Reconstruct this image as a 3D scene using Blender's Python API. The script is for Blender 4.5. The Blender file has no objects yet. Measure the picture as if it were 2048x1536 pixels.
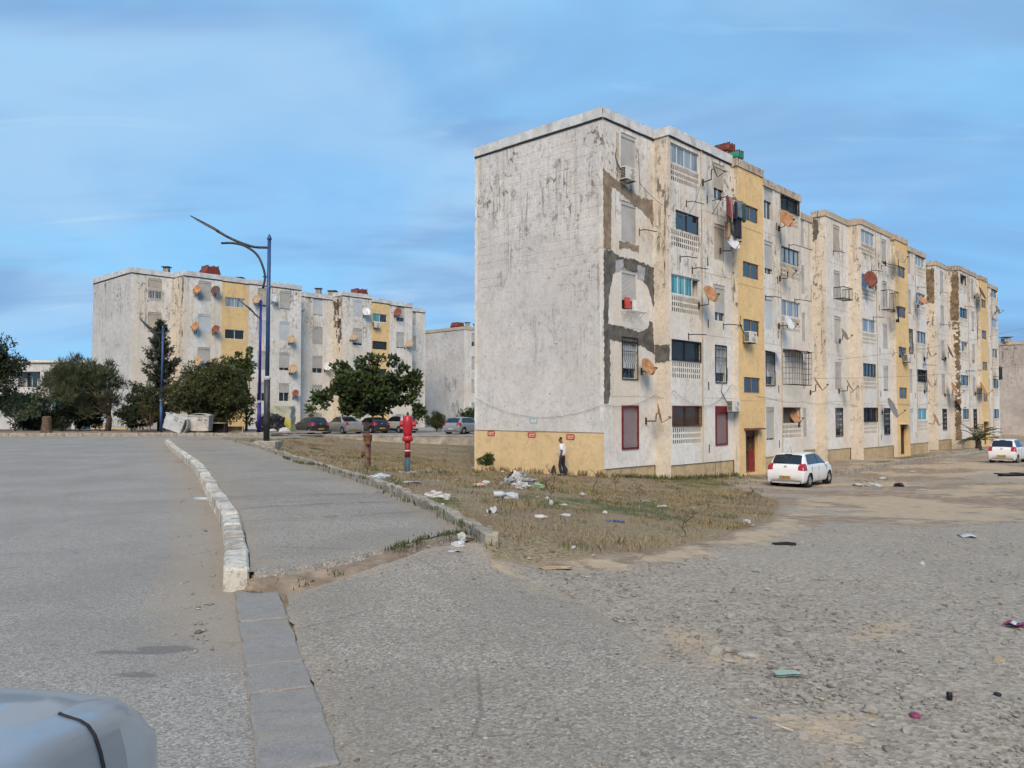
import bpy, bmesh, math, random
import numpy as np
from mathutils import Vector, Matrix

R = math.radians
random.seed(7)
rng = np.random.default_rng(7)
SC = bpy.context.scene
COL = SC.collection

# ------------------------------------------------------------------ camera
FPX, HOR = 1590.0, 823.5                 # focal length and horizon row of the 2048 x 1536 photograph
TH = math.atan((HOR - 768.0) / FPX)      # the camera looks up by two degrees
CAM = Vector((0, 0, 1.6))
cd = bpy.data.cameras.new('camera')
cd.sensor_width = 36.0
cd.lens = 36.0 * FPX / 2048.0
cd.clip_start = 0.05
cd.clip_end = 3000
cam = bpy.data.objects.new('camera', cd)
cam.location = CAM
cam.rotation_euler = (R(90) + TH, 0, 0)
COL.objects.link(cam)
SC.camera = cam

# ------------------------------------------------------------------ sky
world = bpy.data.worlds.new('World')
SC.world = world
world.use_nodes = True
wn, wl = world.node_tree.nodes, world.node_tree.links
wn.clear()
w_out = wn.new('ShaderNodeOutputWorld')
w_bg = wn.new('ShaderNodeBackground')
w_bg.inputs['Strength'].default_value = 0.05
sky = wn.new('ShaderNodeTexSky')
sky.sky_type = 'NISHITA'
sky.sun_disc = False
SUN_EL, SUN_AZ = R(40), R(183)           # azimuth clockwise from +Y: behind the camera
sky.sun_elevation = SUN_EL
sky.sun_rotation = SUN_AZ
sky.air_density = 1.0
sky.dust_density = 0.6
sky.ozone_density = 2.2
w_tc = wn.new('ShaderNodeTexCoord')
w_sep = wn.new('ShaderNodeSeparateXYZ')
wl.new(w_tc.outputs['Generated'], w_sep.inputs[0])
def wmath(op, a, b=None):
    n = wn.new('ShaderNodeMath'); n.operation = op
    for i, v in enumerate((a, b)):
        if v is None: continue
        if isinstance(v, (int, float)): n.inputs[i].default_value = v
        else: wl.new(v, n.inputs[i])
    return n.outputs[0]
w_den = wmath('ADD', wmath('MAXIMUM', w_sep.outputs['Z'], 0.0), 0.22)
w_cmb = wn.new('ShaderNodeCombineXYZ')
wl.new(wmath('DIVIDE', w_sep.outputs['X'], w_den), w_cmb.inputs[0])
wl.new(wmath('DIVIDE', w_sep.outputs['Y'], w_den), w_cmb.inputs[1])
def wcloud(scale, rot, sx, sy, lo, hi, detail=6, rough=0.55, dist=0.6, off=0.0):
    m = wn.new('ShaderNodeMapping')
    m.inputs['Rotation'].default_value = (0, 0, R(rot))
    m.inputs['Scale'].default_value = (sx, sy, 1)
    m.inputs['Location'].default_value = (off, off * 0.7, off * 0.3)
    wl.new(w_cmb.outputs[0], m.inputs[0])
    n = wn.new('ShaderNodeTexNoise')
    n.inputs['Scale'].default_value = scale
    n.inputs['Detail'].default_value = detail
    n.inputs['Roughness'].default_value = rough
    n.inputs['Distortion'].default_value = dist
    wl.new(m.outputs[0], n.inputs[0])
    r = wn.new('ShaderNodeMapRange')
    r.interpolation_type = 'SMOOTHSTEP'
    r.inputs['From Min'].default_value = lo
    r.inputs['From Max'].default_value = hi
    wl.new(n.outputs[0], r.inputs[0])
    return r.outputs[0]
def wmix(fac, a, b, k=1.0):
    n = wn.new('ShaderNodeMix'); n.data_type = 'RGBA'
    if isinstance(fac, (int, float)): n.inputs[0].default_value = fac
    else: wl.new(wmath('MULTIPLY', fac, k), n.inputs[0])
    for i, v in ((6, a), (7, b)):
        if isinstance(v, tuple): n.inputs[i].default_value = (*v, 1)
        else: wl.new(v, n.inputs[i])
    return n.outputs[2]
# the even grey-blue veil, brighter and darker banks in it, then thin bright wisps
w_el = wn.new('ShaderNodeMapRange'); wl.new(w_sep.outputs['Z'], w_el.inputs[0])
w_el.inputs['From Max'].default_value = 0.5; w_el.inputs['To Min'].default_value = 0.92; w_el.inputs['To Max'].default_value = 0.72
wc = wmix(w_el.outputs[0], sky.outputs[0], (1.60, 3.85, 6.60))
wc = wmix(wcloud(0.95, 20, 1.0, 0.55, 0.42, 0.66, 4, 0.5, 0.6, 5.3), wc, (2.85, 4.45, 6.30), 0.85)
wc = wmix(wcloud(1.15, -26, 0.5, 1.2, 0.46, 0.64, 4, 0.5, 0.8, 6.1), wc, (1.40, 2.75, 4.95), 0.85)
wc = wmix(wcloud(1.5, 30, 0.45, 1.2, 0.48, 0.70, 5, 0.5, 0.9, 1.7), wc, (1.95, 4.6, 7.1), 0.6)
wc = wmix(wcloud(2.4, -24, 0.45, 1.3, 0.50, 0.72, 5, 0.55, 0.9, 21.7), wc, (1.75, 3.1, 5.1), 0.5)
wc = wmix(wcloud(3.0, 18, 0.40, 1.4, 0.56, 0.82, 6, 0.6, 0.9, 11.3), wc, (4.2, 5.7, 7.0), 0.5)
wl.new(wc, w_bg.inputs['Color'])
wl.new(w_bg.outputs[0], w_out.inputs[0])

# ------------------------------------------------------------------ soft sun behind the cloud
sd = bpy.data.lights.new('sun', 'SUN')
sd.energy = 1.5
sd.angle = R(32)
sd.color = (1.0, 0.82, 0.64)
sun = bpy.data.objects.new('sun', sd)
sun.rotation_euler = (R(90) - SUN_EL, 0, R(180) - SUN_AZ)
COL.objects.link(sun)

SC.view_settings.view_transform = 'Standard'
SC.view_settings.look = 'None'
SC.view_settings.gamma = 1.0
SC.view_settings.use_curve_mapping = False
SC.view_settings.exposure = 1.52
SC.render.engine = 'CYCLES'
SC.cycles.use_denoising = True
SC.cycles.max_bounces = 3
SC.cycles.diffuse_bounces = 2
SC.cycles.glossy_bounces = 2
SC.cycles.use_light_tree = False
SC.cycles.caustics_reflective = False
SC.cycles.caustics_refractive = False
SC.cycles.use_adaptive_sampling = True
SC.cycles.adaptive_threshold = 0.03
SC.cycles.adaptive_min_samples = 10
SC.cycles.transparent_max_bounces = 8

# ------------------------------------------------------------------ helpers
def ray(u, v):
    dx, dz = (u - 1024.0) / FPX, (768.0 - v) / FPX
    return Vector((dx, math.cos(TH) - math.sin(TH) * dz, math.sin(TH) + math.cos(TH) * dz))
def at(u, v, Y):
    d = ray(u, v)
    return CAM + d * (Y / d.y)

ORG = {}
def tag(o, label=None, cat=None, group=None, kind=None):
    if label: o['label'] = label
    if cat: o['category'] = cat
    if group: o['group'] = group
    if kind: o['kind'] = kind
    return o
def thing(name, label, cat, loc=(0, 0, 0), rotz=0.0, group=None, world_mesh=False):
    o = bpy.data.objects.new(name, None)
    o.empty_display_size = 0.2
    o.location = loc
    o.rotation_euler = (0, 0, rotz)
    COL.objects.link(o)
    ORG[o.name] = Vector(loc) if world_mesh else Vector((0, 0, 0))
    return tag(o, label, cat, group)

class MB:
    def __init__(s):
        s.v, s.f, s.m = [], [], []
    def add(s, verts, faces, mi=0):
        b = len(s.v)
        s.v.extend(tuple(p) for p in verts)
        s.f.extend(tuple(b + i for i in f) for f in faces)
        s.m.extend([mi] * len(faces))
        return s
    def quad(s, a, b, c, d, mi=0):
        return s.add([a, b, c, d], [(0, 1, 2, 3)], mi)
    def box(s, c, size, ax=None, mi=0):
        c = Vector(c)
        ex, ey, ez = ax if ax else (Vector((1, 0, 0)), Vector((0, 1, 0)), Vector((0, 0, 1)))
        hx, hy, hz = ex * (size[0] / 2), ey * (size[1] / 2), ez * (size[2] / 2)
        vs = [c + a * hx + b * hy + d * hz for d in (-1, 1) for b in (-1, 1) for a in (-1, 1)]
        return s.add(vs, [(0, 2, 3, 1), (4, 5, 7, 6), (0, 1, 5, 4), (2, 6, 7, 3), (0, 4, 6, 2), (1, 3, 7, 5)], mi)
    def tube(s, pts, r, n=6, cap=True, mi=0):
        pts = [Vector(p) for p in pts]
        rs = r if isinstance(r, (list, tuple)) else [r] * len(pts)
        vs, fs = [], []
        up = None
        for i, p in enumerate(pts):
            t = (pts[min(i + 1, len(pts) - 1)] - pts[max(i - 1, 0)])
            if t.length < 1e-9: t = Vector((0, 0, 1))
            t.normalize()
            if up is None:
                up = Vector((0, 0, 1)) if abs(t.z) < 0.9 else Vector((1, 0, 0))
            x = up.cross(t)
            if x.length < 1e-6: x = Vector((1, 0, 0)).cross(t)
            x.normalize(); y = t.cross(x); up = y.copy()
            for k in range(n):
                a = 2 * math.pi * k / n
                vs.append(p + (x * math.cos(a) + y * math.sin(a)) * rs[i])
        for i in range(len(pts) - 1):
            for k in range(n):
                k2 = (k + 1) % n
                fs.append((i * n + k, i * n + k2, (i + 1) * n + k2, (i + 1) * n + k))
        if cap:
            fs.append(tuple(range(n - 1, -1, -1)))
            fs.append(tuple((len(pts) - 1) * n + k for k in range(n)))
        return s.add(vs, fs, mi)
    def lathe(s, prof, n=16, c=(0, 0, 0), ax=None, mi=0, cap=True):
        c = Vector(c)
        ex, ey, ez = ax if ax else (Vector((1, 0, 0)), Vector((0, 1, 0)), Vector((0, 0, 1)))
        vs, fs = [], []
        for r, z in prof:
            for k in range(n):
                a = 2 * math.pi * k / n
                vs.append(c + ex * (r * math.cos(a)) + ey * (r * math.sin(a)) + ez * z)
        for i in range(len(prof) - 1):
            for k in range(n):
                k2 = (k + 1) % n
                fs.append((i * n + k, i * n + k2, (i + 1) * n + k2, (i + 1) * n + k))
        if cap:
            if prof[0][0] > 1e-4: fs.append(tuple(range(n - 1, -1, -1)))
            if prof[-1][0] > 1e-4: fs.append(tuple((len(prof) - 1) * n + k for k in range(n)))
        return s.add(vs, fs, mi)
    def prism(s, poly, o, ex, ey, ez, depth, mi=0):
        o = Vector(o)
        n = len(poly)
        a = [o + ex * p[0] + ey * p[1] for p in poly]
        b = [p + ez * depth for p in a]
        fs = [tuple(range(n - 1, -1, -1)), tuple(range(n, 2 * n))]
        fs += [(i, (i + 1) % n, n + (i + 1) % n, n + i) for i in range(n)]
        return s.add(a + b, fs, mi)
    def build(s, name, mats, parent=None, smooth=False, org=None, auto=None):
        if org is None:
            p = parent
            while p is not None and p.name not in ORG: p = p.parent
            org = ORG[p.name] if p is not None else Vector((0, 0, 0))
        me = bpy.data.meshes.new(name)
        if len(s.v):
            arr = np.array(s.v, dtype=float) - np.array(org)
            me.from_pydata(arr.tolist(), [], s.f)
        for m in (mats if isinstance(mats, (list, tuple)) else [mats]):
            me.materials.append(m)
        if any(s.m): me.polygons.foreach_set('material_index', s.m)
        if smooth: me.polygons.foreach_set('use_smooth', [True] * len(me.polygons))
        me.update()
        o = bpy.data.objects.new(name, me)
        COL.objects.link(o)
        if parent is not None: o.parent = parent
        return o

def share(name, me, parent=None, loc=(0, 0, 0), rot=(0, 0, 0), scale=(1, 1, 1)):
    o = bpy.data.objects.new(name, me)
    o.location = loc; o.rotation_euler = rot; o.scale = scale
    COL.objects.link(o)
    if parent is not None: o.parent = parent
    return o

def bevel(o, w=0.01, seg=1):
    b = o.modifiers.new('bevel', 'BEVEL'); b.width = w; b.segments = seg; b.limit_method = 'ANGLE'
    return o

def fast_mesh(name, V, F4, mat, parent=None, attr=None, kind=None, tri=False):
    """many quads (or triangles) at once from numpy arrays"""
    me = bpy.data.meshes.new(name)
    k = 3 if tri else 4
    me.vertices.add(len(V)); me.vertices.foreach_set('co', np.ascontiguousarray(V, dtype=np.float32).ravel())
    nf = len(F4)
    me.loops.add(nf * k); me.loops.foreach_set('vertex_index', np.ascontiguousarray(F4, dtype=np.int32).ravel())
    me.polygons.add(nf)
    me.polygons.foreach_set('loop_start', np.arange(0, nf * k, k, dtype=np.int32))
    me.polygons.foreach_set('loop_total', np.full(nf, k, dtype=np.int32))
    for m in (mat if isinstance(mat, (list, tuple)) else [mat]): me.materials.append(m)
    if attr is not None:
        a = me.attributes.new('tone', 'FLOAT', 'FACE')
        a.data.foreach_set('value', np.ascontiguousarray(attr, dtype=np.float32))
    me.update(calc_edges=True)
    o = bpy.data.objects.new(name, me)
    COL.objects.link(o)
    if parent is not None: o.parent = parent
    if kind: o['kind'] = kind
    return o

_tab = np.random.default_rng(11).random((256, 256))
def vnoise(x, y):
    x = np.asarray(x, float); y = np.asarray(y, float)
    xi = np.floor(x).astype(int); yi = np.floor(y).astype(int)
    fx = x - xi; fy = y - yi
    fx = fx * fx * (3 - 2 * fx); fy = fy * fy * (3 - 2 * fy)
    a = _tab[xi & 255, yi & 255]; b = _tab[(xi + 1) & 255, yi & 255]
    c = _tab[xi & 255, (yi + 1) & 255]; d = _tab[(xi + 1) & 255, (yi + 1) & 255]
    return (a * (1 - fx) + b * fx) * (1 - fy) + (c * (1 - fx) + d * fx) * fy
def fbm(x, y, o=4):
    t, s, k = 0.0, 0.0, 1.0
    for i in range(o):
        t = t + vnoise(np.asarray(x) * 2 ** i + 17 * i, np.asarray(y) * 2 ** i + 31 * i) * k
        s += k; k *= 0.5
    return t / s

# ------------------------------------------------------------------ materials
class NT:
    def __init__(s, name):
        s.mat = bpy.data.materials.new(name)
        s.mat.use_nodes = True
        s.n, s.l = s.mat.node_tree.nodes, s.mat.node_tree.links
        s.b = s.n['Principled BSDF']
        s.b.inputs['Specular IOR Level'].default_value = 0.3
    def put(s, sock, v):
        if isinstance(v, tuple) and len(v) == 3 and sock.type == 'RGBA': sock.default_value = (*v, 1)
        elif isinstance(v, (int, float, tuple)): sock.default_value = v
        else: s.l.new(v, sock)
    def math(s, op, a, b=0.0, clamp=False):
        n = s.n.new('ShaderNodeMath'); n.operation = op; n.use_clamp = clamp
        s.put(n.inputs[0], a); s.put(n.inputs[1], b)
        return n.outputs[0]
    def pos(s, local=False):
        if local:
            return s.n.new('ShaderNodeTexCoord').outputs['Object']
        return s.n.new('ShaderNodeNewGeometry').outputs['Position']
    def mapv(s, vec, scale=(1, 1, 1), loc=(0, 0, 0), rot=(0, 0, 0)):
        m = s.n.new('ShaderNodeMapping')
        m.inputs['Scale'].default_value = scale; m.inputs['Location'].default_value = loc
        m.inputs['Rotation'].default_value = rot
        s.l.new(vec, m.inputs[0]); return m.outputs[0]
    def noise(s, vec, scale, detail=4, rough=0.55, dist=0.0):
        n = s.n.new('ShaderNodeTexNoise')
        n.inputs['Scale'].default_value = scale; n.inputs['Detail'].default_value = detail
        n.inputs['Roughness'].default_value = rough; n.inputs['Distortion'].default_value = dist
        s.l.new(vec, n.inputs['Vector']); return n.outputs[0]
    def voro(s, vec, scale, feat='F1', out='Distance'):
        n = s.n.new('ShaderNodeTexVoronoi'); n.feature = feat
        n.inputs['Scale'].default_value = scale
        s.l.new(vec, n.inputs['Vector']); return n.outputs[out]
    def ramp(s, v, lo, hi, a=0.0, b=1.0, smooth=True):
        n = s.n.new('ShaderNodeMapRange')
        if smooth: n.interpolation_type = 'SMOOTHSTEP'
        s.put(n.inputs[0], v)
        for i, q in zip(('From Min', 'From Max', 'To Min', 'To Max'), (lo, hi, a, b)): n.inputs[i].default_value = q
        return n.outputs[0]
    def mix(s, f, a, b):
        n = s.n.new('ShaderNodeMix'); n.data_type = 'RGBA'
        s.put(n.inputs[0], f); s.put(n.inputs[6], a); s.put(n.inputs[7], b)
        return n.outputs[2]
    def bump(s, h, strength=0.3, dist=0.02):
        n = s.n.new('ShaderNodeBump')
        n.inputs['Strength'].default_value = strength; n.inputs['Distance'].default_value = dist
        s.l.new(h, n.inputs['Height']); s.l.new(n.outputs[0], s.b.inputs['Normal'])
    def attr(s, name):
        n = s.n.new('ShaderNodeAttribute'); n.attribute_name = name
        return n.outputs['Fac']
    def done(s, col, rough=0.85, metal=0.0):
        s.put(s.b.inputs['Base Color'], col)
        s.put(s.b.inputs['Roughness'], rough); s.put(s.b.inputs['Metallic'], metal)
        return s.mat

def simple(name, col, rough=0.7, metal=0.0, var=0.25, scale=6.0, local=True, dirt=None, dirt_amt=0.5, bump=0.0, spec=None, coat=0.0):
    t = NT(name)
    p = t.pos(local)
    n = t.noise(p, scale, 5, 0.6)
    c = t.mix(t.ramp(n, 0.3, 0.7), tuple(x * (1 - var) for x in col), tuple(min(1, x * (1 + var)) for x in col))
    if dirt:
        c = t.mix(t.math('MULTIPLY', t.ramp(t.noise(t.mapv(p, loc=(3, 5, 7)), scale * 0.6, 6, 0.65), 0.46, 0.68), dirt_amt), c, dirt)
    if bump: t.bump(t.noise(p, scale * 4, 4), bump, 0.02)
    if spec is not None: t.b.inputs['Specular IOR Level'].default_value = spec
    if coat:
        t.b.inputs['Coat Weight'].default_value = coat; t.b.inputs['Coat Roughness'].default_value = 0.06
    return t.done(c, rough, metal)

def wall_mat(name, base, base2, ztop=15.0, streak=0.5, mould=0.5, chips=0.4, cream=0.0, sc=1.0):
    """painted render: patchy paint, rain streaks that start at the roof, mould blotches and chips"""
    t = NT(name)
    p = t.pos()
    z = t.n.new('ShaderNodeSeparateXYZ'); t.l.new(p, z.inputs[0]); z = z.outputs['Z']
    c = t.mix(t.ramp(t.noise(p, 0.35 * sc, 4, 0.6), 0.35, 0.65), base, base2)
    c = t.mix(t.math('MULTIPLY', t.ramp(t.noise(p, 2.3 * sc, 5, 0.75), 0.40, 0.72), 0.5), c, tuple(x * 0.70 for x in base2))
    c = t.mix(t.math('MULTIPLY', t.ramp(t.noise(t.mapv(p, loc=(3, 3, 8)), 7.5 * sc, 4, 0.7), 0.47, 0.66), 0.28), c, tuple(x * 0.55 for x in base2))
    if cream: c = t.mix(t.math('MULTIPLY', t.ramp(t.noise(t.mapv(p, (1, 1, 0.5), (11, 4, 6)), 0.42, 4, 0.6), 0.44, 0.62), cream), c, (0.60, 0.51, 0.38))
    hf = t.ramp(z, ztop - 15.0, ztop, 0.12, 1.0, False)
    hf = t.math('MULTIPLY', hf, hf)
    st = t.noise(t.mapv(p, (2.6 * sc, 2.6 * sc, 0.16)), 1.0, 6, 0.65, 0.3)
    c = t.mix(t.math('MULTIPLY', t.math('MULTIPLY', t.ramp(st, 0.50, 0.72), hf), streak, True), c, (0.30, 0.24, 0.17))
    st2 = t.noise(t.mapv(p, (6.0, 6.0, 0.35), (4, 2, 9)), 1.0, 5, 0.7, 0.4)
    big = t.ramp(t.noise(t.mapv(p, loc=(20, 3, 8)), 0.33, 3, 0.6), 0.46, 0.62)
    c = t.mix(t.math('MULTIPLY', t.math('MULTIPLY', t.ramp(st2, 0.52, 0.66), t.math('MULTIPLY', big, t.math('ADD', hf, 0.15))), mould, True), c, (0.115, 0.10, 0.075))
    bl = t.noise(t.mapv(p, (1, 1, 0.75), (7, 1, 2)), 3.4 * sc, 6, 0.75)
    bm = t.math('MULTIPLY', t.ramp(bl, 0.53, 0.61), t.math('ADD', t.math('MULTIPLY', big, t.math('ADD', t.math('MULTIPLY', hf, 0.85), 0.12)), t.math('MULTIPLY', hf, 0.35)))
    c = t.mix(t.math('MULTIPLY', bm, mould, True), c, (0.16, 0.14, 0.115))
    ch = t.noise(t.mapv(p, loc=(1, 9, 4)), 9.0 * sc, 5, 0.55)
    c = t.mix(t.math('MULTIPLY', t.ramp(ch, 0.66, 0.70), chips, True), c, (0.14, 0.135, 0.125))
    t.bump(t.noise(p, 14, 4, 0.65), 0.35, 0.02)
    return t.done(c, 0.9)
M = {}
M['white'] = wall_mat('white_paint', (0.70, 0.69, 0.66), (0.62, 0.60, 0.555), 15.0, 0.85, 0.95, 0.4, 0.5)
M['white_clean'] = wall_mat('white_paint_fresh', (0.66, 0.665, 0.66), (0.60, 0.60, 0.59), 15.0, 0.3, 0.3, 0.15)
M['cream'] = wall_mat('cream_paint', (0.64, 0.575, 0.475), (0.58, 0.52, 0.44), 15.0, 1.2, 2.6, 0.8)
M['gable'] = wall_mat('gable_render', (0.60, 0.585, 0.56), (0.515, 0.50, 0.48), 15.0, 0.65, 1.0, 1.0, 0.12)
M['gable_far'] = wall_mat('far_gable_render', (0.55, 0.545, 0.535), (0.46, 0.455, 0.45), 15.0, 0.6, 1.0, 0.6)
M['yellow'] = wall_mat('yellow_paint', (0.70, 0.505, 0.25), (0.64, 0.455, 0.225), 15.0, 0.4, 0.15, 0.06)
M['plinth'] = wall_mat('yellow_plinth', (0.50, 0.40, 0.24), (0.41, 0.31, 0.175), 2.0, 0.9, 0.8, 0.7)
M['base_band'] = wall_mat('base_band_yellow', (0.65, 0.49, 0.27), (0.60, 0.445, 0.245), 12.0, 0.1, 0.15, 0.3)
M['stained'] = wall_mat('stained_old_wall', (0.48, 0.43, 0.385), (0.38, 0.335, 0.30), 11.0, 0.9, 0.9, 0.8)
M['cement_brown'] = simple('brown_cement', (0.225, 0.175, 0.125), 0.95, var=0.3, scale=2.5, bump=0.4)
M['cement_dark'] = simple('dark_cement', (0.105, 0.10, 0.088), 0.95, var=0.35, scale=2.5, bump=0.4)
M['cement_light'] = simple('light_cement', (0.34, 0.345, 0.36), 0.95, var=0.2, scale=3, bump=0.4)
M['membrane'] = simple('roof_membrane', (0.52, 0.53, 0.52), 0.6, 0.0, 0.15, 2.0, dirt=(0.2, 0.17, 0.13), dirt_amt=0.4)
M['coping'] = wall_mat('coping', (0.52, 0.44, 0.33), (0.42, 0.35, 0.27), 15.0, 1.0, 1.0, 0.5, sc=1.6)
M['seam'] = simple('dark_seam', (0.05, 0.045, 0.04), 0.9)
M['interior'] = simple('interior', (0.085, 0.07, 0.058), 0.9)  # backs of window and balcony openings; the shade inside is put into this colour
M['shutter'] = simple('shutter_grey', (0.40, 0.395, 0.375), 0.6, var=0.08, scale=1.2, dirt=(0.26, 0.23, 0.19), dirt_amt=0.5)
M['shutter_pale'] = simple('shutter_pale', (0.46, 0.50, 0.52), 0.5, var=0.06, scale=1.2, dirt=(0.33, 0.32, 0.3), dirt_amt=0.35)
M['shutter_beige'] = simple('shutter_beige', (0.40, 0.36, 0.30), 0.6, var=0.1, scale=1.2, dirt=(0.24, 0.2, 0.15), dirt_amt=0.5)
M['alu'] = simple('white_aluminium', (0.55, 0.56, 0.56), 0.45, 0.1, 0.1, 4)
M['frame_dark'] = simple('dark_frame', (0.035, 0.033, 0.032), 0.5, 0.1, 0.2)
M['frame_brown'] = simple('brown_frame', (0.24, 0.17, 0.10), 0.6, var=0.2)
M['bar_black'] = simple('black_iron', (0.028, 0.026, 0.026), 0.55, 0.3, 0.3)
M['bar_red'] = simple('dark_red_iron', (0.15, 0.018, 0.022), 0.55, 0.1, 0.25)
M['bar_rust'] = simple('rusty_iron', (0.14, 0.065, 0.035), 0.85, 0.2, 0.5, 8)
M['bar_white'] = simple('white_iron', (0.55, 0.55, 0.53), 0.6, 0, 0.1)
t = NT('window_glass')
t.b.inputs['Specular IOR Level'].default_value = 1.0
M['glass'] = t.done(t.mix(t.noise(t.pos(True), 1.3, 2), (0.012, 0.016, 0.022), (0.03, 0.035, 0.04)), 0.04)
t = NT('curtained_glass')
t.b.inputs['Specular IOR Level'].default_value = 0.6
cu = t.noise(t.mapv(t.pos(), (9, 9, 0.25)), 1.0, 3)
M['glass_curtain'] = t.done(t.mix(t.ramp(cu, 0.35, 0.65), (0.11, 0.14, 0.17), (0.32, 0.37, 0.41)), 0.08)
t = NT('blue_curtain_glass')
cu = t.noise(t.mapv(t.pos(), (8, 8, 0.3)), 1.0, 3)
M['glass_blue'] = t.done(t.mix(t.ramp(cu, 0.35, 0.65), (0.03, 0.13, 0.17), (0.12, 0.36, 0.42)), 0.1)
M['rust_dish'] = simple('rusty_dish', (0.33, 0.165, 0.075), 0.75, 0.1, 0.35, 5, dirt=(0.50, 0.36, 0.22), dirt_amt=0.6)
M['tan_dish'] = simple('tan_dish', (0.36, 0.275, 0.185), 0.7, 0.1, 0.2, 5, dirt=(0.32, 0.2, 0.1), dirt_amt=0.5)
M['dark_dish'] = simple('dark_dish', (0.10, 0.062, 0.055), 0.75, 0.1, 0.3, 5)
M['maroon_dish'] = simple('maroon_dish', (0.17, 0.05, 0.035), 0.75, 0.1, 0.3, 5, dirt=(0.3, 0.16, 0.1), dirt_amt=0.5)
M['white_dish'] = simple('white_dish', (0.56, 0.57, 0.57), 0.5, 0.1, 0.1, 5, dirt=(0.4, 0.36, 0.3), dirt_amt=0.4)
M['grey_dish'] = simple('grey_dish', (0.19, 0.18, 0.175), 0.7, 0.2, 0.2, 5)
M['ac_white'] = simple('air_conditioner_white', (0.56, 0.55, 0.51), 0.5, 0, 0.08, 3, dirt=(0.4, 0.34, 0.25), dirt_amt=0.5)
M['plastic_black'] = simple('black_plastic', (0.016, 0.016, 0.018), 0.5, 0, 0.2)
M['cable'] = simple('grey_cable', (0.16, 0.155, 0.145), 0.7)
M['concrete'] = simple('concrete', (0.31, 0.285, 0.245), 0.92, 0, 0.25, 2.2, dirt=(0.16, 0.14, 0.10), dirt_amt=0.6, bump=0.5)
M['tank_red'] = simple('red_roof_tank', (0.16, 0.032, 0.026), 0.6, 0, 0.25, 2)
M['tank_green'] = simple('green_roof_tank', (0.02, 0.22, 0.15), 0.6, 0, 0.2, 2)
M['door_brown'] = simple('brown_door', (0.17, 0.075, 0.055), 0.6, 0.1, 0.2, 2)
M['door_dark'] = simple('dark_door', (0.045, 0.04, 0.04), 0.6, 0.1, 0.2, 2)
M['door_red'] = simple('red_door', (0.20, 0.022, 0.022), 0.55, 0.1, 0.25, 3)
M['door_green'] = simple('dark_green_door', (0.02, 0.035, 0.032), 0.6, 0.1, 0.2, 2)

def asphalt(name, base, sand_amt, patches=True, fine=1.0):
    t = NT(name)
    p = t.pos()
    v = t.voro(p, 85 * fine, 'F1', 'Color')
    vs = t.n.new('ShaderNodeSeparateColor'); t.l.new(v, vs.inputs[0])
    c = t.mix(t.ramp(vs.outputs[0], 0.0, 1.0, 0, 1, False), tuple(x * 0.52 for x in base), tuple(x * 1.38 for x in base))
    c = t.mix(t.math('MULTIPLY', t.ramp(vs.outputs[1], 0.90, 0.97), 0.6), c, (0.55, 0.54, 0.50))
    c = t.mix(t.math('MULTIPLY', t.ramp(t.noise(p, 28, 4, 0.7), 0.35, 0.7), 0.35), c, tuple(x * 0.6 for x in base))
    lo = t.noise(p, 0.45, 6, 0.6, 0.4)
    c = t.mix(t.math('MULTIPLY', t.ramp(lo, 0.38, 0.64), 0.55), c, tuple(x * 0.66 for x in base))
    sn = t.math('ADD', t.math('MULTIPLY', t.attr('sand'), 1.0), t.math('MULTIPLY', t.ramp(t.noise(p, 1.1, 6, 0.65), 0.5, 0.75), 0.35))
    sn = t.ramp(t.math('ADD', sn, t.math('MULTIPLY', t.noise(p, 9, 5, 0.7), 0.6)), 0.62, 1.15)
    c = t.mix(t.math('MULTIPLY', sn, sand_amt), c, (0.30, 0.245, 0.175))
    if patches:
        pt = t.ramp(t.noise(t.mapv(p, (0.55, 1.6, 1), (31, 7, 0)), 1.7, 3, 0.5), 0.70, 0.735)
        c = t.mix(t.math('MULTIPLY', pt, 0.55), c, (0.085, 0.085, 0.085))
    wq = t.n.new('ShaderNodeMix'); wq.data_type = 'VECTOR'; wq.inputs[0].default_value = 0.22
    nz_ = t.n.new('ShaderNodeTexNoise'); nz_.inputs['Scale'].default_value = 1.3; nz_.inputs['Detail'].default_value = 5; t.l.new(p, nz_.inputs['Vector'])
    t.l.new(p, wq.inputs[4]); t.l.new(nz_.outputs['Color'], wq.inputs[5])
    ck = t.voro(wq.outputs[1], 0.55, 'DISTANCE_TO_EDGE')
    ckm = t.math('MULTIPLY', t.ramp(ck, 0.002, 0.008, 1.0, 0.0), t.ramp(t.noise(t.mapv(p, loc=(5, 8, 2)), 0.5, 3), 0.48, 0.58))
    c = t.mix(t.math('MULTIPLY', ckm, 0.4), c, (0.08, 0.072, 0.06))
    oil = t.ramp(t.noise(t.mapv(p, loc=(15, 2, 7)), 2.3, 4, 0.6), 0.66, 0.72)
    c = t.mix(t.math('MULTIPLY', oil, 0.28), c, (0.10, 0.095, 0.09))
    h = t.math('ADD', t.voro(p, 85 * fine), t.math('MULTIPLY', t.noise(p, 260, 3), 0.5))
    t.bump(h, 0.4, 0.006)
    return t.done(c, 0.9)
M['asphalt'] = asphalt('asphalt_road', (0.285, 0.268, 0.238), 0.6)
M['asphalt_path'] = asphalt('asphalt_pavement', (0.275, 0.25, 0.21), 0.45, False)
M['asphalt_drive'] = asphalt('asphalt_driveway', (0.285, 0.256, 0.21), 0.75, False, 0.8)

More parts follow.
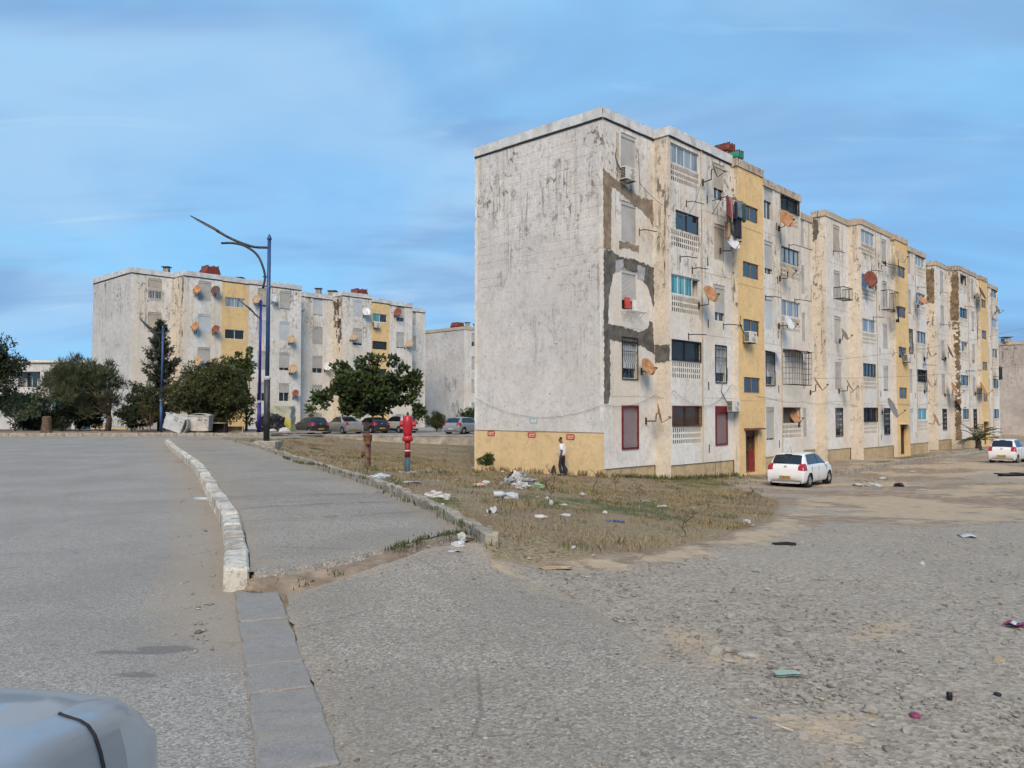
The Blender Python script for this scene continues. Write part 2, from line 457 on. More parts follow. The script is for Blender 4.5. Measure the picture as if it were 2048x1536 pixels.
def ground_mat():
    t = NT('ground')
    p = t.pos()
    n1 = t.noise(p, 0.6, 7, 0.65, 0.3); n2 = t.noise(p, 3.5, 6, 0.7); n3 = t.noise(p, 22, 5, 0.7)
    dirt = t.mix(t.ramp(n2, 0.3, 0.7), (0.165, 0.125, 0.085), (0.32, 0.25, 0.18))
    dirt = t.mix(t.math('MULTIPLY', t.ramp(n1, 0.5, 0.7), 0.5), dirt, (0.17, 0.105, 0.065))
    sand = t.mix(t.ramp(n2, 0.3, 0.7), (0.33, 0.255, 0.165), (0.42, 0.335, 0.23))
    vc = t.voro(p, 34, 'F1', 'Color')
    vs = t.n.new('ShaderNodeSeparateColor'); t.l.new(vc, vs.inputs[0])
    grav = t.mix(vs.outputs[0], (0.16, 0.14, 0.11), (0.39, 0.342, 0.272))
    grav = t.mix(t.math('MULTIPLY', t.ramp(vs.outputs[1], 0.86, 0.95), 0.7), grav, (0.42, 0.385, 0.33))
    vc2 = t.voro(p, 90, 'F1', 'Color')
    grav = t.mix(0.35, grav, t.mix(vc2, (0.19, 0.166, 0.132), (0.39, 0.342, 0.272)))
    wob = t.math('MULTIPLY', t.math('SUBTRACT', t.math('ADD', n2, n3), 1.0), 1.3)
    def edge(a, lo=0.35, hi=0.65):
        return t.ramp(t.math('ADD', t.attr(a), wob), lo, hi)
    c = t.mix(edge('gravel', 0.2, 0.6), dirt, grav)
    c = t.mix(edge('sandy'), c, sand)
    dry = t.mix(t.ramp(n3, 0.35, 0.65), (0.12, 0.095, 0.052), (0.31, 0.245, 0.145))
    dry = t.mix(t.ramp(n1, 0.45, 0.62), dry, t.mix(t.ramp(n3, 0.35, 0.65), (0.14, 0.092, 0.058), (0.25, 0.175, 0.115)))
    c = t.mix(edge('dry'), c, dry)
    grn = t.mix(t.ramp(n3, 0.35, 0.65), (0.035, 0.052, 0.016), (0.10, 0.125, 0.045))
    c = t.mix(edge('green', 0.4, 0.7), c, grn)
    h = t.math('ADD', t.math('MULTIPLY', t.voro(p, 34), t.attr('gravel')), t.math('ADD', n3, t.math('MULTIPLY', t.noise(p, 90, 4, 0.7), 0.5)))
    t.bump(h, 0.5, 0.015)
    return t.done(c, 0.95)
M['ground'] = ground_mat()

t = NT('kerb_white')
p = t.pos()
c = t.mix(t.ramp(t.noise(p, 2.6, 6, 0.7), 0.46, 0.60), (0.53, 0.505, 0.44), (0.30, 0.27, 0.22))
c = t.mix(t.math('MULTIPLY', t.ramp(t.noise(p, 14, 6, 0.75), 0.50, 0.62), 0.75), c, (0.20, 0.178, 0.14))
c = t.mix(t.math('MULTIPLY', t.ramp(t.noise(p, 45, 4, 0.7), 0.58, 0.7), 0.4), c, (0.15, 0.13, 0.10))
t.bump(t.noise(p, 26, 5, 0.7), 0.6, 0.015)
M['kerb_white'] = t.done(c, 0.92)
t = NT('kerb_grey')
p = t.pos()
c = t.mix(t.ramp(t.noise(p, 5, 7, 0.7), 0.35, 0.65), (0.20, 0.18, 0.145), (0.36, 0.33, 0.27))
c = t.mix(t.math('MULTIPLY', t.ramp(t.noise(p, 42, 5, 0.7), 0.58, 0.7), 0.6), c, (0.12, 0.10, 0.075))
t.bump(t.noise(p, 30, 6, 0.7), 1.0, 0.02)
M['kerb_grey'] = t.done(c, 0.95)
t = NT('slab_grey')
p = t.pos()
v = t.voro(p, 120, 'F1', 'Color')
c = t.mix(v, (0.185, 0.178, 0.165), (0.275, 0.265, 0.245))
c = t.mix(t.math('MULTIPLY', t.ramp(t.noise(p, 11, 6, 0.75), 0.5, 0.66), 0.5), c, (0.16, 0.145, 0.12))
c = t.mix(t.math('MULTIPLY', t.ramp(t.noise(p, 2.2, 6, 0.7), 0.45, 0.7), 0.6), c, (0.23, 0.205, 0.165))
t.bump(t.noise(p, 120, 4, 0.7), 0.4, 0.006)
M['slab'] = t.done(c, 0.92)
# ------------------------------------------------------------------ lie of the land (metres; z = 0 is the road)
D1 = Vector((0.687, 0.727, 0)).normalized()      # along the apartment rows
D2 = Vector((-D1.y, D1.x, 0))                    # to the back of the rows
NF = -D2                                         # out of their fronts
C1 = Vector((4.0, 34.6, 0))                      # near corner of the main row
KL = [(-0.95, 3.1), (-2.44, 7.13), (-2.75, 8.06), (-3.9, 11.1), (-5.3, 14.3), (-8.5, 21.6), (-13.1, 31.1), (-15.8, 36.8), (-17.4, 40.2)]   # road side of the kerb
KR = [(-0.28, 8.45), (-0.81, 10.4), (-2.6, 15.2), (-4.5, 19.3), (-7.7, 26.3), (-13.0, 37.6), (-15.9, 43.6)]                             # far side of the pavement
ctl = []
for x, y in KL: ctl += [(x - 0.3, y, -0.03), (x - 6, y, -0.03), (x - 14, y, -0.03)]
ctl += [(-30, 0, -0.03), (-40, 20, -0.03), (-45, 40, -0.03), (-50, 60, -0.1), (-20, 46, -0.02), (-30, 52, -0.02), (-16, 50, -0.05), (-30, 58, 0.1), (-45, 52, 0.05)]
for x, y in KR: ctl += [(x, y, 0.16)]
ctl += [(-1.2, 6.5, 0.0), (0, 3, 0.0), (0, 0, 0.0), (6, 0, -0.02), (12, 0, -0.05), (-4, -8, 0), (8, -8, 0), (2, 5, 0.0), (6, 5, -0.06), (12, 6, -0.2), (20, 6, -0.4),
        (0.3, 8.3, 0.02), (-1.55, 7.2, 0.01), (-13.2, 48, -0.03), (-12.6, 51, -0.04), (-12.2, 52.5, -0.1), (-11, 54, -0.25), (2, 9, -0.08), (3, 12, -0.3), (7, 12, -0.42), (5, 16, -0.62), (12, 16, -0.72), (20, 18, -0.95), (30, 20, -1.1),
        (-1.2, 17.5, 0.03), (0, 20, -0.25), (4, 22, -0.85), (10, 24, -1.2), (0, 26, -0.6), (-4, 28, -0.2),
        (5.4, 33.6, -1.25), (4.0, 34.6, -1.23), (2.3, 35.6, -1.25), (-1.9, 40.2, -1.34), (1, 32, -1.1), (-3, 36, -0.95), (9, 30, -1.48),
        (12.2, 33.8, -1.68), (14, 39.5, -1.72), (20, 42, -1.78), (29.6, 48, -1.55), (24, 36, -1.5), (35, 40, -1.45), (32, 58, -1.78), (44, 66, -1.75), (45, 74, -1.8), (60, 70, -1.6),
        (-4, 46, -1.2), (-3, 56, -0.85), (-8, 50, -0.62), (-10, 57.5, -0.6), (-14, 57.5, -0.45), (-9, 40, -0.25), (-6, 34, -0.3), (-20, 62, -0.5), (-10, 75, -0.7), (0, 80, -0.9), (-30, 90, -0.8), (0, 120, -1.2), (60, 120, -1.5), (-60, 120, -1), (120, 40, -1.2), (120, 200, -1.5), (-120, 200, -1), (-120, 0, 0), (120, -30, 0), (0, 300, -1.5)]
ctl = np.array(ctl, float)
_n = len(ctl)
_A = np.zeros((_n + 3, _n + 3))
_A[:_n, :_n] = np.hypot(ctl[:, None, 0] - ctl[None, :, 0], ctl[:, None, 1] - ctl[None, :, 1])
_A[:_n, :_n] += np.eye(_n) * 0.25
_A[:_n, _n] = 1; _A[:_n, _n + 1] = ctl[:, 0]; _A[:_n, _n + 2] = ctl[:, 1]
_A[_n:, :_n] = _A[:_n, _n:].T
_w = np.linalg.solve(_A, np.concatenate([ctl[:, 2], np.zeros(3)]))
def hz(x, y):
    x = np.asarray(x, float); y = np.asarray(y, float)
    sh = x.shape
    x = x.ravel(); y = y.ravel()
    out = np.empty(len(x))
    for a in range(0, len(x), 20000):
        b = slice(a, a + 20000)
        d = np.hypot(x[b, None] - ctl[None, :, 0], y[b, None] - ctl[None, :, 1])
        out[b] = d @ _w[:_n] + _w[_n] + _w[_n + 1] * x[b] + _w[_n + 2] * y[b]
    return out.reshape(sh)
def hz1(x, y): return float(hz([x], [y])[0])
def gnd(u, v):
    """where a line of sight meets the ground"""
    d = ray(u, v)
    lo = 1.0
    t = 1.5
    while t < 250:
        p = CAM + d * t
        if p.z < hz1(p.x, p.y): break
        lo = t; t *= 1.03
    for _ in range(18):
        m = (lo + t) / 2
        p = CAM + d * m
        if p.z < hz1(p.x, p.y): t = m
        else: lo = m
    return CAM + d * t
def gxy(px): return [(p.x, p.y) for p in (gnd(u, v) for u, v in px)]

def poly_sd(x, y, poly):
    """signed distance, positive inside"""
    x = np.asarray(x, float); y = np.asarray(y, float)
    d = np.full(x.shape, 1e9); ins = np.zeros(x.shape, bool)
    n = len(poly)
    for i in range(n):
        ax, ay = poly[i]; bx, by = poly[(i + 1) % n]
        ex, ey = bx - ax, by - ay
        t = np.clip(((x - ax) * ex + (y - ay) * ey) / (ex * ex + ey * ey + 1e-12), 0, 1)
        d = np.minimum(d, np.hypot(x - ax - t * ex, y - ay - t * ey))
        c = (ay > y) != (by > y)
        ins ^= c & (x < (bx - ax) * (y - ay) / (by - ay + 1e-12) + ax)
    return np.where(ins, d, -d)
def sstep(v, a, b):
    t = np.clip((v - a) / (b - a), 0, 1)
    return t * t * (3 - 2 * t)

P_ROAD = [(-120, -30), (2.2, -30), (1.0, -2.0)] + KL + [(-19.5, 44.5), (-14.6, 46.2), (-12.5, 52.0), (-120, 51.8)]
P_DRY = KR[::-1] + gxy([(990, 1118), (1150, 1118), (1330, 1100), (1450, 1075), (1545, 1040), (1560, 1003), (1500, 985), (1440, 968)]) + [(11.2, 40.5), (4.2, 34.8), (-1.7, 40.4), (-2.4, 57.6), (-12.4, 57.6), (-12.6, 50), (-14.5, 46)]
P_PATH = KL[1:] + [(-19.0, 43.8), (-15.9, 43.6)] + KR[::-1]
P_GREEN = [gxy([(1262, 950), (1350, 947), (1480, 948), (1545, 953), (1500, 972), (1400, 978), (1290, 964)]),
           gxy([(1690, 935), (1850, 905), (1970, 893), (1975, 903), (1860, 920), (1705, 948)]),
           gxy([(520, 1125), (905, 1063), (930, 1085), (800, 1118), (560, 1150)]),
           gxy([(690, 945), (790, 975), (900, 1025), (960, 1060), (1000, 1045), (900, 985), (780, 950)]),
           gxy([(860, 985), (1240, 1000), (1500, 1030), (1420, 1050), (1100, 1020)]),
           gxy([(1700, 960), (1760, 955), (1790, 963), (1740, 972)])]
P_SAND = [gxy([(1120, 1122), (1330, 1104), (1460, 1078), (1560, 1040), (1620, 1000), (1700, 985), (1560, 1070), (1400, 1112), (1250, 1138)]),
          gxy([(1600, 1000), (1800, 990), (1950, 1010), (2048, 1020), (2048, 1040), (1850, 1050), (1680, 1030)]),
          gxy([(960, 1120), (1010, 1128), (1030, 1165), (1000, 1165)]),
          gxy([(520, 1150), (900, 1095), (960, 1118), (700, 1160), (560, 1180)]),
          gxy([(1230, 1225), (1330, 1240), (1480, 1330), (1460, 1350)]),
          gxy([(1550, 1395), (1680, 1390), (1700, 1440), (1620, 1480), (1540, 1440)]),
          gxy([(1700, 1280), (1790, 1240), (1800, 1260)])]
P_GRAVEL = gxy([(905, 1068), (1000, 1130), (1250, 1140), (1420, 1110), (1580, 1070), (1680, 1045), (1850, 1055), (2048, 1045), (2400, 1060)]) + [(22, 4), (14, -10), (2, -12), (-1.6, 6.6)]

def axis(lo, hi, dense_lo, dense_hi, d0, grow):
    a = [dense_lo]
    while a[-1] < dense_hi: a.append(a[-1] + d0)
    d = d0
    while a[-1] < hi: d *= grow; a.append(a[-1] + d)
    d = d0; b = [dense_lo]
    while b[-1] > lo: d *= grow; b.append(b[-1] - d)
    return np.array(b[:0:-1] + a)
gx = axis(-420, 480, -4.0, 8.0, 0.10, 1.055)
gy = axis(-160, 900, 2.5, 12.0, 0.10, 1.03)
GX, GY = np.meshgrid(gx, gy)
GZ = hz(GX, GY)
# small relief away from the paved parts
sd_road = poly_sd(GX, GY, P_ROAD); sd_path = poly_sd(GX, GY, P_PATH)
near = np.exp(-np.hypot(GX, GY) / 45)
GZ += (fbm(GX * 0.7, GY * 0.7, 4) - 0.5) * 0.16 * near * np.clip(-sd_path / 3, 0, 1) * np.clip(-sd_road / 2, 0, 1) * sstep(np.hypot(GX, GY), 5, 12)
GZ += (fbm(GX * 5, GY * 5, 3) - 0.5) * 0.03 * near
GZ -= 0.10 * sstep(sd_road, -0.1, 0.3) + 0.10 * sstep(sd_path, -0.05, 0.3)
nv, nu = GX.shape
idx = np.arange(nv * nu).reshape(nv, nu)
F = np.stack([idx[:-1, :-1], idx[:-1, 1:], idx[1:, 1:], idx[1:, :-1]], -1).reshape(-1, 4)
ground = fast_mesh('ground', np.stack([GX, GY, GZ], -1).reshape(-1, 3), F, M['ground'], kind='structure')
ground.data.polygons.foreach_set('use_smooth', np.ones(len(F), bool))
def vattr(me, name, val):
    a = me.attributes.new(name, 'FLOAT', 'POINT')
    a.data.foreach_set('value', np.ascontiguousarray(val.ravel(), dtype=np.float32))
dist = np.hypot(GX, GY)
w = np.maximum(0.25, dist * 0.02)
dry = sstep(poly_sd(GX, GY, P_DRY) / w, -1.2, 1.2)
green = np.zeros_like(GX)
for q in P_GREEN: green = np.maximum(green, sstep(poly_sd(GX, GY, q) / w, -1.0, 1.5))
green[:] = np.maximum(green * (0.35 + 0.75 * sstep(fbm(GX * 0.8 + 5, GY * 0.8, 3), 0.42, 0.58)) * 0.8, 0.9 * (GY > 60) * (GX < 0))
sandy = np.zeros_like(GX)
for q in P_SAND: sandy = np.maximum(sandy, 0.9 * sstep(poly_sd(GX, GY, q) / w, -2.5, 2.0) * (0.35 + 0.75 * sstep(fbm(GX * 1.1, GY * 1.1 + 7, 4), 0.36, 0.56)))
yard = sstep(GY - GX * 0.1, 9, 16) * (1 - dry)
sandy = np.maximum(sandy, 0.75 * yard * sstep(fbm(GX * 0.35 + 3, GY * 0.5, 4), 0.50, 0.62))
gravel = sstep(poly_sd(GX, GY, P_GRAVEL) / w, -3, 3)
gravel = np.maximum(gravel, 0.7 * yard * sstep(fbm(GX * 0.3 + 23, GY * 0.5 + 9, 4), 0.48, 0.60))
for nm, va in (('dry', dry), ('green', green), ('sandy', sandy * (1 - 0.6 * dry)), ('gravel', gravel)): vattr(ground.data, nm, va)
ground['label'] = 'uneven bare ground of dirt, gravel and dry grass'

# ------------------------------------------------------------------ paved sheets
def sheet(name, poly, zf, mat, step=0.35, jitter=0.0, sand=None, grow=None):
    """a paved sheet: triangulated polygon, finely cut, following zf"""
    pts = []
    for i in range(len(poly)):
        a = Vector((*poly[i], 0)); b = Vector((*poly[(i + 1) % len(poly)], 0))
        n = max(1, int((b - a).length / (step if (a.length < 25 or b.length < 25) else 3.0)))
        for k in range(n): pts.append(a.lerp(b, k / n))
    if jitter:
        for p in pts:
            if p.length < 40:
                p.x += (float(fbm([p.x * 3], [p.y * 3], 3)[0]) - 0.5) * jitter
                p.y += (float(fbm([p.x * 3 + 50], [p.y * 3], 3)[0]) - 0.5) * jitter
    bm = bmesh.new()
    f = bm.faces.new([bm.verts.new(p) for p in pts])
    bmesh.ops.triangulate(bm, faces=[f])
    for it in range(7):
        es = [e for e in bm.edges if e.calc_length() > max(0.8, 0.09 * ((e.verts[0].co + e.verts[1].co) * 0.5).length)]
        if not es or len(bm.verts) > 40000: break
        bmesh.ops.subdivide_edges(bm, edges=es, cuts=1)
        bmesh.ops.triangulate(bm, faces=[q for q in bm.faces if len(q.verts) > 3])
    for v in bm.verts: v.co.z = zf(v.co.x, v.co.y)
    me = bpy.data.meshes.new(name)
    bmesh.ops.recalc_face_normals(bm, faces=bm.faces[:])
    if sum(q.normal.z for q in bm.faces) < 0: bmesh.ops.reverse_faces(bm, faces=bm.faces[:])
    bm.to_mesh(me); bm.free()
    me.materials.append(mat)
    co = np.empty(len(me.vertices) * 3); me.vertices.foreach_get('co', co); co = co.reshape(-1, 3)
    if sand is not None: vattr(me, 'sand', sand(co[:, 0], co[:, 1]))
    o = bpy.data.objects.new(name, me); COL.objects.link(o)
    return o
def road_sand(x, y):
    d = poly_sd(x, y, P_ROAD)
    s = 1 - sstep(d, 0.15, 1.1 + 0.02 * np.hypot(x, y))
    return s * sstep(x, -45, -40) * sstep(y, 3.0, 7.0)
road = tag(sheet('road', P_ROAD, lambda x, y: 0.0, M['asphalt'], 0.6, sand=road_sand), 'wide grey asphalt road running up to the far kerb', kind='structure')

def offset_path(path, d):
    out = []
    for i, p in enumerate(path):
        a = Vector(path[max(0, i - 1)]); b = Vector(path[min(len(path) - 1, i + 1)])
        t = (b - a).normalized(); out.append((p[0] + t.y * d, p[1] - t.x * d))
    return out
def resample(path, step):
    out = [Vector(path[0])]; acc = 0.0
    for i in range(len(path) - 1):
        a, b = Vector(path[i]), Vector(path[i + 1])
        L = (b - a).length; s = step - acc
        while s <= L:
            out.append(a.lerp(b, s / L)); s += step
        acc = (acc + L) % step
    return out
KLc = [Vector(p) for p in KL[1:]]
def smooth_path(path, n=3):
    """Catmull-Rom through the points"""
    P = [Vector(p) for p in path]
    P = [P[0] * 2 - P[1]] + P + [P[-1] * 2 - P[-2]]
    out = []
    for i in range(1, len(P) - 2):
        for k in range(n):
            t = k / n
            a, b, c, d = P[i - 1:i + 3]
            out.append(0.5 * ((2 * b) + (c - a) * t + (2 * a - 5 * b + 4 * c - d) * t * t + (3 * b - a - 3 * c + d) * t ** 3))
    return out + [P[-2]]
SL = smooth_path(KL[1:], 4); SR = smooth_path(KR, 4)
PATH_Z = 0.17
p_poly = [(p.x, p.y) for p in smooth_path(offset_path(KL[1:], 0.10), 4)] + [(-18.6, 43.2), (-18.0, 45.0), (-15.6, 44.6)] + [(p.x, p.y) for p in SR[::-1]][:-1] + [(-0.75, 9.35), (-1.2, 8.55), (-1.75, 7.75), (-2.1, 7.35)]
pavement = tag(sheet('pavement', p_poly, lambda x, y: PATH_Z - 0.19 * float(sstep(np.array(y), 40.5, 44.8)) + 0.012 * math.sin(x * 1.7 + y), M['asphalt_path'], 0.3, 0.05, lambda x, y: 0.75 * (1 - sstep(poly_sd(x, y, p_poly), 0.05, 0.5)) + 0 * x), 'raised asphalt footpath with cracks across it', kind='structure')
# its broken near edge and the body below it
edge = p_poly[-4:] + [p_poly[0]]
edge = [(p_poly[len(p_poly) - 5])] + edge
mb = MB()
ep = resample(edge, 0.06)
for a, b in zip(ep[:-1], ep[1:]):
    def jz(p, k): return Vector((p.x + (float(fbm([p.x * 9 + k], [p.y * 9], 3)[0]) - 0.5) * 0.05, p.y - 0.02 + (float(fbm([p.x * 8], [p.y * 9 + k], 3)[0]) - 0.5) * 0.06, 0))
    a1, b1 = jz(a, 1), jz(b, 1)
    a0 = Vector((a1.x + 0.05, a1.y - 0.10, 0.0)); b0 = Vector((b1.x + 0.05, b1.y - 0.10, 0.0))
    a1.z = b1.z = PATH_Z - 0.004
    ai, bi = Vector((a.x - 0.05, a.y + 0.14, PATH_Z + 0.008)), Vector((b.x - 0.05, b.y + 0.14, PATH_Z + 0.008))
    mb.quad(a0, b0, b1, a1); mb.quad(a1, b1, bi, ai)
mb.build('broken_edge', M['asphalt_path'], pavement)
# soil washed up against the broken edge
ep2 = resample([(-2.27, 7.22)] + [(p.x, p.y) for p in ep[::-1]] + [(-0.42, 8.9)] if ep[0].x > ep[-1].x else [(-2.27, 7.22)] + [(p.x, p.y) for p in ep] + [(-0.42, 8.9)], 0.05)
nb = 9; V_ = []
for p in ep2:
    for k in range(nb):
        f = k / (nb - 1)
        x_, y_ = p.x + 0.10 + 0.34 * f - 0.16, p.y + 0.06 - 0.52 * f
        zt_ = 0.135 * (1 - f) ** 1.6
        V_.append((x_, y_, max(zt_, 0) + float(hz1(x_, y_)) * f + 0.034 * (1 - abs(2 * f - 1)) + (float(fbm([x_ * 7], [y_ * 7], 3)[0]) - 0.5) * 0.06 * (1 - f * 0.4) - 0.012 * f))
V_ = np.array(V_); ni = len(ep2); id_ = np.arange(ni * nb).reshape(ni, nb)
Fb = np.stack([id_[:-1, :-1], id_[:-1, 1:], id_[1:, 1:], id_[1:, :-1]], -1).reshape(-1, 4)
soil = fast_mesh('soil_bank', V_, Fb, M['ground'], None, kind='structure'); soil['label'] = 'loose soil washed against the broken end of the footpath'
soil.data.polygons.foreach_set('use_smooth', np.ones(len(Fb), bool))
# cracks across the pavement, thin gaps filled with soil
mb = MB()
for y0 in (10.1, 11.9, 13.4, 16.0, 18.6, 21.5, 25.0, 29.0, 34.0):
    i = min(range(len(SL)), key=lambda k: abs(SL[k].y - y0)); j = min(range(len(SR)), key=lambda k: abs(SR[k].y - y0 - 0.9))
    a, b = SL[i], SR[j]
    pr = None
    for k in range(15):
        q = a.lerp(b, 0.04 + 0.92 * k / 14); q = Vector((q.x, q.y + random.uniform(-0.05, 0.05), PATH_Z + 0.02))
        if pr is not None and random.random() < 0.85:
            wd = random.uniform(0.008, 0.022)
            mb.quad(pr + Vector((0, -wd, 0)), q + Vector((0, -wd, 0)), q + Vector((0, wd, 0)), pr + Vector((0, wd, 0)))
        pr = q
mb.build('crack', M['cement_dark'], pavement)

# driveway in front of the pavement
P_DRIVE = [(-2.02, 7.05), (-1.75, 7.25), (-0.9, 8.3), (-0.35, 8.35)] + gxy([(985, 1140), (1090, 1180), (1180, 1225), (1250, 1272), (1330, 1322), (1430, 1380), (1530, 1440), (1610, 1500), (1650, 1536)]) + [(1.1, 2.6), (0.9, 0), (0.9, -8), (0.55, -8), (0.62, -0.6), (-0.72, 3.35)]
drive = tag(sheet('driveway', P_DRIVE, lambda x, y: hz1(x, y) + 0.028, M['asphalt_drive'], 0.12, 0.16, lambda x, y: (1 - sstep(poly_sd(x, y, P_DRIVE), 0.0, 0.35)) * 0.55), 'worn asphalt driveway crossing the footpath', kind='structure')

# ------------------------------------------------------------------ kerbs, stone by stone
def stone_mesh(name, L, W, H, mat, jit, seed, cuts=5):
    r = random.Random(seed)
    bm = bmesh.new()
    bmesh.ops.create_cube(bm, size=1.0)
    bmesh.ops.scale(bm, vec=(L, W, H), verts=bm.verts)
    bmesh.ops.bevel(bm, geom=[e for e in bm.edges], offset=min(W, H) * 0.10, segments=1, affect='EDGES')
    bmesh.ops.subdivide_edges(bm, edges=[e for e in bm.edges if e.calc_length() > L * 0.5], cuts=cuts)
    for v in bm.verts:
        k = 1.6 if v.co.z > 0 else 0.8
        v.co += Vector((r.uniform(-jit, jit), r.uniform(-jit, jit) * k, r.uniform(-jit, jit) * k))
    me = bpy.data.meshes.new(name); bm.to_mesh(me); bm.free()
    me.materials.append(mat)
    return me
def kerb(name, label, path, L, W, H, ztop, mat, jit=0.008, gap=0.02, wob=0.015):
    root = thing(name, label, None)
    root['kind'] = 'structure'
    ms = [stone_mesh('kerb_stone', L - gap, W, H, mat, jit, 40 + k + len(name)) for k in range(4)]
    pts = resample(path, L)
    for i, (a, b) in enumerate(zip(pts[:-1], pts[1:])):
        c = (a + b) / 2; d = b - a
        z = ztop(c.x, c.y) if callable(ztop) else ztop
        share('kerb_stone', random.choice(ms), root, (c.x, c.y, z - H / 2 + random.uniform(-wob, wob)), (random.uniform(-0.02, 0.02), random.uniform(-0.012, 0.012), math.atan2(d.y, d.x) + random.uniform(-0.02, 0.02)))
    return root
kp = smooth_path(offset_path(KL[1:], -0.02), 4)
kerb('kerb', 'worn white painted kerb stones along the road edge', kp, 0.98, 0.22, 0.42, 0.215, M['kerb_white'], 0.003)
kerb('kerb', 'thin grey concrete kerb between footpath and dry grass', smooth_path(offset_path(KR, 0.06), 4), 0.98, 0.15, 0.42, lambda x, y: 0.30 if y < 35 else 0.30 - (y - 35) * 0.028, M['kerb_grey'], 0.012)
# flush slabs across the driveway
fl = thing('flush_kerb', 'row of flush grey slabs between road and driveway', None); fl['kind'] = 'structure'
a, b = Vector((-2.27, 7.12)), Vector((0.56, -0.4))
dd = (b - a).normalized(); s = 0.0; k = 0
for L in (1.12, 1.1, 0.52, 1.05, 1.1, 1.0, 1.0):
    c = a + dd * (s + L / 2); s += L; k += 1
    bvl = stone_mesh('slab', L - 0.012, 0.355, 0.12, M['slab'], 0.0045, 70 + k, 6)
    share('slab', bvl, fl, (c.x, c.y, -0.03 + random.uniform(-0.005, 0.005)), (0, 0, math.atan2(dd.y, dd.x) + random.uniform(-0.008, 0.008)))
# gutter strip of grit beside the slabs
# far kerb across the end of the road
kerb('kerb', 'low grey kerb along the far side of the road below the trees', [(-46, 51.9), (-30, 52.0), (-19.5, 52.4), (-15.6, 53.5)], 1.2, 0.25, 0.5, 0.20, M['kerb_grey'], 0.01)
kerb('kerb', 'short kerb stub at the left edge of the road', [(-24.7, 37.6), (-26.4, 38.6), (-29, 39.2)], 0.9, 0.24, 0.5, 0.22, M['kerb_grey'], 0.01)
# yard kerbs in front of the far blocks
def zg(k): return lambda x, y: hz1(x, y) + k
kerb('kerb', 'broken earth-stained kerb of the yard beyond the white hatchback', gxy([(1672, 951), (1760, 937), (1897, 917)]), 1.25, 0.22, 0.5, zg(0.26), M['kerb_grey'], 0.012)
kerb('kerb', 'further yard kerb running to the small palm', gxy([(1905, 917), (1955, 909), (2010, 899)]), 1.25, 0.22, 0.5, zg(0.2), M['kerb_grey'], 0.012)
kerb('kerb', 'concrete edging in front of the far block entrance', [tuple((C1 + D1 * s_ + NF * 2.6).xy) for s_ in (38, 52)], 1.25, 0.2, 0.5, zg(0.16), M['kerb_grey'], 0.012)
# bank behind the far kerb
P_BANK = [(-60, 52.15), (-30, 52.25), (-19.5, 52.65), (-15.2, 53.8), (-13.2, 58.4), (-20, 66), (-60, 66)]
tag(sheet('verge', P_BANK, lambda x, y: 0.15 + 0.03 * math.sin(x), M['ground'], 1.0), 'earth verge under the trees beyond the road', kind='structure')
P_LOT = [(-16.0, 58.3), (1.0, 58.9), (12, 66), (30, 100), (-12, 110), (-22, 66)]
lot = tag(sheet('parking_lot', P_LOT, lambda x, y: -0.32, M['asphalt'], 1.0, sand=lambda x, y: 0.3 + 0 * x), 'asphalt parking ground in front of the rear flats', kind='structure')
# low retaining wall of the parking ground
lw = thing('low_wall', 'long low concrete wall between dry grass and parked cars', 'wall', (-9, 58, -0.5), world_mesh=True)
mb = MB(); mc = MB()
wp = [Vector((-15.4, 57.9, 0)), Vector((1.5, 58.5, 0))]
wd = (wp[1] - wp[0]).normalized(); wn_ = Vector((-wd.y, wd.x, 0))
c = (wp[0] + wp[1]) / 2; L = (wp[1] - wp[0]).length
mb.box(c + Vector((0, 0, -0.75)), (L, 0.22, 1.1), (wd, wn_, Vector((0, 0, 1)))).build('wall_body', M['concrete'], lw)
for k in range(11):
    cc = wp[0] + wd * (L * (k + 0.5) / 11)
    MB().box(cc + Vector((0, 0, -0.16)), (L / 11 - 0.02, 0.30, 0.085), (wd, wn_, Vector((0, 0, 1)))).build('coping_slab', M['concrete'], lw)
# ------------------------------------------------------------------ apartment rows
Z3 = Vector((0, 0, 1))
FLOOR = 3.11
class Front:
    """a row's front: s metres along it, o metres out of it, z up"""
    def __init__(s, C, zo=0.0): s.C, s.zo = Vector((C[0], C[1], 0)), zo
    def __call__(s, a, o, z): return s.C + D1 * a + NF * o + Vector((0, 0, z + s.zo))
def s_of(fr, u, o):
    """distance along the front seen at image column u"""
    k = (u - 1024.0) / FPX
    bx = fr.C.x + NF.x * o; by = fr.C.y + NF.y * o
    return (k * by - bx) / (D1.x - k * D1.y)

def wall_panel(mb, P, s0, s1, z0, z1, ops, e1, nrm, mi=0, back_mi=1):
    """a wall rectangle with openings: P(s, z) gives the point; ops: (s0, s1, z0, z1, depth)"""
    S = sorted(set([s0, s1] + [q for o in ops for q in o[:2]]))
    Z = sorted(set([z0, z1] + [q for o in ops for q in o[2:4]]))
    for a, b in zip(S[:-1], S[1:]):
        for c, d in zip(Z[:-1], Z[1:]):
            m, n = (a + b) / 2, (c + d) / 2
            if any(o[0] < m < o[1] and o[2] < n < o[3] for o in ops): continue
            mb.quad(P(a, c), P(b, c), P(b, d), P(a, d), mi)
    for o in ops:
        a, b, c, d, dp = o
        k = -nrm * dp
        A, B, Cc, Dd = P(a, c), P(b, c), P(b, d), P(a, d)
        mb.quad(A, B, B + k, A + k, mi); mb.quad(B, Cc, Cc + k, B + k, mi)
        mb.quad(Cc, Dd, Dd + k, Cc + k, mi); mb.quad(Dd, A, A + k, Dd + k, mi)
        mb.quad(A + k, B + k, Cc + k, Dd + k, back_mi)

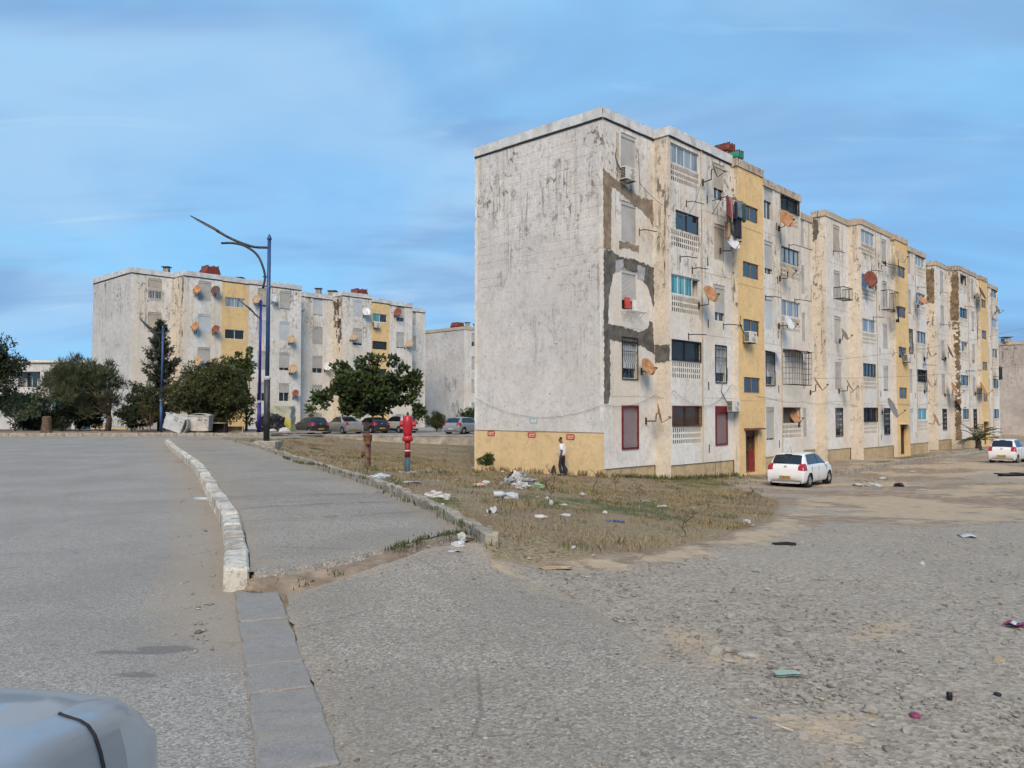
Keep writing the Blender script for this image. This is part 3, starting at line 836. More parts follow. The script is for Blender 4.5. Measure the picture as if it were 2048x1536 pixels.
AXF = (D1, NF, Z3)
def fbox(mb, fr, s0, s1, o0, o1, z0, z1, mi=0):
    mb.box(fr((s0 + s1) / 2, (o0 + o1) / 2, (z0 + z1) / 2), (abs(s1 - s0), abs(o1 - o0), abs(z1 - z0)), AXF, mi)
    return mb
def frame_mb(fr, s0, s1, z0, z1, o, w=0.05, d=0.06, mull=0, trans=None):
    mb = MB()
    fbox(mb, fr, s0, s0 + w, o - d, o, z0, z1); fbox(mb, fr, s1 - w, s1, o - d, o, z0, z1)
    fbox(mb, fr, s0 + w, s1 - w, o - d, o, z0, z0 + w); fbox(mb, fr, s0 + w, s1 - w, o - d, o, z1 - w, z1)
    for k in range(mull):
        c = s0 + (s1 - s0) * (k + 1) / (mull + 1)
        fbox(mb, fr, c - w * 0.5, c + w * 0.5, o - d * 0.9, o + 0.004, z0 + w, z1 - w)
    if trans: fbox(mb, fr, s0 + w, s1 - w, o - d * 0.8, o + 0.002, trans - w / 2, trans + w / 2)
    return mb
def bars_mb(fr, s0, s1, z0, z1, o, n, r=0.011, cross=(), frame=0.022, belly=0.0):
    mb = MB()
    f = frame
    fbox(mb, fr, s0, s0 + f, o - f, o, z0, z1); fbox(mb, fr, s1 - f, s1, o - f, o, z0, z1)
    fbox(mb, fr, s0 + f, s1 - f, o - f, o, z0, z0 + f); fbox(mb, fr, s0 + f, s1 - f, o - f, o, z1 - f, z1)
    for k in range(n):
        c = s0 + (s1 - s0) * (k + 1) / (n + 1)
        if belly:
            zb = z0 + (z1 - z0) * 0.42
            pts = [fr(c, o - f / 2, z1), fr(c, o - f / 2, zb + 0.12), fr(c, o + belly * 0.7, zb), fr(c, o + belly, zb - 0.14), fr(c, o + belly * 0.8, z0 + 0.12), fr(c, o - f / 2, z0)]
            mb.tube(pts, r, 4)
        else:
            mb.tube([fr(c, o - f / 2, z0), fr(c, o - f / 2, z1)], r, 4)
    for z in cross: fbox(mb, fr, s0 + f, s1 - f, o - f * 0.8, o + 0.004, z - 0.012, z + 0.012)
    return mb
def lattice_mb(fr, s0, s1, z0, z1, o, nx, nz, t=0.013, frame=0.06):
    """folding lattice: rows of crossing diagonals inside a frame"""
    mb = MB()
    f = frame
    fbox(mb, fr, s0, s0 + f, o - 0.05, o, z0, z1); fbox(mb, fr, s1 - f, s1, o - 0.05, o, z0, z1)
    fbox(mb, fr, s0 + f, s1 - f, o - 0.05, o, z0, z0 + f); fbox(mb, fr, s0 + f, s1 - f, o - 0.05, o, z1 - f, z1)
    a, b, c, d = s0 + f, s1 - f, z0 + f, z1 - f
    dx, dz = (b - a) / nx, (d - c) / nz
    for i in range(nx):
        for sgn in (1, -1):
            pts = []
            for j in range(nz + 1):
                k = (i + 0.5) * dx + a + sgn * dx * 0.42 * (1 if j % 2 else -1)
                pts.append(fr(k, o - 0.025 + 0.006 * sgn, c + j * dz))
            mb.tube(pts, t, 3, False)
    return mb

def put_shutter(fr, win, s0, s1, z0, z1, o, mat, bottom=None):
    """roller shutter: box on top, slatted curtain that may stop short of the sill"""
    mb = MB()
    zb = z0 if bottom is None else bottom
    n = max(4, int((z1 - 0.2 - zb) / 0.055))
    prev = None
    zz = np.linspace(z1 - 0.17, zb, n * 2 + 1)
    for i, z in enumerate(zz):
        off = o - 0.055 + (0.007 if i % 2 else 0.0)
        cur = (fr(s0 + 0.03, off, z), fr(s1 - 0.03, off, z))
        if prev: mb.quad(cur[0], cur[1], prev[1], prev[0])
        prev = cur
    fbox(mb, fr, s0 + 0.03, s1 - 0.03, o - 0.075, o - 0.035, zb - 0.04, zb)
    mb.build('shutter', mat, win)
    mb = MB()
    fbox(mb, fr, s0 + 0.004, s1 - 0.004, o - 0.13, o - 0.02, z1 - 0.185, z1 - 0.004)
    fbox(mb, fr, s0 + 0.004, s0 + 0.035, o - 0.10, o - 0.025, z0 + 0.004, z1 - 0.19); fbox(mb, fr, s1 - 0.035, s1 - 0.004, o - 0.10, o - 0.025, z0 + 0.004, z1 - 0.19)
    mb.build('shutter_box', mat, win)

def put_panes(fr, win, s0, s1, z0, z1, o, n, mats, w=0.045):
    for k in range(n):
        a = s0 + w + (s1 - s0 - 2 * w) * k / n; b = s0 + w + (s1 - s0 - 2 * w) * (k + 1) / n
        m = mats[k % len(mats)]
        if m is None: continue
        tl = random.uniform(-0.006, 0.006)
        MB().quad(fr(a + 0.01, o - 0.03 - tl, z0 + w), fr(b - 0.01, o - 0.03 + tl, z0 + w), fr(b - 0.01, o - 0.03 + tl, z1 - w), fr(a + 0.01, o - 0.03 - tl, z1 - w)).build('pane', M[m], win)

def add_window(root, fr, s0, s1, z0, z1, o, kind):
    """one window of a front, recessed in its opening; kind is 'what:option:...'"""
    k = kind.split(':')
    what = k[0]
    opt = k[1] if len(k) > 1 else ''
    oi = o - 0.06
    sh = {'': 'shutter', 'p': 'shutter_pale', 'b': 'shutter_beige'}
    if what == 'sh':
        win = frame_mb(fr, s0, s1, z0, z1, oi - 0.05, 0.045).build('window', M['alu'], root)
        put_shutter(fr, win, s0, s1, z0, z1, o - 0.01, M[sh[opt]])
    elif what == 'half':
        fr_ = float(k[2]); zb = z1 - (z1 - z0) * fr_
        win = frame_mb(fr, s0, s1, z0, z1, oi - 0.05, 0.05, mull=1).build('window', M['alu'], root)
        put_panes(fr, win, s0, s1, z0, zb, oi - 0.05, 2, ['glass', 'glass'])
        put_shutter(fr, win, s0, s1, z0, z1, o - 0.01, M[sh[opt]], zb)
    elif what in ('bars', 'fancy'):
        win = frame_mb(fr, s0, s1, z0, z1, oi - 0.06, 0.05).build('window', M['alu'], root)
        if opt != 'd': put_shutter(fr, win, s0, s1, z0, z1, o - 0.03, M['shutter_pale'], z0 + (z1 - z0) * 0.28)
        put_panes(fr, win, s0, s1, z0, z1 if opt == 'd' else z0 + (z1 - z0) * 0.28, oi - 0.06, 2, ['glass', 'glass'])
        if what == 'bars':
            bars_mb(fr, s0 - 0.03, s1 + 0.03, z0 - 0.04, z1 + 0.03, o + 0.05, 7, 0.011, (z1 - 0.18, z1 - 0.62), 0.035, 0.10).build('grille', M['bar_black'], win)
        else:
            g = bars_mb(fr, s0 - 0.03, s1 + 0.03, z0 - 0.04, z1 + 0.03, o + 0.04, 3, 0.013, (), 0.055)
            nz = 5
            for j in range(nz):
                zc = z0 + (z1 - z0) * (j + 0.5) / nz
                for cx in (0.25, 0.5, 0.75):
                    c = fr(s0 + (s1 - s0) * cx, o + 0.025, zc)
                    pts = [c + D1 * (0.095 * math.cos(q)) + Z3 * (0.15 * math.sin(q)) for q in np.linspace(0, 2 * math.pi, 9)]
                    g.tube(pts, 0.018, 3, False)
            g.build('grille', M['bar_black'], win)
    elif what == 'redlat':
        win = frame_mb(fr, s0, s1, z0, z1, oi - 0.06, 0.05).build('window', M['alu'], root)
        put_shutter(fr, win, s0, s1, z0, z1, o - 0.04, M['shutter_pale'])
        zt = z1 + 0.05 - (0.28 if opt == 't' else 0.0)
        lattice_mb(fr, s0 - 0.06, s1 + 0.06, z0 - 0.07, zt, o + 0.05, 5, 12, 0.016, 0.075).build('lattice', M['bar_red'], win)
        if opt == 't': fbox(MB(), fr, s0 - 0.06, s1 + 0.06, o, o + 0.05, zt + 0.003, z1 + 0.05).build('lintel_plate', M['bar_red'], win)
    elif what == 'gl':
        n = int(k[2]); fm = {'w': 'alu', 'd': 'frame_dark', 'b': 'frame_brown'}[opt]
        mats = k[3].split(',') if len(k) > 3 else ['glass']
        mats = [None if q == 'open' else q for q in mats]
        win = frame_mb(fr, s0, s1, z0, z1, oi, 0.055, 0.07, n - 1).build('window', M[fm], root)
        put_panes(fr, win, s0, s1, z0, z1, oi, n, mats)
    elif what == 'mesh':
        win = frame_mb(fr, s0, s1, z0, z1, oi - 0.03, 0.05, mull=1).build('window', M['frame_dark'], root)
        put_panes(fr, win, s0, s1, z0, z1, oi - 0.05, 2, ['glass'])
        m = {'': 'bar_black', 'r': 'bar_rust', 'w': 'bar_white'}[opt]
        lattice_mb(fr, s0 - 0.03, s1 + 0.03, z0 - 0.03, z1 + 0.03, o + 0.04, 11, 6, 0.013, 0.045).build('grille', M[m], win)
    elif what == 'cage':
        win = frame_mb(fr, s0, s1, z0, z1, oi, 0.06, 0.07, 3, z0 + (z1 - z0) * 0.68).build('window', M['alu'], root)
        put_panes(fr, win, s0, s1, z0, z1, oi, 4, ['glass'])
        g = MB(); a, b, zt, zb_, out = s0 - 0.05, s1 + 0.3, z1 + 0.06, z0 - 0.1, 0.55
        for z in np.linspace(zb_, zt, 7):
            g.tube([fr(a, o, z), fr(a, o + out, z), fr(b, o + out, z), fr(b, o, z)], 0.018 if z in (zb_, zt) else 0.009, 4)
        for q in np.linspace(a, b, 12): g.tube([fr(q, o + out, zb_), fr(q, o + out, zt)], 0.011, 4)
        for q in np.linspace(0, out, 4): g.tube([fr(b, o + q, zb_), fr(b, o + q, zt)], 0.011, 4); g.tube([fr(a, o + q, zb_), fr(a, o + q, zt)], 0.011, 4)
        for q in np.linspace(a, b, 8): g.tube([fr(q, o, zb_), fr(q, o + out, zb_)], 0.011, 4)
        g.build('cage', M['bar_black'], win)
    elif what == 'dark':
        win = frame_mb(fr, s0, s1, z0, z1, oi, 0.03, 0.05).build('window', M['frame_brown'], root)
    else:
        raise ValueError(kind)
    return win

def claustra(root, fr, s0, s1, z0, z1, o, mat, filled=False):
    """pierced balcony screen: rows of upright slots"""
    mb = MB()
    nz, nx = 3, 14
    h = (z1 - z0) / nz; w = (s1 - s0) / nx
    for j in range(nz + 1):
        zc = z0 + j * h
        fbox(mb, fr, s0, s1, o - 0.030, o - 0.018, max(z0, zc - 0.04), min(z1, zc + 0.04))
    for i in range(nx + 1):
        c = s0 + i * w
        fbox(mb, fr, max(s0, c - 0.040), min(s1, c + 0.040), o - 0.026, o - 0.012, z0 + 0.001, z1 - 0.001)
    if filled:
        fbox(mb, fr, s0, s1, o - 0.07, o - 0.032, z0, z1, 1)
    return mb.build('pierced_screen', [mat, M['cement_dark']], root)

def sheets(root, P, length, z0, z1, out, ax, mat, step=1.0, name='membrane_sheet'):
    """roof edge cladding, sheet by sheet"""
    n = max(1, round(length / step)); L = length / n
    for k in range(n):
        mb = MB()
        mb.box(P((k + 0.5) * L) + Z3 * ((z0 + z1) / 2 + random.uniform(-0.012, 0.012)) + ax[1] * out, (L - 0.018, 0.06, z1 - z0), ax)
        mb.build(name, mat, root)

def ragged(pts, amp, step=0.09, seed=1):
    r = random.Random(seed)
    out = []
    n = len(pts)
    for i in range(n):
        a = Vector(pts[i]); b = Vector(pts[(i + 1) % n])
        m = max(1, int((b - a).length / step))
        d = (b - a).normalized() if (b - a).length else Vector((1, 0))
        for k in range(m):
            p = a.lerp(b, k / m); q = r.uniform(-amp, amp)
            out.append((p.x - d.y * q, p.y + d.x * q))
    return out

def build_row(name, label, C, zo, prof, glen, gmat, kinds, ret_mat='cream', zb=-2.4, membrane=(0, 0), blocks=False, stairs=None, end_back=8.2, gable=True, ztops=None, group=None, claus=True):
    """prof: (s0, s1, o, material, z top, columns); column: (kind list from the top floor down, s0, s1, type)"""
    root = thing(name, label, 'building', (C[0], C[1], zo + zb + 1), 0, group, True)
    fr = Front(C, zo)
    mats = {}
    def mbm(m):
        if m not in mats: mats[m] = MB()
        return mats[m]
    for i, (s0, s1, o, m, zt, cols) in enumerate(prof):
        ops = []
        for col in cols:
            typ, a, b, kl = col
            for row, kd in enumerate(kl):
                if not kd: continue
                if typ == 'win': z1 = 14.28 - FLOOR * row; z0 = z1 - 1.86
                elif typ == 'bal': z1 = 14.30 - FLOOR * row; z0 = z1 - 0.93
                elif typ == 'stair': z1 = 12.60 - 3.06 * row; z0 = z1 - 0.84
                elif typ == 'stairh': z1 = 13.02 - 3.08 * row; z0 = z1 - 0.92
                elif typ == 'sq': z1 = 13.75 - FLOOR * row; z0 = z1 - 1.35
                a2 = a
                if kd.startswith('@'):
                    a2 = a + 0.42; kd = kd[1:]
                ops.append((a2, b, z0, z1, 0.42 if typ in ('bal', 'stair') else 0.22))
                add_window(root, fr, a2, b, z0, z1, o, kd)
                if typ == 'bal' and claus:
                    cz1 = z0 - 0.07; cz0 = cz1 - 0.80
                    fill = kd.startswith('mesh') and 'r' not in kd
                    ops.append((a + 0.02, b, cz0, cz1, 0.9))
                    claustra(root, fr, a + 0.02, b, cz0, cz1, o, M[m], fill)
        pl = -0.89 if m != 'yellow' else zb
        if m == 'yellow' and stairs:
            ops.append((stairs[0], stairs[1], -1.62, 0.62, 0.5))
        tgt = MB() if m == 'yellow' else mbm(m)
        wall_panel(tgt, lambda s, z, o=o: fr(s, o, z), s0, s1, pl, zt, ops, D1, NF)
        if m == 'yellow': tgt.build('stairwell_wall', [M[m], M['interior']], root)
        if pl > zb:
            pm = MB(); wall_panel(pm, lambda s, z, o=o: fr(s, o - 0.05, z), s0, s1, zb, pl, [], D1, NF); pm.build('plinth', M['plinth'], root)
            wall_panel(mbm(m), lambda s, z, o=o: fr(s, o, pl) - NF * z, s0, s1, 0, 0.05, [], D1, NF)
        # side return to the next segment
        if i + 1 < len(prof):
            o2, zt2 = prof[i + 1][2], prof[i + 1][4]
            if abs(o2 - o) > 0.01:
                a_, b_ = (o, o2)
                mm = ret_mat
                wall_panel(mbm(mm), lambda q, z, s1=s1: fr(s1, q, z), min(a_, b_), max(a_, b_), zb, min(zt, zt2) if o2 > o else zt, [], NF, -D1)
    s_end, o_end = prof[-1][1], prof[-1][2]
    o0 = prof[0][2]; zt0 = prof[0][4]
    if gable:
        wall_panel(mbm(gmat), lambda q, z: fr(0, o0, z) + D2 * q, 0, glen, 0.69, zt0, [], D2, -D1)
        wall_panel(mbm('base_band'), lambda q, z: fr(0.035, o0, z) + D2 * q, 0.0, glen, zb, 0.69, [], D2, -D1)
        mbm('base_band').quad(fr(0, o0, 0.69), fr(0.035, o0, 0.69), fr(0.035, o0, 0.69) + D2 * glen, fr(0, o0, 0.69) + D2 * glen)
    else:
        wall_panel(mbm(ret_mat), lambda q, z: fr(0, o0, z) + D2 * q, 0, 0.9, zb, zt0, [], D2, -D1)
    # back, far end and roof
    wall_panel(mbm('white'), lambda s, z: fr(s, o0 - glen, z), 0, s_end, zb, 14.55, [], D1, NF)
    wall_panel(mbm('white'), lambda q, z: fr(s_end, o_end, z) + D2 * q, 0, glen + o_end, zb, 14.55, [], D2, D1)
    names = {'yellow': 'stairwell_wall', 'plinth': 'plinth', 'base_band': 'base_band', gmat: 'gable_wall', ret_mat: 'side_wall'}
    for m, b in mats.items():
        b.build(names.get(m, 'front_wall'), [M[m], M['interior']], root)
    rb = MB()
    for (s0, s1, o, m, zt, cols) in prof:
        rb.quad(fr(s0, o - 0.02, zt - 0.45), fr(s1, o - 0.02, zt - 0.45), fr(s1, -glen + o0, zt - 0.45), fr(s0, -glen + o0, zt - 0.45))
    rb.build('roof', M['concrete'], root)
    # roof edge
    for i, (s0, s1, o, m, zt, cols) in enumerate(prof):
        if membrane[0] <= s0 < membrane[1]:
            sheets(root, lambda q, s0=s0, o=o: fr(s0 + q, o, 0), s1 - s0 + (0.03 if i == 0 else 0), zt - 0.42, zt + 0.03, 0.05, AXF, M['membrane'])
            fbox(MB(), fr, s0, s1, o + 0.01, o + 0.035, zt - 0.50, zt - 0.425).build('roof_seam', M['seam'], root)
        else:
            fbox(MB(), fr, s0, s1 + 0.02, o - 0.2, o + 0.06, zt - 0.40, zt).build('coping', M['coping'], root)
        if i + 1 < len(prof) and prof[i + 1][2] > o + 0.1:
            o2 = prof[i + 1][2]; zt2 = prof[i + 1][4]
            mem = membrane[0] <= prof[i + 1][0] < membrane[1]
            MB().box(fr(s1 - 0.035, (o + o2) / 2 + 0.04, zt2 - 0.20), (0.06, o2 - o + 0.06, 0.42), AXF).build('coping', M['membrane' if mem else 'coping'], root)
    if gable:
        if membrane[1] > 0:
            sheets(root, lambda q: fr(0, o0, 0) + D2 * q, glen, zt0 - 0.42, zt0 + 0.03, 0.05, (D2, -D1, Z3), M['membrane'])
            MB().box(fr(0, o0, zt0 - 0.46) + D2 * (glen / 2) - D1 * 0.022, (glen, 0.03, 0.075), (D2, -D1, Z3)).build('roof_seam', M['seam'], root)
        else:
            MB().box(fr(0, o0, zt0 - 0.2) + D2 * (glen / 2) - D1 * 0.03, (glen, 0.12, 0.40), (D2, -D1, Z3)).build('coping', M['coping'], root)
    else:
        MB().box(fr(0, o0, zt0 - 0.2) + D2 * 0.45 - D1 * 0.03, (0.95, 0.1, 0.40), (D2, -D1, Z3)).build('coping', M['coping'], root)
    return root, fr

def block_prof(A, BL, B, ST, C, D, E, base=0.0, wm=('white', 'white', 'white', 'white', 'white')):
    q = base
    return [(q, q + 4.0, 0.0, wm[0], 15.0, [('win', q + 1.36, q + 2.54, A)]),
            (q + 4.0, q + 6.9, 0.85, wm[1], 15.0, [('bal', q + 4.14, q + 6.74, BL)]),
            (q + 6.9, q + 10.05, 0.852, wm[2], 15.0, [('win', q + 8.17, q + 9.26, B)]),
            (q + 10.05, q + 13.0, 1.15, 'yellow', 14.85, [('stair', q + 10.62, q + 12.47, ST)]),
            (q + 13.0, q + 15.75, 0.852, wm[3], 14.62, [('win', q + 13.75, q + 14.8, C)]),
            (q + 15.75, q + 18.6, 0.85, wm[3], 14.62, [('bal', q + 15.85, q + 18.35, D)]),
            (q + 18.6, q + 24.4, -0.85, wm[4], 14.62, [('win', q + 22.2, q + 23.1, E)])]

W2 = 'gl:b:2:glass,glass'
B1, F1 = build_row('apartment_building', 'nearest five-storey block with blank stained gable, grey cement patches and yellow base band', C1, 0.0,
    block_prof(['sh:', 'sh:', 'half::0.74', 'bars', 'redlat'],
               ['gl:w:4:glass_curtain', '@gl:d:2:glass', 'gl:w:4:glass_blue,glass_blue,glass_blue,open', 'mesh', 'mesh:r'],
               ['half:b:0.66', 'sh:b', 'half::0.74', 'bars', 'redlat:t'],
               [W2, W2, W2, W2],
               ['half::0.42', 'half::0.80', 'sh:p', 'bars', 'half::0.9'],
               ['mesh', 'gl:d:4:glass_curtain', 'gl:w:3:glass_curtain', '', 'dark'],
               ['sh:'] * 5, wm=('white', 'white', 'white', 'white', 'white')),
    8.1, 'gable', None, membrane=(0, 9), stairs=(10.75, 12.15))
C2b = C1 + D1 * 24.4
B2, F2 = build_row('apartment_building', 'middle block of the right-hand row, two mouldy cream returns and a dark green door', C2b, 0.0,
    block_prof(['sh:b', 'sh:', 'sh:', 'sh:', 'fancy'],
               ['gl:w:3:glass_curtain', 'gl:w:2:glass', 'gl:w:2:glass_curtain', 'gl:d:4:glass', 'mesh'],
               ['half::0.85', 'sh:', 'sh:', 'half::0.9', 'fancy'],
               [W2, W2, W2, W2],
               ['sh:b', 'half::0.93', 'bars', 'sh:', 'sh:p'],
               ['gl:w:3:glass_curtain', 'gl:w:3:glass', 'gl:d:3:glass_curtain', 'mesh', 'gl:w:2:glass_blue'],
               ['sh:'] * 5),
    8.1, 'gable', None, membrane=(-2, -1), stairs=(10.75, 12.15), gable=False, ret_mat='cream')
C3b = C1 + D1 * 48.8
B3, F3 = build_row('apartment_building', 'farthest block of the right-hand row with bare brown masonry patches on its returns', C3b, 0.0,
    block_prof(['sh:', 'sh:', 'half::0.9', 'sh:', 'fancy:d'],
               ['@gl:d:2:open', 'gl:d:3:glass', '@gl:w:2:glass,open', 'gl:d:2:glass', '@gl:d:2:glass'],
               ['sh:', 'half::0.9', 'half::0.8', 'sh:', 'fancy:d'],
               [W2, W2, W2, W2],
               ['sh:', 'sh:', 'sh:', 'sh:', 'sh:'],
               ['gl:w:2:glass', 'gl:w:2:glass_curtain', 'gl:w:2:glass', 'gl:d:2:glass', 'gl:d:2:glass'],
               ['sh:'] * 5),
    8.1, 'gable', None, membrane=(-2, -1), stairs=(10.75, 12.15), gable=False, ret_mat='cream')

# ---- entrance doors, canopies, window awnings
def entrance(root, fr, leaf, red):
    o = 1.15
    d = frame_mb(fr, 10.75, 12.15, -1.62, 0.62, o - 0.2, 0.09, 0.1).build('door', M['door_brown'], root)
    fbox(MB(), fr, 10.84, 11.5, o - 0.33, o - 0.28, -1.55, 0.30).build('door_leaf', M[leaf], d)
    fbox(MB(), fr, 11.52, 12.06, o - 0.30, o - 0.25, -1.55, -0.45).build('door_panel', M['door_red' if red else leaf], d)
    bars_mb(fr, 11.52, 12.06, -0.44, 0.30, o - 0.26, 6, 0.012).build('door_grille', M['bar_rust'], d)
    fbox(MB(), fr, 10.84, 12.06, o - 0.30, o - 0.26, 0.31, 0.53).build('transom', M['door_brown'], d)
    MB().box(fr(11.4, o - 0.24, -0.55), (0.03, 0.06, 0.14), AXF).build('door_handle', M['bar_black'], d)
    fbox(MB(), fr, 10.55, 12.35, o + 0.0, o + 0.35, 0.66, 0.74).build('door_canopy', M['door_brown' if red else 'cream'], root)
    for z in (2.9, 5.95, 9.0, 12.05): fbox(MB(), fr, 10.06, 12.99, o, o + 0.012, z - 0.72, z - 0.69).build('floor_band', M['base_band'], root)
entrance(B1, F1, 'door_dark', True); entrance(B2, F2, 'door_green', False); entrance(B3, F3, 'door_dark', False)
# projecting cage window of the nearest block (second floor, beside the yard)
wz1 = 14.30 - FLOOR * 3 + 0.05
cage = add_window(B1, F1, 15.95, 18.3, wz1 - 1.75, wz1, 0.86, 'cage')
aw = MB()
for k in range(9):
    s = 15.85 + k * 0.32
    aw.quad(F1(s, 0.86, wz1 + 0.22), F1(s + 0.32, 0.86, wz1 + 0.22), F1(s + 0.32, 1.56, wz1 + 0.08 + 0.04 * math.sin(k * 1.4 + 1.4)), F1(s, 1.56, wz1 + 0.08 + 0.04 * math.sin(k * 1.4)))
aw.build('awning', M['bar_rust'], B1)
aw = MB().quad(F1(13.65, 0.86, 5.02), F1(15.0, 0.86, 5.02), F1(15.1, 1.4, 4.86), F1(13.7, 1.4, 4.86))
aw.build('awning', M['cement_light'], B1)
# drip lines between panels
for root, fr in ((B1, F1), (B2, F2), (B3, F3)):
    for k in range(1, 5):
        z = 14.28 - FLOOR * k + 0.45
        for a, b, o in ((0.05, 3.98, 0.0), (6.95, 10.0, 0.852), (13.05, 15.7, 0.852)):
            fbox(MB(), fr, a, b, o - 0.01, o + 0.006, z - 0.012, z + 0.012).build('panel_joint', M['coping'], root)
    for s, o in ((6.9, 0.86), (15.75, 0.86)):
        mb = MB()
        mb.tube([fr(s, o + 0.02, 14.9 if s < 10 else 14.4), fr(s + 0.015, o + 0.02, 7), fr(s - 0.01, o + 0.02, -0.8)], 0.03, 5)
        mb.build('downpipe', M['coping'], root)
    # vent slots
    for k in range(5):
        for s in (7.45, 15.3):
            fbox(MB(), fr, s, s + 0.09, 0.85, 0.862, 12.0 - FLOOR * k, 12.42 - FLOOR * k).build('vent_slot', M['seam'], root)
# ---- cement repairs on the first bay of the nearest block (s, z outlines)
def patch(root, fr, pts, o, mat, seed, amp=0.05, th=0.012, name='cement_patch', plane='f'):
    pl = ragged(pts, amp, 0.1, seed)
    if plane == 'f': mb = MB().prism(pl, fr(0, o, 0), D1, Z3, NF, th)
    elif plane == 'g': mb = MB().prism(pl, fr(0, o, 0), D2, Z3, -D1, th)
    else: mb = MB().prism(pl, fr(plane, 0, 0), NF, Z3, -D1, th)
    return mb.build(name, mat, root)
patch(B1, F1, [(0.02, 8.75), (0.02, 12.35), (0.55, 12.1), (2.0, 11.75), (3.0, 11.55), (3.9, 11.65), (3.95, 10.3), (3.6, 10.7), (2.9, 11.0), (2.0, 11.25), (0.62, 11.66), (0.56, 8.75)], 0.0, M['cement_brown'], 3)
patch(B1, F1, [(1.15, 9.3), (2.7, 9.3), (2.7, 8.95), (1.9, 9.05), (1.2, 8.92)], 0.0, M['cement_brown'], 4)
patch(B1, F1, [(0.02, 1.95), (0.02, 8.72), (0.6, 8.72), (1.3, 8.55), (2.5, 8.6), (3.95, 8.42), (3.97, 6.55), (3.45, 7.4), (2.7, 8.05), (1.4, 8.1), (0.70, 7.7), (0.34, 6.6), (0.32, 5.45), (1.4, 5.42), (2.7, 5.3), (3.45, 5.52), (3.6, 5.9), (3.85, 5.8), (3.96, 4.3), (3.55, 4.45), (3.2, 4.6), (1.5, 4.72), (0.46, 4.78), (0.45, 2.4), (0.32, 1.95)], 0.0, M['cement_dark'], 5)
patch(B1, F1, [(0.85, 7.75), (1.5, 8.12), (1.5, 8.5), (0.9, 8.35)], 0.004, M['cement_light'], 6, 0.04)
patch(B1, F1, [(2.55, 7.75), (3.1, 7.7), (3.2, 8.3), (2.6, 8.4)], 0.004, M['cement_light'], 7, 0.04)
patch(B1, F1, [(0.02, 3.9), (0.8, 3.95), (0.83, 4.7), (0.02, 4.75)], 0.0, M['cement_dark'], 8, 0.04, plane=3.998)
patch(B1, F1, [(0.98, 12.4), (1.18, 12.4), (1.18, 14.2), (0.98, 14.2)], 0.0, M['coping'], 9, 0.03, 0.006)
patch(B1, F1, [(0.0, 1.2), (0.2, 1.2), (0.2, 14.4), (0.0, 14.4)], 0.0, M['white'], 11, 0.02, 0.008, 'corner_strip', 'g')
patch(B1, F1, [(7.92, 1.0), (8.1, 1.0), (8.1, 14.4), (7.9, 14.4)], 0.0, M['white'], 12, 0.02, 0.008, 'corner_strip', 'g')
# mould and bare masonry on the cream returns of the far blocks
M['masonry'] = simple('bare_masonry', (0.185, 0.135, 0.088), 0.95, 0, 0.45, 3, dirt=(0.10, 0.07, 0.045), dirt_amt=0.7, bump=0.8)
patch(B3, F3, [(-0.72, 11.3), (-0.12, 11.2), (-0.1, 14.3), (-0.75, 14.3)], 0, M['masonry'], 14, 0.04, plane=-0.0)
patch(B3, F3, [(0.1, 10.0), (0.83, 9.9), (0.83, 14.4), (0.45, 14.3), (0.15, 13.9), (0.3, 13.0), (0.12, 12.2)], 0, M['masonry'], 15, 0.06, plane=3.998)
patch(B3, F3, [(0.35, -1.0), (0.83, -1.0), (0.83, 9.85), (0.3, 9.85), (0.45, 6.0), (0.4, 3.0)], 0, M['masonry'], 16, 0.1, plane=3.998)
for k in range(26):
    z = random.uniform(0.5, 9.6); o = random.uniform(0.35, 0.75); q = random.uniform(0.08, 0.22)
    patch(B3, F3, [(o - q, z - 0.09), (o + q * 0.4, z - 0.1), (o + q * 0.4, z + 0.09), (o - q, z + 0.08)], 0, M['white'], 200 + k, 0.03, 0.02, 'plaster_scrap', 3.996)
patch(B2, F2, [(-0.82, 12.9), (-0.5, 13.2), (-0.4, 14.4), (-0.82, 14.5)], 0, M['cement_dark'], 17, 0.06, plane=-0.0)

# ---- courses of blockwork showing through the gable render
blk = []
for k in range(5):
    r = random.Random(k + 3)
    bm = bmesh.new(); bmesh.ops.create_cube(bm, size=1.0)
    bmesh.ops.scale(bm, vec=(0.635, 0.05, 0.385), verts=bm.verts)
    for v in bm.verts: v.co += Vector((r.uniform(-.012, .012), r.uniform(-.001, .001), r.uniform(-.010, .010)))
    bmesh.ops.bevel(bm, geom=bm.edges[:], offset=0.012, segments=1, affect='EDGES')
    me = bpy.data.meshes.new('render_block'); bm.to_mesh(me); bm.free(); me.materials.append(M['gable']); blk.append(me)
ang = math.atan2(D2.y, D2.x)
row = 0; z = 7.2
while z < 14.2:
    q = 0.36 + (0.0 if row % 2 else 0.33)
    while q < 7.75:
        keep = random.random() < min(1.0, 0.35 + (z - 7.2) / 4.0)
        if keep:
            p = F1(0, 0, z) + D2 * q + D1 * 0.0185 - D1 * random.choice((0, 0, 0.001, 0.002, 0.003))
            o = share('render_block', random.choice(blk), B1, p - ORG[B1.name], (0, random.uniform(-.006, .006), ang))
        q += 0.655
    z += 0.405; row += 1
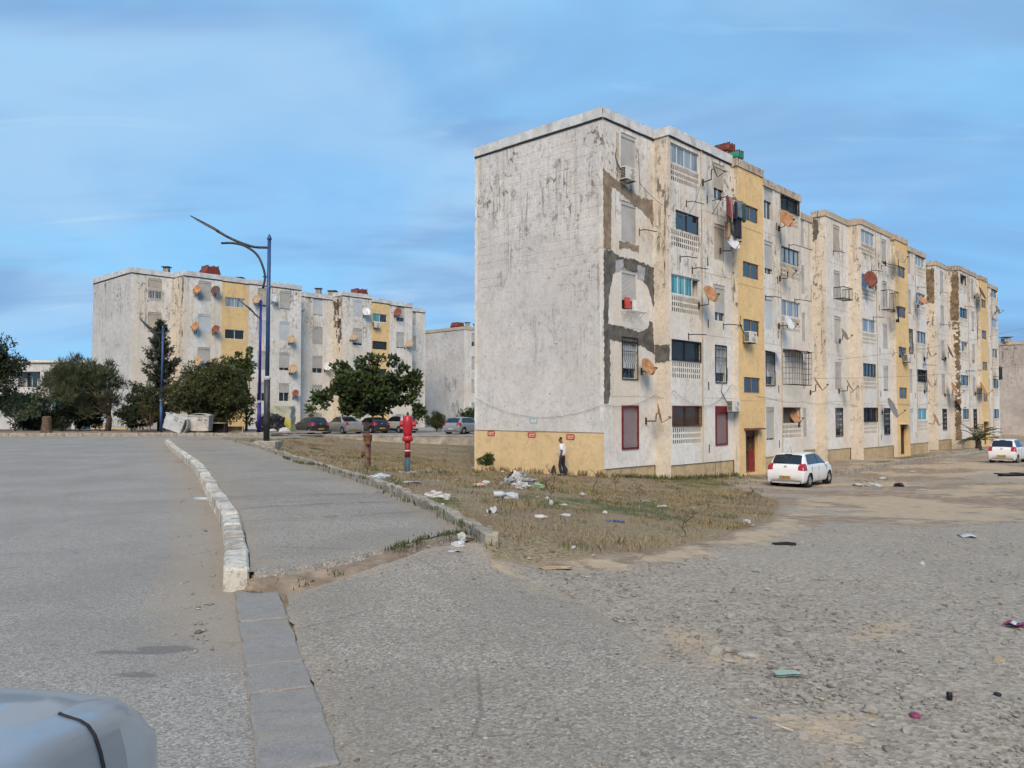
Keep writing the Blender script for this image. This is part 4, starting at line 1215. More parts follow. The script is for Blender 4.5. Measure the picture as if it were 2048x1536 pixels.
# ------------------------------------------------------------------ the row across the road, the blocks behind, the far house
CL = Vector((-34.25, 71.1, 0)); fl_ = Front(CL)
S = lambda u, o: s_of(fl_, u, o)
PO = 1.9
def wcol(u0, u1, o, kinds, typ='win'): return (typ, S(u0, o), S(u1, o), kinds)
prof = [(0, 3.95, 0.0, 'white', 15.0, [wcol(293, 321, 0.0, ['half:b:0.6', 'sh:b', 'sh:', 'sh:', 'sh:'])]),
        (3.95, S(441, PO), PO, 'white', 15.0, [wcol(394, 420, PO, ['sh:', 'sh:p', 'sh:', 'sh:', 'sh:'])]),
        (S(441, PO), S(494.5, PO), PO + 0.02, 'yellow', 14.95, [wcol(448, 487, PO, ['gl:w:2:glass_curtain', 'gl:w:2:glass', W2, W2], 'stairh')]),
        (S(494.5, PO), S(601, PO), PO, 'white', 15.0, [wcol(514, 532.5, PO, ['half:b:0.85', 'sh:p', 'sh:', 'half::0.55', 'sh:']), wcol(558, 578.5, PO, ['half::0.93', 'sh:p', 'half::0.82', 'half::0.5', 'sh:'])]),
        (S(601, PO), S(664, 0), 0.0, 'white', 14.7, [wcol(624, 644.5, 0, ['half:p:0.93', 'sh:', 'half::0.7', 'sh:', 'sh:'])]),
        (S(664, 0), S(742, PO), PO, 'white', 15.0, [wcol(705, 724, PO, ['sh:p', 'half::0.85', 'sh:p', 'sh:', 'sh:'])]),
        (S(742, PO), S(778, PO), PO + 0.02, 'yellow', 14.7, [wcol(744, 773, PO, ['gl:w:2:glass_blue,glass', 'gl:d:1:glass', W2, W2], 'stairh')]),
        (S(778, PO), S(824, PO), PO, 'white', 14.6, [wcol(792, 808, PO, ['half::0.75', 'half::0.9', 'sh:', 'sh:', 'half:p:0.6'])]),
        (S(824, PO), S(850, 0), 0.0, 'white', 14.5, [wcol(818, 831.5, 0, ['sh:', 'sh:', 'sh:', 'sh:', 'sh:'])])]
BL_, FL = build_row('apartment_building', 'long five-storey block across the road behind the trees with two yellow stairwells', CL, -0.45, prof, 9.3, 'gable_far', None, membrane=(0, 40))
bal = bars_mb(FL, S(292, 0), S(321.5, 0), 14.28 - 1.86, 14.28 - 0.92, 0.12, 9, 0.016).build('balustrade', M['bar_white'], BL_)
M['mould'] = simple('black_mould', (0.13, 0.115, 0.09), 0.95, 0, 0.4, 4)
for k in range(34):       # mould creeping down the second return
    o = random.uniform(0.25, 1.75); z = 14.3 - abs(random.gauss(0, 2.6)); q = random.uniform(0.06, 0.3)
    patch(BL_, FL, [(o - q, z - q * 1.6), (o + q * 0.5, z - q * 2), (o + q, z + q), (o - q * 0.6, z + q * 1.3)], 0, M['mould'], 300 + k, 0.09, 0.004, 'mould_patch', S(664, 0) - 0.002)
def mould_run(root, fr, sp, o0, o1, z0, z1, n, seed, edge=None):
    r_ = random.Random(seed)
    for k in range(n):
        o = r_.uniform(o0 + 0.04, o1 - 0.04) if edge is None or r_.random() < 0.35 else edge + r_.uniform(-0.12, 0.12)
        o = min(max(o, o0 + 0.05), o1 - 0.05); z = z1 - (z1 - z0) * r_.random() ** 1.7; q = r_.uniform(0.04, 0.15)
        a = max(o - q, o0 + 0.01); c = min(o + q, o1 - 0.01)
        patch(root, fr, [(a, z - q * 2.2), ((a + c) / 2, z - q * 3.0), (c, z - q * 1.2), (c, z + q * 1.5), (a, z + q * 2.0)], 0, M['mould'], seed * 50 + k, 0.05, 0.004, 'mould_patch', sp - 0.002)
mould_run(BL_, FL, 3.95, 0.05, 1.9, 9.0, 14.3, 14, 66, 1.7)
CB = Vector((-6.34, 105.0, 0))
fb = Front(CB)
BB, FB = build_row('apartment_building', 'pale block far behind between the two rows, paint flaking off its gable', CB, -2.1,
    [(0, 7.0, 0.0, 'white', 15.0, [('win', 1.36, 2.54, ['half::0.65', 'sh:', 'sh:', 'sh:', 'sh:'])]), (7.0, 30, 0.85, 'white', 15.0, [('win', 9 + 3 * k, 10.1 + 3 * k, ['sh:'] * 5) for k in range(6)])], 8.8, 'gable_far', None, membrane=(-2, -1))
for k, (q, z, a, b) in enumerate([(3.6, 7.6, 0.4, 0.9), (2.9, 7.0, 0.35, 1.0), (2.2, 7.6, 0.12, 0.8), (1.7, 7.4, 0.1, 0.8), (2.0, 4.2, 0.5, 0.7), (1.2, 4.6, 0.35, 0.9), (1.6, 3.0, 0.6, 0.5), (0.9, 2.8, 0.3, 0.5), (3.2, 4.1, 0.12, 0.4), (5.6, 11, 0.1, 0.3), (4.4, 12.2, 0.15, 0.15), (3.8, 10.3, 0.1, 0.3)]):
    patch(BB, FB, [(q - a, z - b), (q + a * 0.3, z - b * 0.7), (q + a, z), (q + a * 0.4, z + b), (q - a * 0.8, z + b * 0.6)], 0, M['cement_light'], 400 + k, 0.16, 0.006, 'bare_patch', 'g')
CR = Vector((73.8, 108, 0))
BR, FR = build_row('apartment_building', 'grey water-stained gable closing the view at the far right', CR, -3.6,
    [(0, 20.0, 0.0, 'stained', 15.0, [('win', 3, 4.2, ['sh:'] * 5)])], 11.0, 'stained', None, membrane=(-2, -1), ret_mat='stained')

# far house with recessed balconies at the left
HX0, HY = -66.0, 95.0
hs = thing('house', 'low white house with recessed balconies behind the trees at far left', 'building', (-58, HY, 0), world_mesh=True)
mb = MB()
X3, Y3 = Vector((1, 0, 0)), Vector((0, 1, 0))
hP = lambda s, z: Vector((HX0 + s, HY, z))
ops = []
for fl2 in range(3):
    zb_ = 4.55 - 2.95 * fl2
    for a, b in ((6.9, 9.55), (10.0, 13.4), (13.8, 17.2)): ops.append((a, b, zb_ + 0.0, zb_ + 2.15 - 0.3, 1.3))
wall_panel(mb, hP, 0, 20, -1.5, 7.75, ops, X3, -Y3)
wall_panel(mb, lambda s, z: Vector((HX0 + 20, HY + s, z)), 0, 10, -1.5, 7.75, [], Y3, X3)
mb.quad((HX0, HY, 7.6), (HX0 + 20, HY, 7.6), (HX0 + 20, HY + 10, 7.6), (HX0, HY + 10, 7.6))
mb.build('wall', [M['gable_far'], M['stained']], hs)
MB().box((HX0 + 10, HY - 0.12, 7.62), (20.2, 0.3, 0.28)).build('roof_edge', M['white'], hs)
for (a, b, c, d, dp) in ops:
    y = HY + 1.25
    f = MB()
    x0, x1 = HX0 + a + 0.35, HX0 + a + (b - a) * 0.62
    for q in (x0, (x0 + x1) / 2, x1): f.box((q, y, (c + d) / 2), (0.07, 0.06, d - c))
    f.box(((x0 + x1) / 2, y, d - 0.05), (x1 - x0, 0.06, 0.07)); f.box(((x0 + x1) / 2, y, d - 0.5), (x1 - x0, 0.05, 0.05))
    w = f.build('window', M['alu'], hs)
    for q in (0, 1):
        xa = x0 + (x1 - x0) * q / 2 + 0.04; xb = x0 + (x1 - x0) * (q + 1) / 2 - 0.04
        MB().quad((xa, y - 0.01, c), (xb, y - 0.01, c), (xb, y - 0.01, d - 0.1), (xa, y - 0.01, d - 0.1)).build('pane', M['glass_blue' if (a > 9 and q == 0) else 'glass'], w)
    rl = MB(); rl.tube([(HX0 + a, HY + 0.05, c + 0.1), (HX0 + b, HY + 0.05, c + 0.1)], 0.03, 4)
    rl.build('rail', M['frame_dark'], hs)
# ------------------------------------------------------------------ roof tanks and chimneys
def tank(name, label, p, w, h, mat, d=1.4):
    t_ = thing(name, label, 'water tank', p, math.atan2(D1.y, D1.x))
    pr = [(-w / 2, 0), (-w / 2 * 0.98, h * 0.45), (-w * 0.28, h * 0.98), (-w * 0.1, h * 0.9), (w * 0.12, h), (w * 0.36, h * 0.8), (w / 2, 0)]
    o = MB().prism([(a, b) for a, b in pr], (0, -d / 2, 0), Vector((1, 0, 0)), Z3, Vector((0, 1, 0)), d).build('tank_cover', mat, t_)
    bevel(o, 0.12, 3)
    mb = MB()
    for k in (-0.3, 0.05, 0.3): mb.box((w * k, 0, h * 0.55), (0.04, d + 0.05, h * 1.0))
    mb.build('strap', M['bar_rust'], t_)
    MB().box((0, 0, -0.35), (w * 0.8, d * 0.8, 0.7)).build('stand', M['concrete'], t_)
    return t_
def roof_at(fr, u, v, o):
    s = s_of(fr, u, o); Y = fr(s, o, 0).y
    return at(u, v, Y)
tank('roof_tank', 'dark red covered water tank on the roof of the nearest block', roof_at(F1, 1450, 308, -1.2), 0.95, 0.5, M['tank_red'], 0.9)
tank('roof_tank', 'small green covered water tank beside the red one on the nearest block', roof_at(F1, 1471, 319, -0.4), 0.7, 0.42, M['tank_green'], 0.7)
tank('roof_tank', 'rounded dark red water tank at left on the roof across the road', roof_at(FL, 420, 553, -0.5), 1.75, 0.95, M['tank_red'])
tank('roof_tank', 'flatter dark red water tank near the middle of the roof across the road', roof_at(FL, 718, 596, -0.5), 1.95, 0.95, M['tank_red'])
tank('roof_tank', 'collapsed red tank cover on the pale block far behind', roof_at(FB, 912, 655, -2.5) if False else at(915, 656, 108), 1.6, 0.7, M['tank_red'])
def chimney(root, p, w, h, cap=1.5):
    q = p - ORG[root.name]
    c = MB().box((0, 0, h / 2), (w, w, h)).build('chimney', M['concrete'], root, org=Vector((0, 0, 0)))
    c.location = q
    k = MB(); k.box((0, 0, h + 0.16), (w * cap, w * cap, 0.07))
    for a in (-1, 1):
        for b in (-1, 1): k.box((a * w * 0.4, b * w * 0.4, h + 0.06), (0.07, 0.07, 0.14))
    k.build('chimney_cap', M['frame_dark'], c, org=Vector((0, 0, 0)))
chimney(BL_, at(333, 548, 76) , 0.5, 0.5); chimney(BL_, at(637, 589, 90), 0.55, 0.5); chimney(BL_, at(665, 592, 91), 0.9, 0.4, 1.15)
chimney(BL_, at(480, 566, 84), 0.5, 0.4)
chimney(BB, at(935, 655, 109), 0.55, 0.5); chimney(BB, at(951, 658, 110), 0.5, 0.5)
chimney(B1, F1(22.3, -1.6, 14.2), 0.7, 0.75, 1.7); chimney(B1, F1(8.4, -1.2, 14.6), 0.4, 0.65, 1.1)
chimney(BR, at(2012, 684, 112), 0.9, 0.5)

# ------------------------------------------------------------------ satellite dishes
GREY_M = M['bar_black']
def dish(label, pos, wall, r, mat, az, el=32, up=0.25, group=None, lnb=True):
    """pos: centre of the reflector; wall: where its bracket is fixed; az: heading of the dish in degrees from +X"""
    root = thing('satellite_dish', label, 'satellite dish', pos, 0, group)
    n = Vector((math.cos(R(az)) * math.cos(R(el)), math.sin(R(az)) * math.cos(R(el)), math.sin(R(el))))
    ex = Vector((-math.sin(R(az)), math.cos(R(az)), 0)); ey = n.cross(ex)
    if ey.z < 0: ey = -ey; ex = -ex
    pr = [(0.001, -0.14 * r), (0.35 * r, -0.125 * r), (0.65 * r, -0.08 * r), (0.9 * r, -0.025 * r), (r, 0.0), (r * 1.02, -0.01), (0.9 * r, -0.025 * r - 0.016), (0.5 * r, -0.12 * r - 0.016), (0.001, -0.14 * r - 0.02)]
    o = MB().lathe(pr, 20, (0, 0, 0), (ex, ey * 1.1, n)).build('reflector', mat, root, smooth=True)
    b = -ey * (r * 1.05)
    tip = n * (r * 1.05) - ey * (r * 0.75)
    if lnb:
        MB().tube([b, b * 0.9 + n * (r * 0.35), tip], 0.016, 4).build('feed_arm', GREY_M, root)
        MB().tube([tip, tip - (tip.normalized()) * 0.14], [0.045, 0.03], 6).build('feed_horn', M['plastic_black'], root)
    w = Vector(wall) - Vector(pos)
    back = -n * (0.14 * r + 0.03)
    knee = back - n * 0.10 - Z3 * (0.25 * r + 0.1)
    MB().tube([back, back - n * 0.08, knee, Vector((knee.x, knee.y, w.z)), w], 0.028, 5).build('mount_arm', GREY_M, root)
    ax_n = w - Vector((knee.x, knee.y, w.z))
    MB().box(w, (0.08, 0.08, 0.32)).build('wall_plate', GREY_M, root)
    return root
def fdish(label, fr, u, v, o, r, mat, az, el=30, out=0.55, du=-14, dv=10, group=None):
    """a dish on a front: seen at column u, row v, out metres from a wall at o; its wall plate sits du, dv away"""
    s = s_of(fr, u, o + out); Y = fr(s, o + out, 0).y
    p = at(u, v, Y)
    sw = s_of(fr, u + du, o + 0.03); Yw = fr(sw, o + 0.03, 0).y
    w = at(u + du, v + dv, Yw)
    return dish(label, p, w, r, M[mat], az, el, group=group)
GD = 'satellite dishes on the right-hand row'
GDL = 'satellite dishes on the block across the road'
for a in [
    ('rusty orange dish just right of the barred window on the gable-end bay', F1, 1297, 733, 0, 0.40, 'rust_dish', -52, 25, 0.5, -14, 10),
    ('large rusty orange dish in front of the blue-curtained balcony', F1, 1422, 587, 0.85, 0.42, 'rust_dish', -58, 25, 0.7, -24, 24),
    ('tan dish seen edge-on beside the top laundry window', F1, 1430, 337, 0.85, 0.42, 'tan_dish', -18, 15, 0.75, -24, 28),
    ('white dish below the hanging laundry', F1, 1467, 484, 0.85, 0.40, 'white_dish', -60, 28, 0.6, -26, 18),
    ('orange dish edge-on above the ground, right of the red lattice window', F1, 1320, 826, 0, 0.42, 'rust_dish', -14, 12, 0.75, -28, 16),
    ('ragged orange dish under the topmost black lattice balcony', F1, 1574, 437, 0.85, 0.48, 'rust_dish', -68, 18, 0.7, -16, 20),
    ('small tan dish under the second balcony from the top, beside the yellow stairwell', F1, 1580, 541, 0.85, 0.33, 'tan_dish', -45, 25, 0.5, -20, 16),
    ('white dish in front of the third pierced balcony screen, beside the yellow stairwell', F1, 1580, 646, 0.85, 0.40, 'white_dish', -48, 24, 0.6, -22, 6),
    ('rusty dish right of the caged balcony above the white hatchback', F1, 1637, 767, -0.85, 0.45, 'rust_dish', -25, 28, 2.0, -16, 18),
    ('orange dish standing inside the ground-floor balcony opening', F1, 1592, 833, 0.85, 0.44, 'rust_dish', -62, 25, -0.2, 6, 16),
    ('rusty dish beside the third-floor shutter at the start of the middle block', F2, 1700, 770, 0, 0.42, 'rust_dish', -24, 26, 0.7, -22, 12),
    ('big maroon dish facing out of the fourth-floor balcony of the middle block', F2, 1742, 558, 0.85, 0.52, 'maroon_dish', -75, 8, 0.5, 10, 18),
    ('white dish edge-on under a shutter of the middle block', F2, 1690, 668, 0, 0.40, 'white_dish', -5, 25, 0.7, -10, 14),
    ('beige dish beside the upper yellow stairwell of the middle block', F2, 1801, 513, 1.15, 0.50, 'tan_dish', -60, 25, 0.5, -30, 14),
    ('big dark grey dish above the barred ground-floor window of the middle block', F2, 1786, 815, 0.85, 0.68, 'grey_dish', -42, 22, 0.9, -22, 10),
    ('orange tilted dish on the fourth floor at the end of the middle block', F2, 1846, 600, 0.85, 0.40, 'rust_dish', -70, 38, 0.6, -10, 12),
    ('upper of two rusty dishes on the side of the middle block', F2, 1859, 704, 0.85, 0.42, 'rust_dish', -32, 18, 0.5, -10, 14),
    ('lower of two rusty dishes on the side of the middle block', F2, 1859, 765, 0.85, 0.36, 'rust_dish', -30, 18, 0.4, -10, 18),
    ('rusty dish near the ground at the start of the farthest block', F3, 1873, 839, -0.85, 0.52, 'rust_dish', -40, 22, 1.6, -20, 8),
    ('dark dish at second-floor height on the farthest block', F3, 1901, 703, 0, 0.52, 'dark_dish', -38, 20, 0.6, -10, 14),
    ('rusty dish at first-floor height on the farthest block', F3, 1910, 778, 0, 0.62, 'rust_dish', -42, 22, 0.7, -20, 12),
    ('dark dish at top-floor height on the farthest block', F3, 1965, 586, 0.85, 0.62, 'dark_dish', -42, 22, 0.6, -16, 8),
    ('brown dish at first-floor height near the farthest yellow stairwell', F3, 1967, 777, 0.85, 0.62, 'rust_dish', -42, 22, 0.6, -16, 10),
    ('dark dish edge-on beside the palm window of the farthest block', F3, 1916, 812, 0, 0.5, 'dark_dish', -12, 22, 0.6, -10, 10),
    ('thin white dish high on the right end of the farthest block', F3, 1996, 619, 0.85, 0.42, 'white_dish', -10, 22, 0.5, -6, 8)]:
    fdish(a[0], *a[1:], group=GD)
for a in [
    ('orange dish at left of the top shutter across the road', FL, 394, 578, PO, 0.42, 'rust_dish', -105, 22, 0.5, -8, 14),
    ('dark dish at right of the top shutter, beside the yellow stairwell across the road', FL, 431, 580, PO, 0.42, 'dark_dish', -85, 22, 0.5, -6, 12),
    ('orange dish one floor below the top, left of a pale shutter across the road', FL, 390, 652, PO, 0.42, 'rust_dish', -115, 20, 0.5, -2, 14),
    ('dark red dish one floor below the top, right of a pale shutter across the road', FL, 431, 658, PO, 0.36, 'maroon_dish', -95, 20, 0.5, -6, 10),
    ('brown dish peeping over the round tree, left one', FL, 395, 721, PO, 0.45, 'tan_dish', -100, 20, 0.5, -4, 12),
    ('brown dish peeping over the round tree, right one', FL, 431, 723, PO, 0.42, 'tan_dish', -95, 20, 0.5, -4, 12),
    ('beige dish behind the tall blue lamp posts, top floor', FL, 513, 598, PO, 0.45, 'tan_dish', -105, 20, 0.5, -4, 10),
    ('white dish right of the tall lamp post, top floor', FL, 548, 596, PO, 0.42, 'white_dish', -35, 20, 0.5, -6, 10),
    ('beige dish right of a shutter, third from the roof parapet across the road', FL, 583, 678, PO, 0.40, 'tan_dish', -100, 20, 0.5, -6, 10),
    ('beige dish one floor under its twin at the middle of the block across the road', FL, 585, 737, PO, 0.45, 'tan_dish', -100, 20, 0.5, -6, 10),
    ('maroon dish low above the yellow sheeting', FL, 591, 786, PO, 0.34, 'maroon_dish', -98, 18, 0.4, -5, 10),
    ('white dish beside the right yellow stairwell across the road', FL, 733, 623, PO, 0.44, 'white_dish', -70, 25, 0.5, -6, 9),
    ('tan dish left of a half-open shutter near the right stairwell across the road', FL, 708, 673, PO, 0.40, 'tan_dish', -105, 20, 0.5, -8, 8),
    ('maroon dish on the top floor at the right end across the road', FL, 795, 624, PO, 0.46, 'maroon_dish', -105, 18, 0.5, -7, 9),
    ('cream dish one floor below the top at the right end across the road', FL, 819, 687, PO, 0.40, 'tan_dish', -90, 25, 0.5, -10, 9),
    ('pale dish right of a window box, left of the leafy tree', FL, 655, 733, 0, 0.42, 'white_dish', -70, 25, 0.5, -6, 8)]:
    fdish(a[0], *a[1:], group=GDL)

# ------------------------------------------------------------------ air conditioners
def ac_unit(label, fr, u, v, o, w=0.82, h=0.58, d=0.32, gap=0.12, pipe=True):
    s = s_of(fr, u, o + gap + d); Y = fr(s, o + gap + d, 0).y
    z = at(u, v, Y).z - fr.zo
    base = fr(s, o + gap + d / 2, z)
    root = thing('air_conditioner', label, 'air conditioner', base, math.atan2(D1.y, D1.x), 'outdoor air conditioner units')
    # local: x along the front, -y out of it
    b = bevel(MB().box((0, 0, 0), (w, d, h)).build('casing', M['ac_white'], root), 0.02, 2)
    f = MB()
    for r_ in np.linspace(0.05, 0.225, 6):
        f.lathe([(r_ - 0.008, -0.006), (r_ + 0.008, -0.006), (r_ + 0.008, 0.01), (r_ - 0.008, 0.01), (r_ - 0.008, -0.006)], 20, (w * 0.12, -d / 2 - 0.012, 0), (Vector((1, 0, 0)), Z3, Vector((0, -1, 0))), cap=False)
    f.build('fan_guard', M['ac_white'], root)
    MB().lathe([(0.235, 0.0), (0.235, 0.004), (0.001, 0.004)], 20, (w * 0.12, -d / 2 - 0.002, 0), (Vector((1, 0, 0)), Z3, Vector((0, -1, 0)))).build('fan_well', M['plastic_black'], root)
    lv = MB()
    for k in range(7): lv.box((-w / 2 - 0.003, 0, -h * 0.36 + k * h * 0.12), (0.012, d * 0.8, 0.045))
    lv.build('side_louvre', M['plastic_black'], root)
    for q in (-0.28, 0.28):
        MB().box((q, gap * 0.5, -h / 2 - 0.02), (0.035, d + gap, 0.035)).build('bracket', M['bar_black'], root)
    if pipe:
        MB().tube([(-w / 2 + 0.05, d / 2 - 0.02, h * 0.2), (-w / 2 - 0.12, d / 2, h * 0.5), (-w / 2 - 0.2, d / 2 + gap, h * 1.3), (-w / 2 - 0.1, d / 2 + gap, h * 1.9)], 0.025, 5).build('pipe', M['plastic_black'], root)
    return root
ac_unit('yellowed air conditioner under the top shutter of the gable-end bay', F1, 1265, 347, 0.0)
ac_unit('air conditioner hung below a stairwell window of the nearest block', F1, 1508, 674, 1.15)
ac_unit('air conditioner beside the upper corner of the second red lattice window', F1, 1473, 812, 0.85, gap=0.2)
ac_unit('air conditioner beside the stairwell of the middle block', F2, 1821, 716, 1.15)
ac_unit('small air conditioner in the green-paned stairwell window across the road', FL, 754, 650, PO)
ac_unit('air conditioner unit inside the far left balcony', Front((-58, 95), 0), 92, 740, -0.4, pipe=False) if False else None

# ------------------------------------------------------------------ laundry
M['cloth_maroon'] = simple('maroon_cloth', (0.13, 0.04, 0.055), 0.9, 0, 0.25, 6, bump=0.4)
M['cloth_rose'] = simple('rose_cloth', (0.33, 0.16, 0.16), 0.9, 0, 0.25, 6, bump=0.4)
M['cloth_tan'] = simple('tan_cloth', (0.27, 0.19, 0.13), 0.9, 0, 0.25, 6, bump=0.4)
M['cloth_blue'] = simple('denim_cloth', (0.10, 0.15, 0.21), 0.9, 0, 0.25, 6, bump=0.4)
M['cloth_dark'] = simple('dark_cloth', (0.022, 0.024, 0.034), 0.9, 0, 0.25, 6, bump=0.4)
M['cloth_green'] = simple('green_cloth', (0.035, 0.065, 0.06), 0.9, 0, 0.25, 6, bump=0.4)
M['cloth_white'] = simple('white_cloth', (0.62, 0.60, 0.58), 0.9, 0, 0.1, 6, bump=0.4)
M['cloth_red'] = simple('red_cloth', (0.42, 0.07, 0.06), 0.9, 0, 0.2, 6, bump=0.4)
def garment(name, label, p, w, h, mat, seed, group='laundry on the drying rack', flare=1.0):
    """a cloth hung over a bar: folded sheet with vertical creases, two layers thick"""
    r = random.Random(seed); mb = MB()
    nx, nz = 9, 8
    ph = r.uniform(0, 6)
    for side in (-1, 1):
        g = []
        for j in range(nz + 1):
            t_ = j / nz; row = []
            for i in range(nx + 1):
                a = i / nx - 0.5
                x = a * w * (1 - 0.25 * math.sin(t_ * 2.2) + (flare - 1) * t_)
                y = side * (0.02 + 0.02 * t_) + 0.035 * math.sin(a * 17 + ph) * (0.3 + t_)
                row.append(Vector((x + 0.02 * math.sin(t_ * 6 + ph), y, -h * t_ * (1 - 0.10 * r.random() * (j == nz)))))
            g.append(row)
        for j in range(nz):
            for i in range(nx): mb.quad(g[j][i], g[j][i + 1], g[j + 1][i + 1], g[j + 1][i])
    root = mb.build(name, M[mat], None, True, org=Vector((0, 0, 0)))
    root.location = p; root.rotation_euler = (0, 0, math.atan2(D1.y, D1.x) + r.uniform(-0.5, 0.5))
    return tag(root, label, 'clothing', group)
def rackpt(u, v, o): 
    s = s_of(F1, u, o); return at(u, v, F1(s, o, 0).y)
rk = thing('drying_rack', 'black drying rack under the blue top-floor window', 'rack', F1(8.7, 0.9, 11.9), 0, None, True)
mb = MB()
for s in (8.0, 9.5): mb.tube([F1(s, 0.86, 12.25), F1(s, 1.75, 12.35)], 0.02, 4); mb.tube([F1(s, 0.86, 11.6), F1(s, 1.4, 12.3)], 0.016, 4)
mb.build('arm', M['bar_black'], rk)
for o in (1.2, 1.45, 1.7): MB().tube([F1(7.85, o, 12.33), F1(9.9, o, 12.33)], 0.012, 4).build('bar', M['bar_black'], rk)
for i, (nm, lb, s, o, z, w, h, m) in enumerate([
    ('shirt', 'maroon shirt at the left end of the laundry', 8.05, 1.7, 12.3, 0.36, 1.0, 'cloth_maroon'),
    ('shirt', 'rose pink shirt in the laundry beside the maroon one', 8.4, 1.7, 12.3, 0.30, 1.0, 'cloth_rose'),
    ('trousers', 'long tan trousers hanging lowest in the laundry', 8.55, 1.45, 12.0, 0.34, 1.75, 'cloth_tan'),
    ('shirt', 'black top at the middle of the laundry', 8.85, 1.7, 12.2, 0.34, 0.9, 'cloth_dark'),
    ('shirt', 'blue denim shirt at the right of the laundry', 9.25, 1.7, 12.3, 0.36, 0.85, 'cloth_blue'),
    ('shirt', 'dark green shirt at the right end of the laundry', 9.65, 1.7, 12.25, 0.32, 0.95, 'cloth_green'),
    ('coat', 'big black garment bundled below the laundry', 9.25, 1.6, 11.65, 0.80, 1.25, 'cloth_dark'),
    ('towel', 'rosy towel hanging below the tan trousers', 8.75, 1.3, 11.2, 0.4, 0.8, 'cloth_rose'),
    ('trousers', 'long dark trousers at the back of the laundry', 9.0, 1.25, 12.2, 0.4, 1.5, 'cloth_dark'), ('shirt', 'grey-blue shirt folded over the back bar of the laundry', 9.5, 1.3, 12.25, 0.4, 1.1, 'cloth_blue')]):
    garment(nm, lb, F1(s, o, z), w, h, m, 20 + i)
garment('towel', 'small red and white cloth in the gable-end bay window', F1(1.62, 0.12, 6.75), 0.4, 0.5, 'cloth_red', 40, 'cloths on the window ledge')
garment('towel', 'small white cloth in the gable-end bay window', F1(2.15, 0.12, 6.7), 0.4, 0.5, 'cloth_white', 41, 'cloths on the window ledge')
rk = thing('window_rack', 'white wire rack under the gable-end bay window with cloths', 'rack', F1(1.95, 0.1, 6.0), 0, None, True)
for o in (0.12, 0.3, 0.48): MB().tube([F1(1.25, o, 6.12), F1(2.75, o, 6.12)], 0.022, 4).build('bar', M['bar_white'], rk)
mb = MB()
for s in (1.3, 1.9, 2.6): mb.tube([F1(s, 0.02, 6.14), F1(s, 0.5, 6.14)], 0.018, 4); mb.tube([F1(s, 0.02, 5.8), F1(s, 0.4, 6.1)], 0.016, 4)
mb.build('support', M['bar_white'], rk)
# balcony cages on the middle block
def small_cage(label, fr, s0, s1, o, z0, z1, out):
    c = thing('window_cage', label, 'cage', fr((s0 + s1) / 2, o, z0), 0, None, True)
    g = MB()
    for z in (z0, z1): g.tube([fr(s0, o, z), fr(s0, o + out, z), fr(s1, o + out, z), fr(s1, o, z)], 0.028, 4)
    g.build('rim', M['bar_black'], c)
    g = MB()
    for q in np.linspace(s0, s1, 7): g.tube([fr(q, o + out, z0), fr(q, o + out, z1)], 0.014, 4); g.tube([fr(q, o, z0), fr(q, o + out, z0)], 0.012, 4)
    for q in np.linspace(0, out, 4): g.tube([fr(s0, o + q, z0), fr(s0, o + q, z1)], 0.014, 4); g.tube([fr(s1, o + q, z0), fr(s1, o + q, z1)], 0.014, 4)
    g.build('bars', M['bar_black'], c)
small_cage('small black iron basket under a fourth-floor shutter of the middle block', F2, 1.3, 2.8, 0, 9.2, 9.95, 0.7)
small_cage('black iron cage with washing on the middle block', F2, 7.9, 9.9, 0.85, 9.0, 10.4, 0.6)
garment('towel', 'black and white washing hanging from the iron cage of the middle block', F2(9.2, 1.55, 9.3), 0.5, 1.2, 'cloth_dark', 51, 'washing on the iron cage')
garment('towel', 'white washing hanging from the iron cage of the middle block', F2(8.85, 1.58, 9.2), 0.3, 0.9, 'cloth_white', 52, 'washing on the iron cage')
garment('shirt', 'dark washing high on the right end of the farthest block', F3(16.2, 1.5, 6.2), 0.9, 1.4, 'cloth_dark', 53, 'washing on the farthest block')
# loose rods and hooks on the fronts
for root, fr, lst in ((B1, F1, [(2.75, 3.7, 0.0, 10.0), (4.9, 5.9, 0.85, 8.95), (6.0, 6.9, 0.85, 8.55), (5.6, 6.7, 0.85, 5.3), (5.5, 6.6, 0.85, 11.7), (16.9, 19.5, 0.85, 11.35), (17.6, 19.2, 0.85, 8.2), (13.8, 15.0, 0.85, 8.0), (9.0, 10.4, 0.85, 6.05)]),
                      (B2, F2, [(1.3, 2.6, 0, 12.4), (6.0, 7.2, 0.85, 11.6), (6.2, 7.3, 0.85, 8.3), (8.0, 10.0, 0.85, 12.2), (16.3, 18.0, 0.85, 11.6), (17.4, 19.6, 0.85, 5.4)]),
                      (B3, F3, [(1.3, 2.6, 0, 12.3), (5.9, 7.9, 0.85, 11.4), (1.3, 3.3, 0, 9.4), (5.9, 7.3, 0.85, 5.4), (16, 18, 0.85, 5.2)])):
    for a, b, o, z in lst:
        mb = MB(); mb.tube([fr(a, o, z), fr(a + 0.02, o + 0.32, z), fr(b, o + 0.35, z + 0.05)], 0.022, 4); mb.tube([fr(a, o + 0.02, z - 0.25), fr(a, o + 0.02, z + 0.1)], 0.02, 4)
        mb.build('iron_rod', M['bar_black'], root)
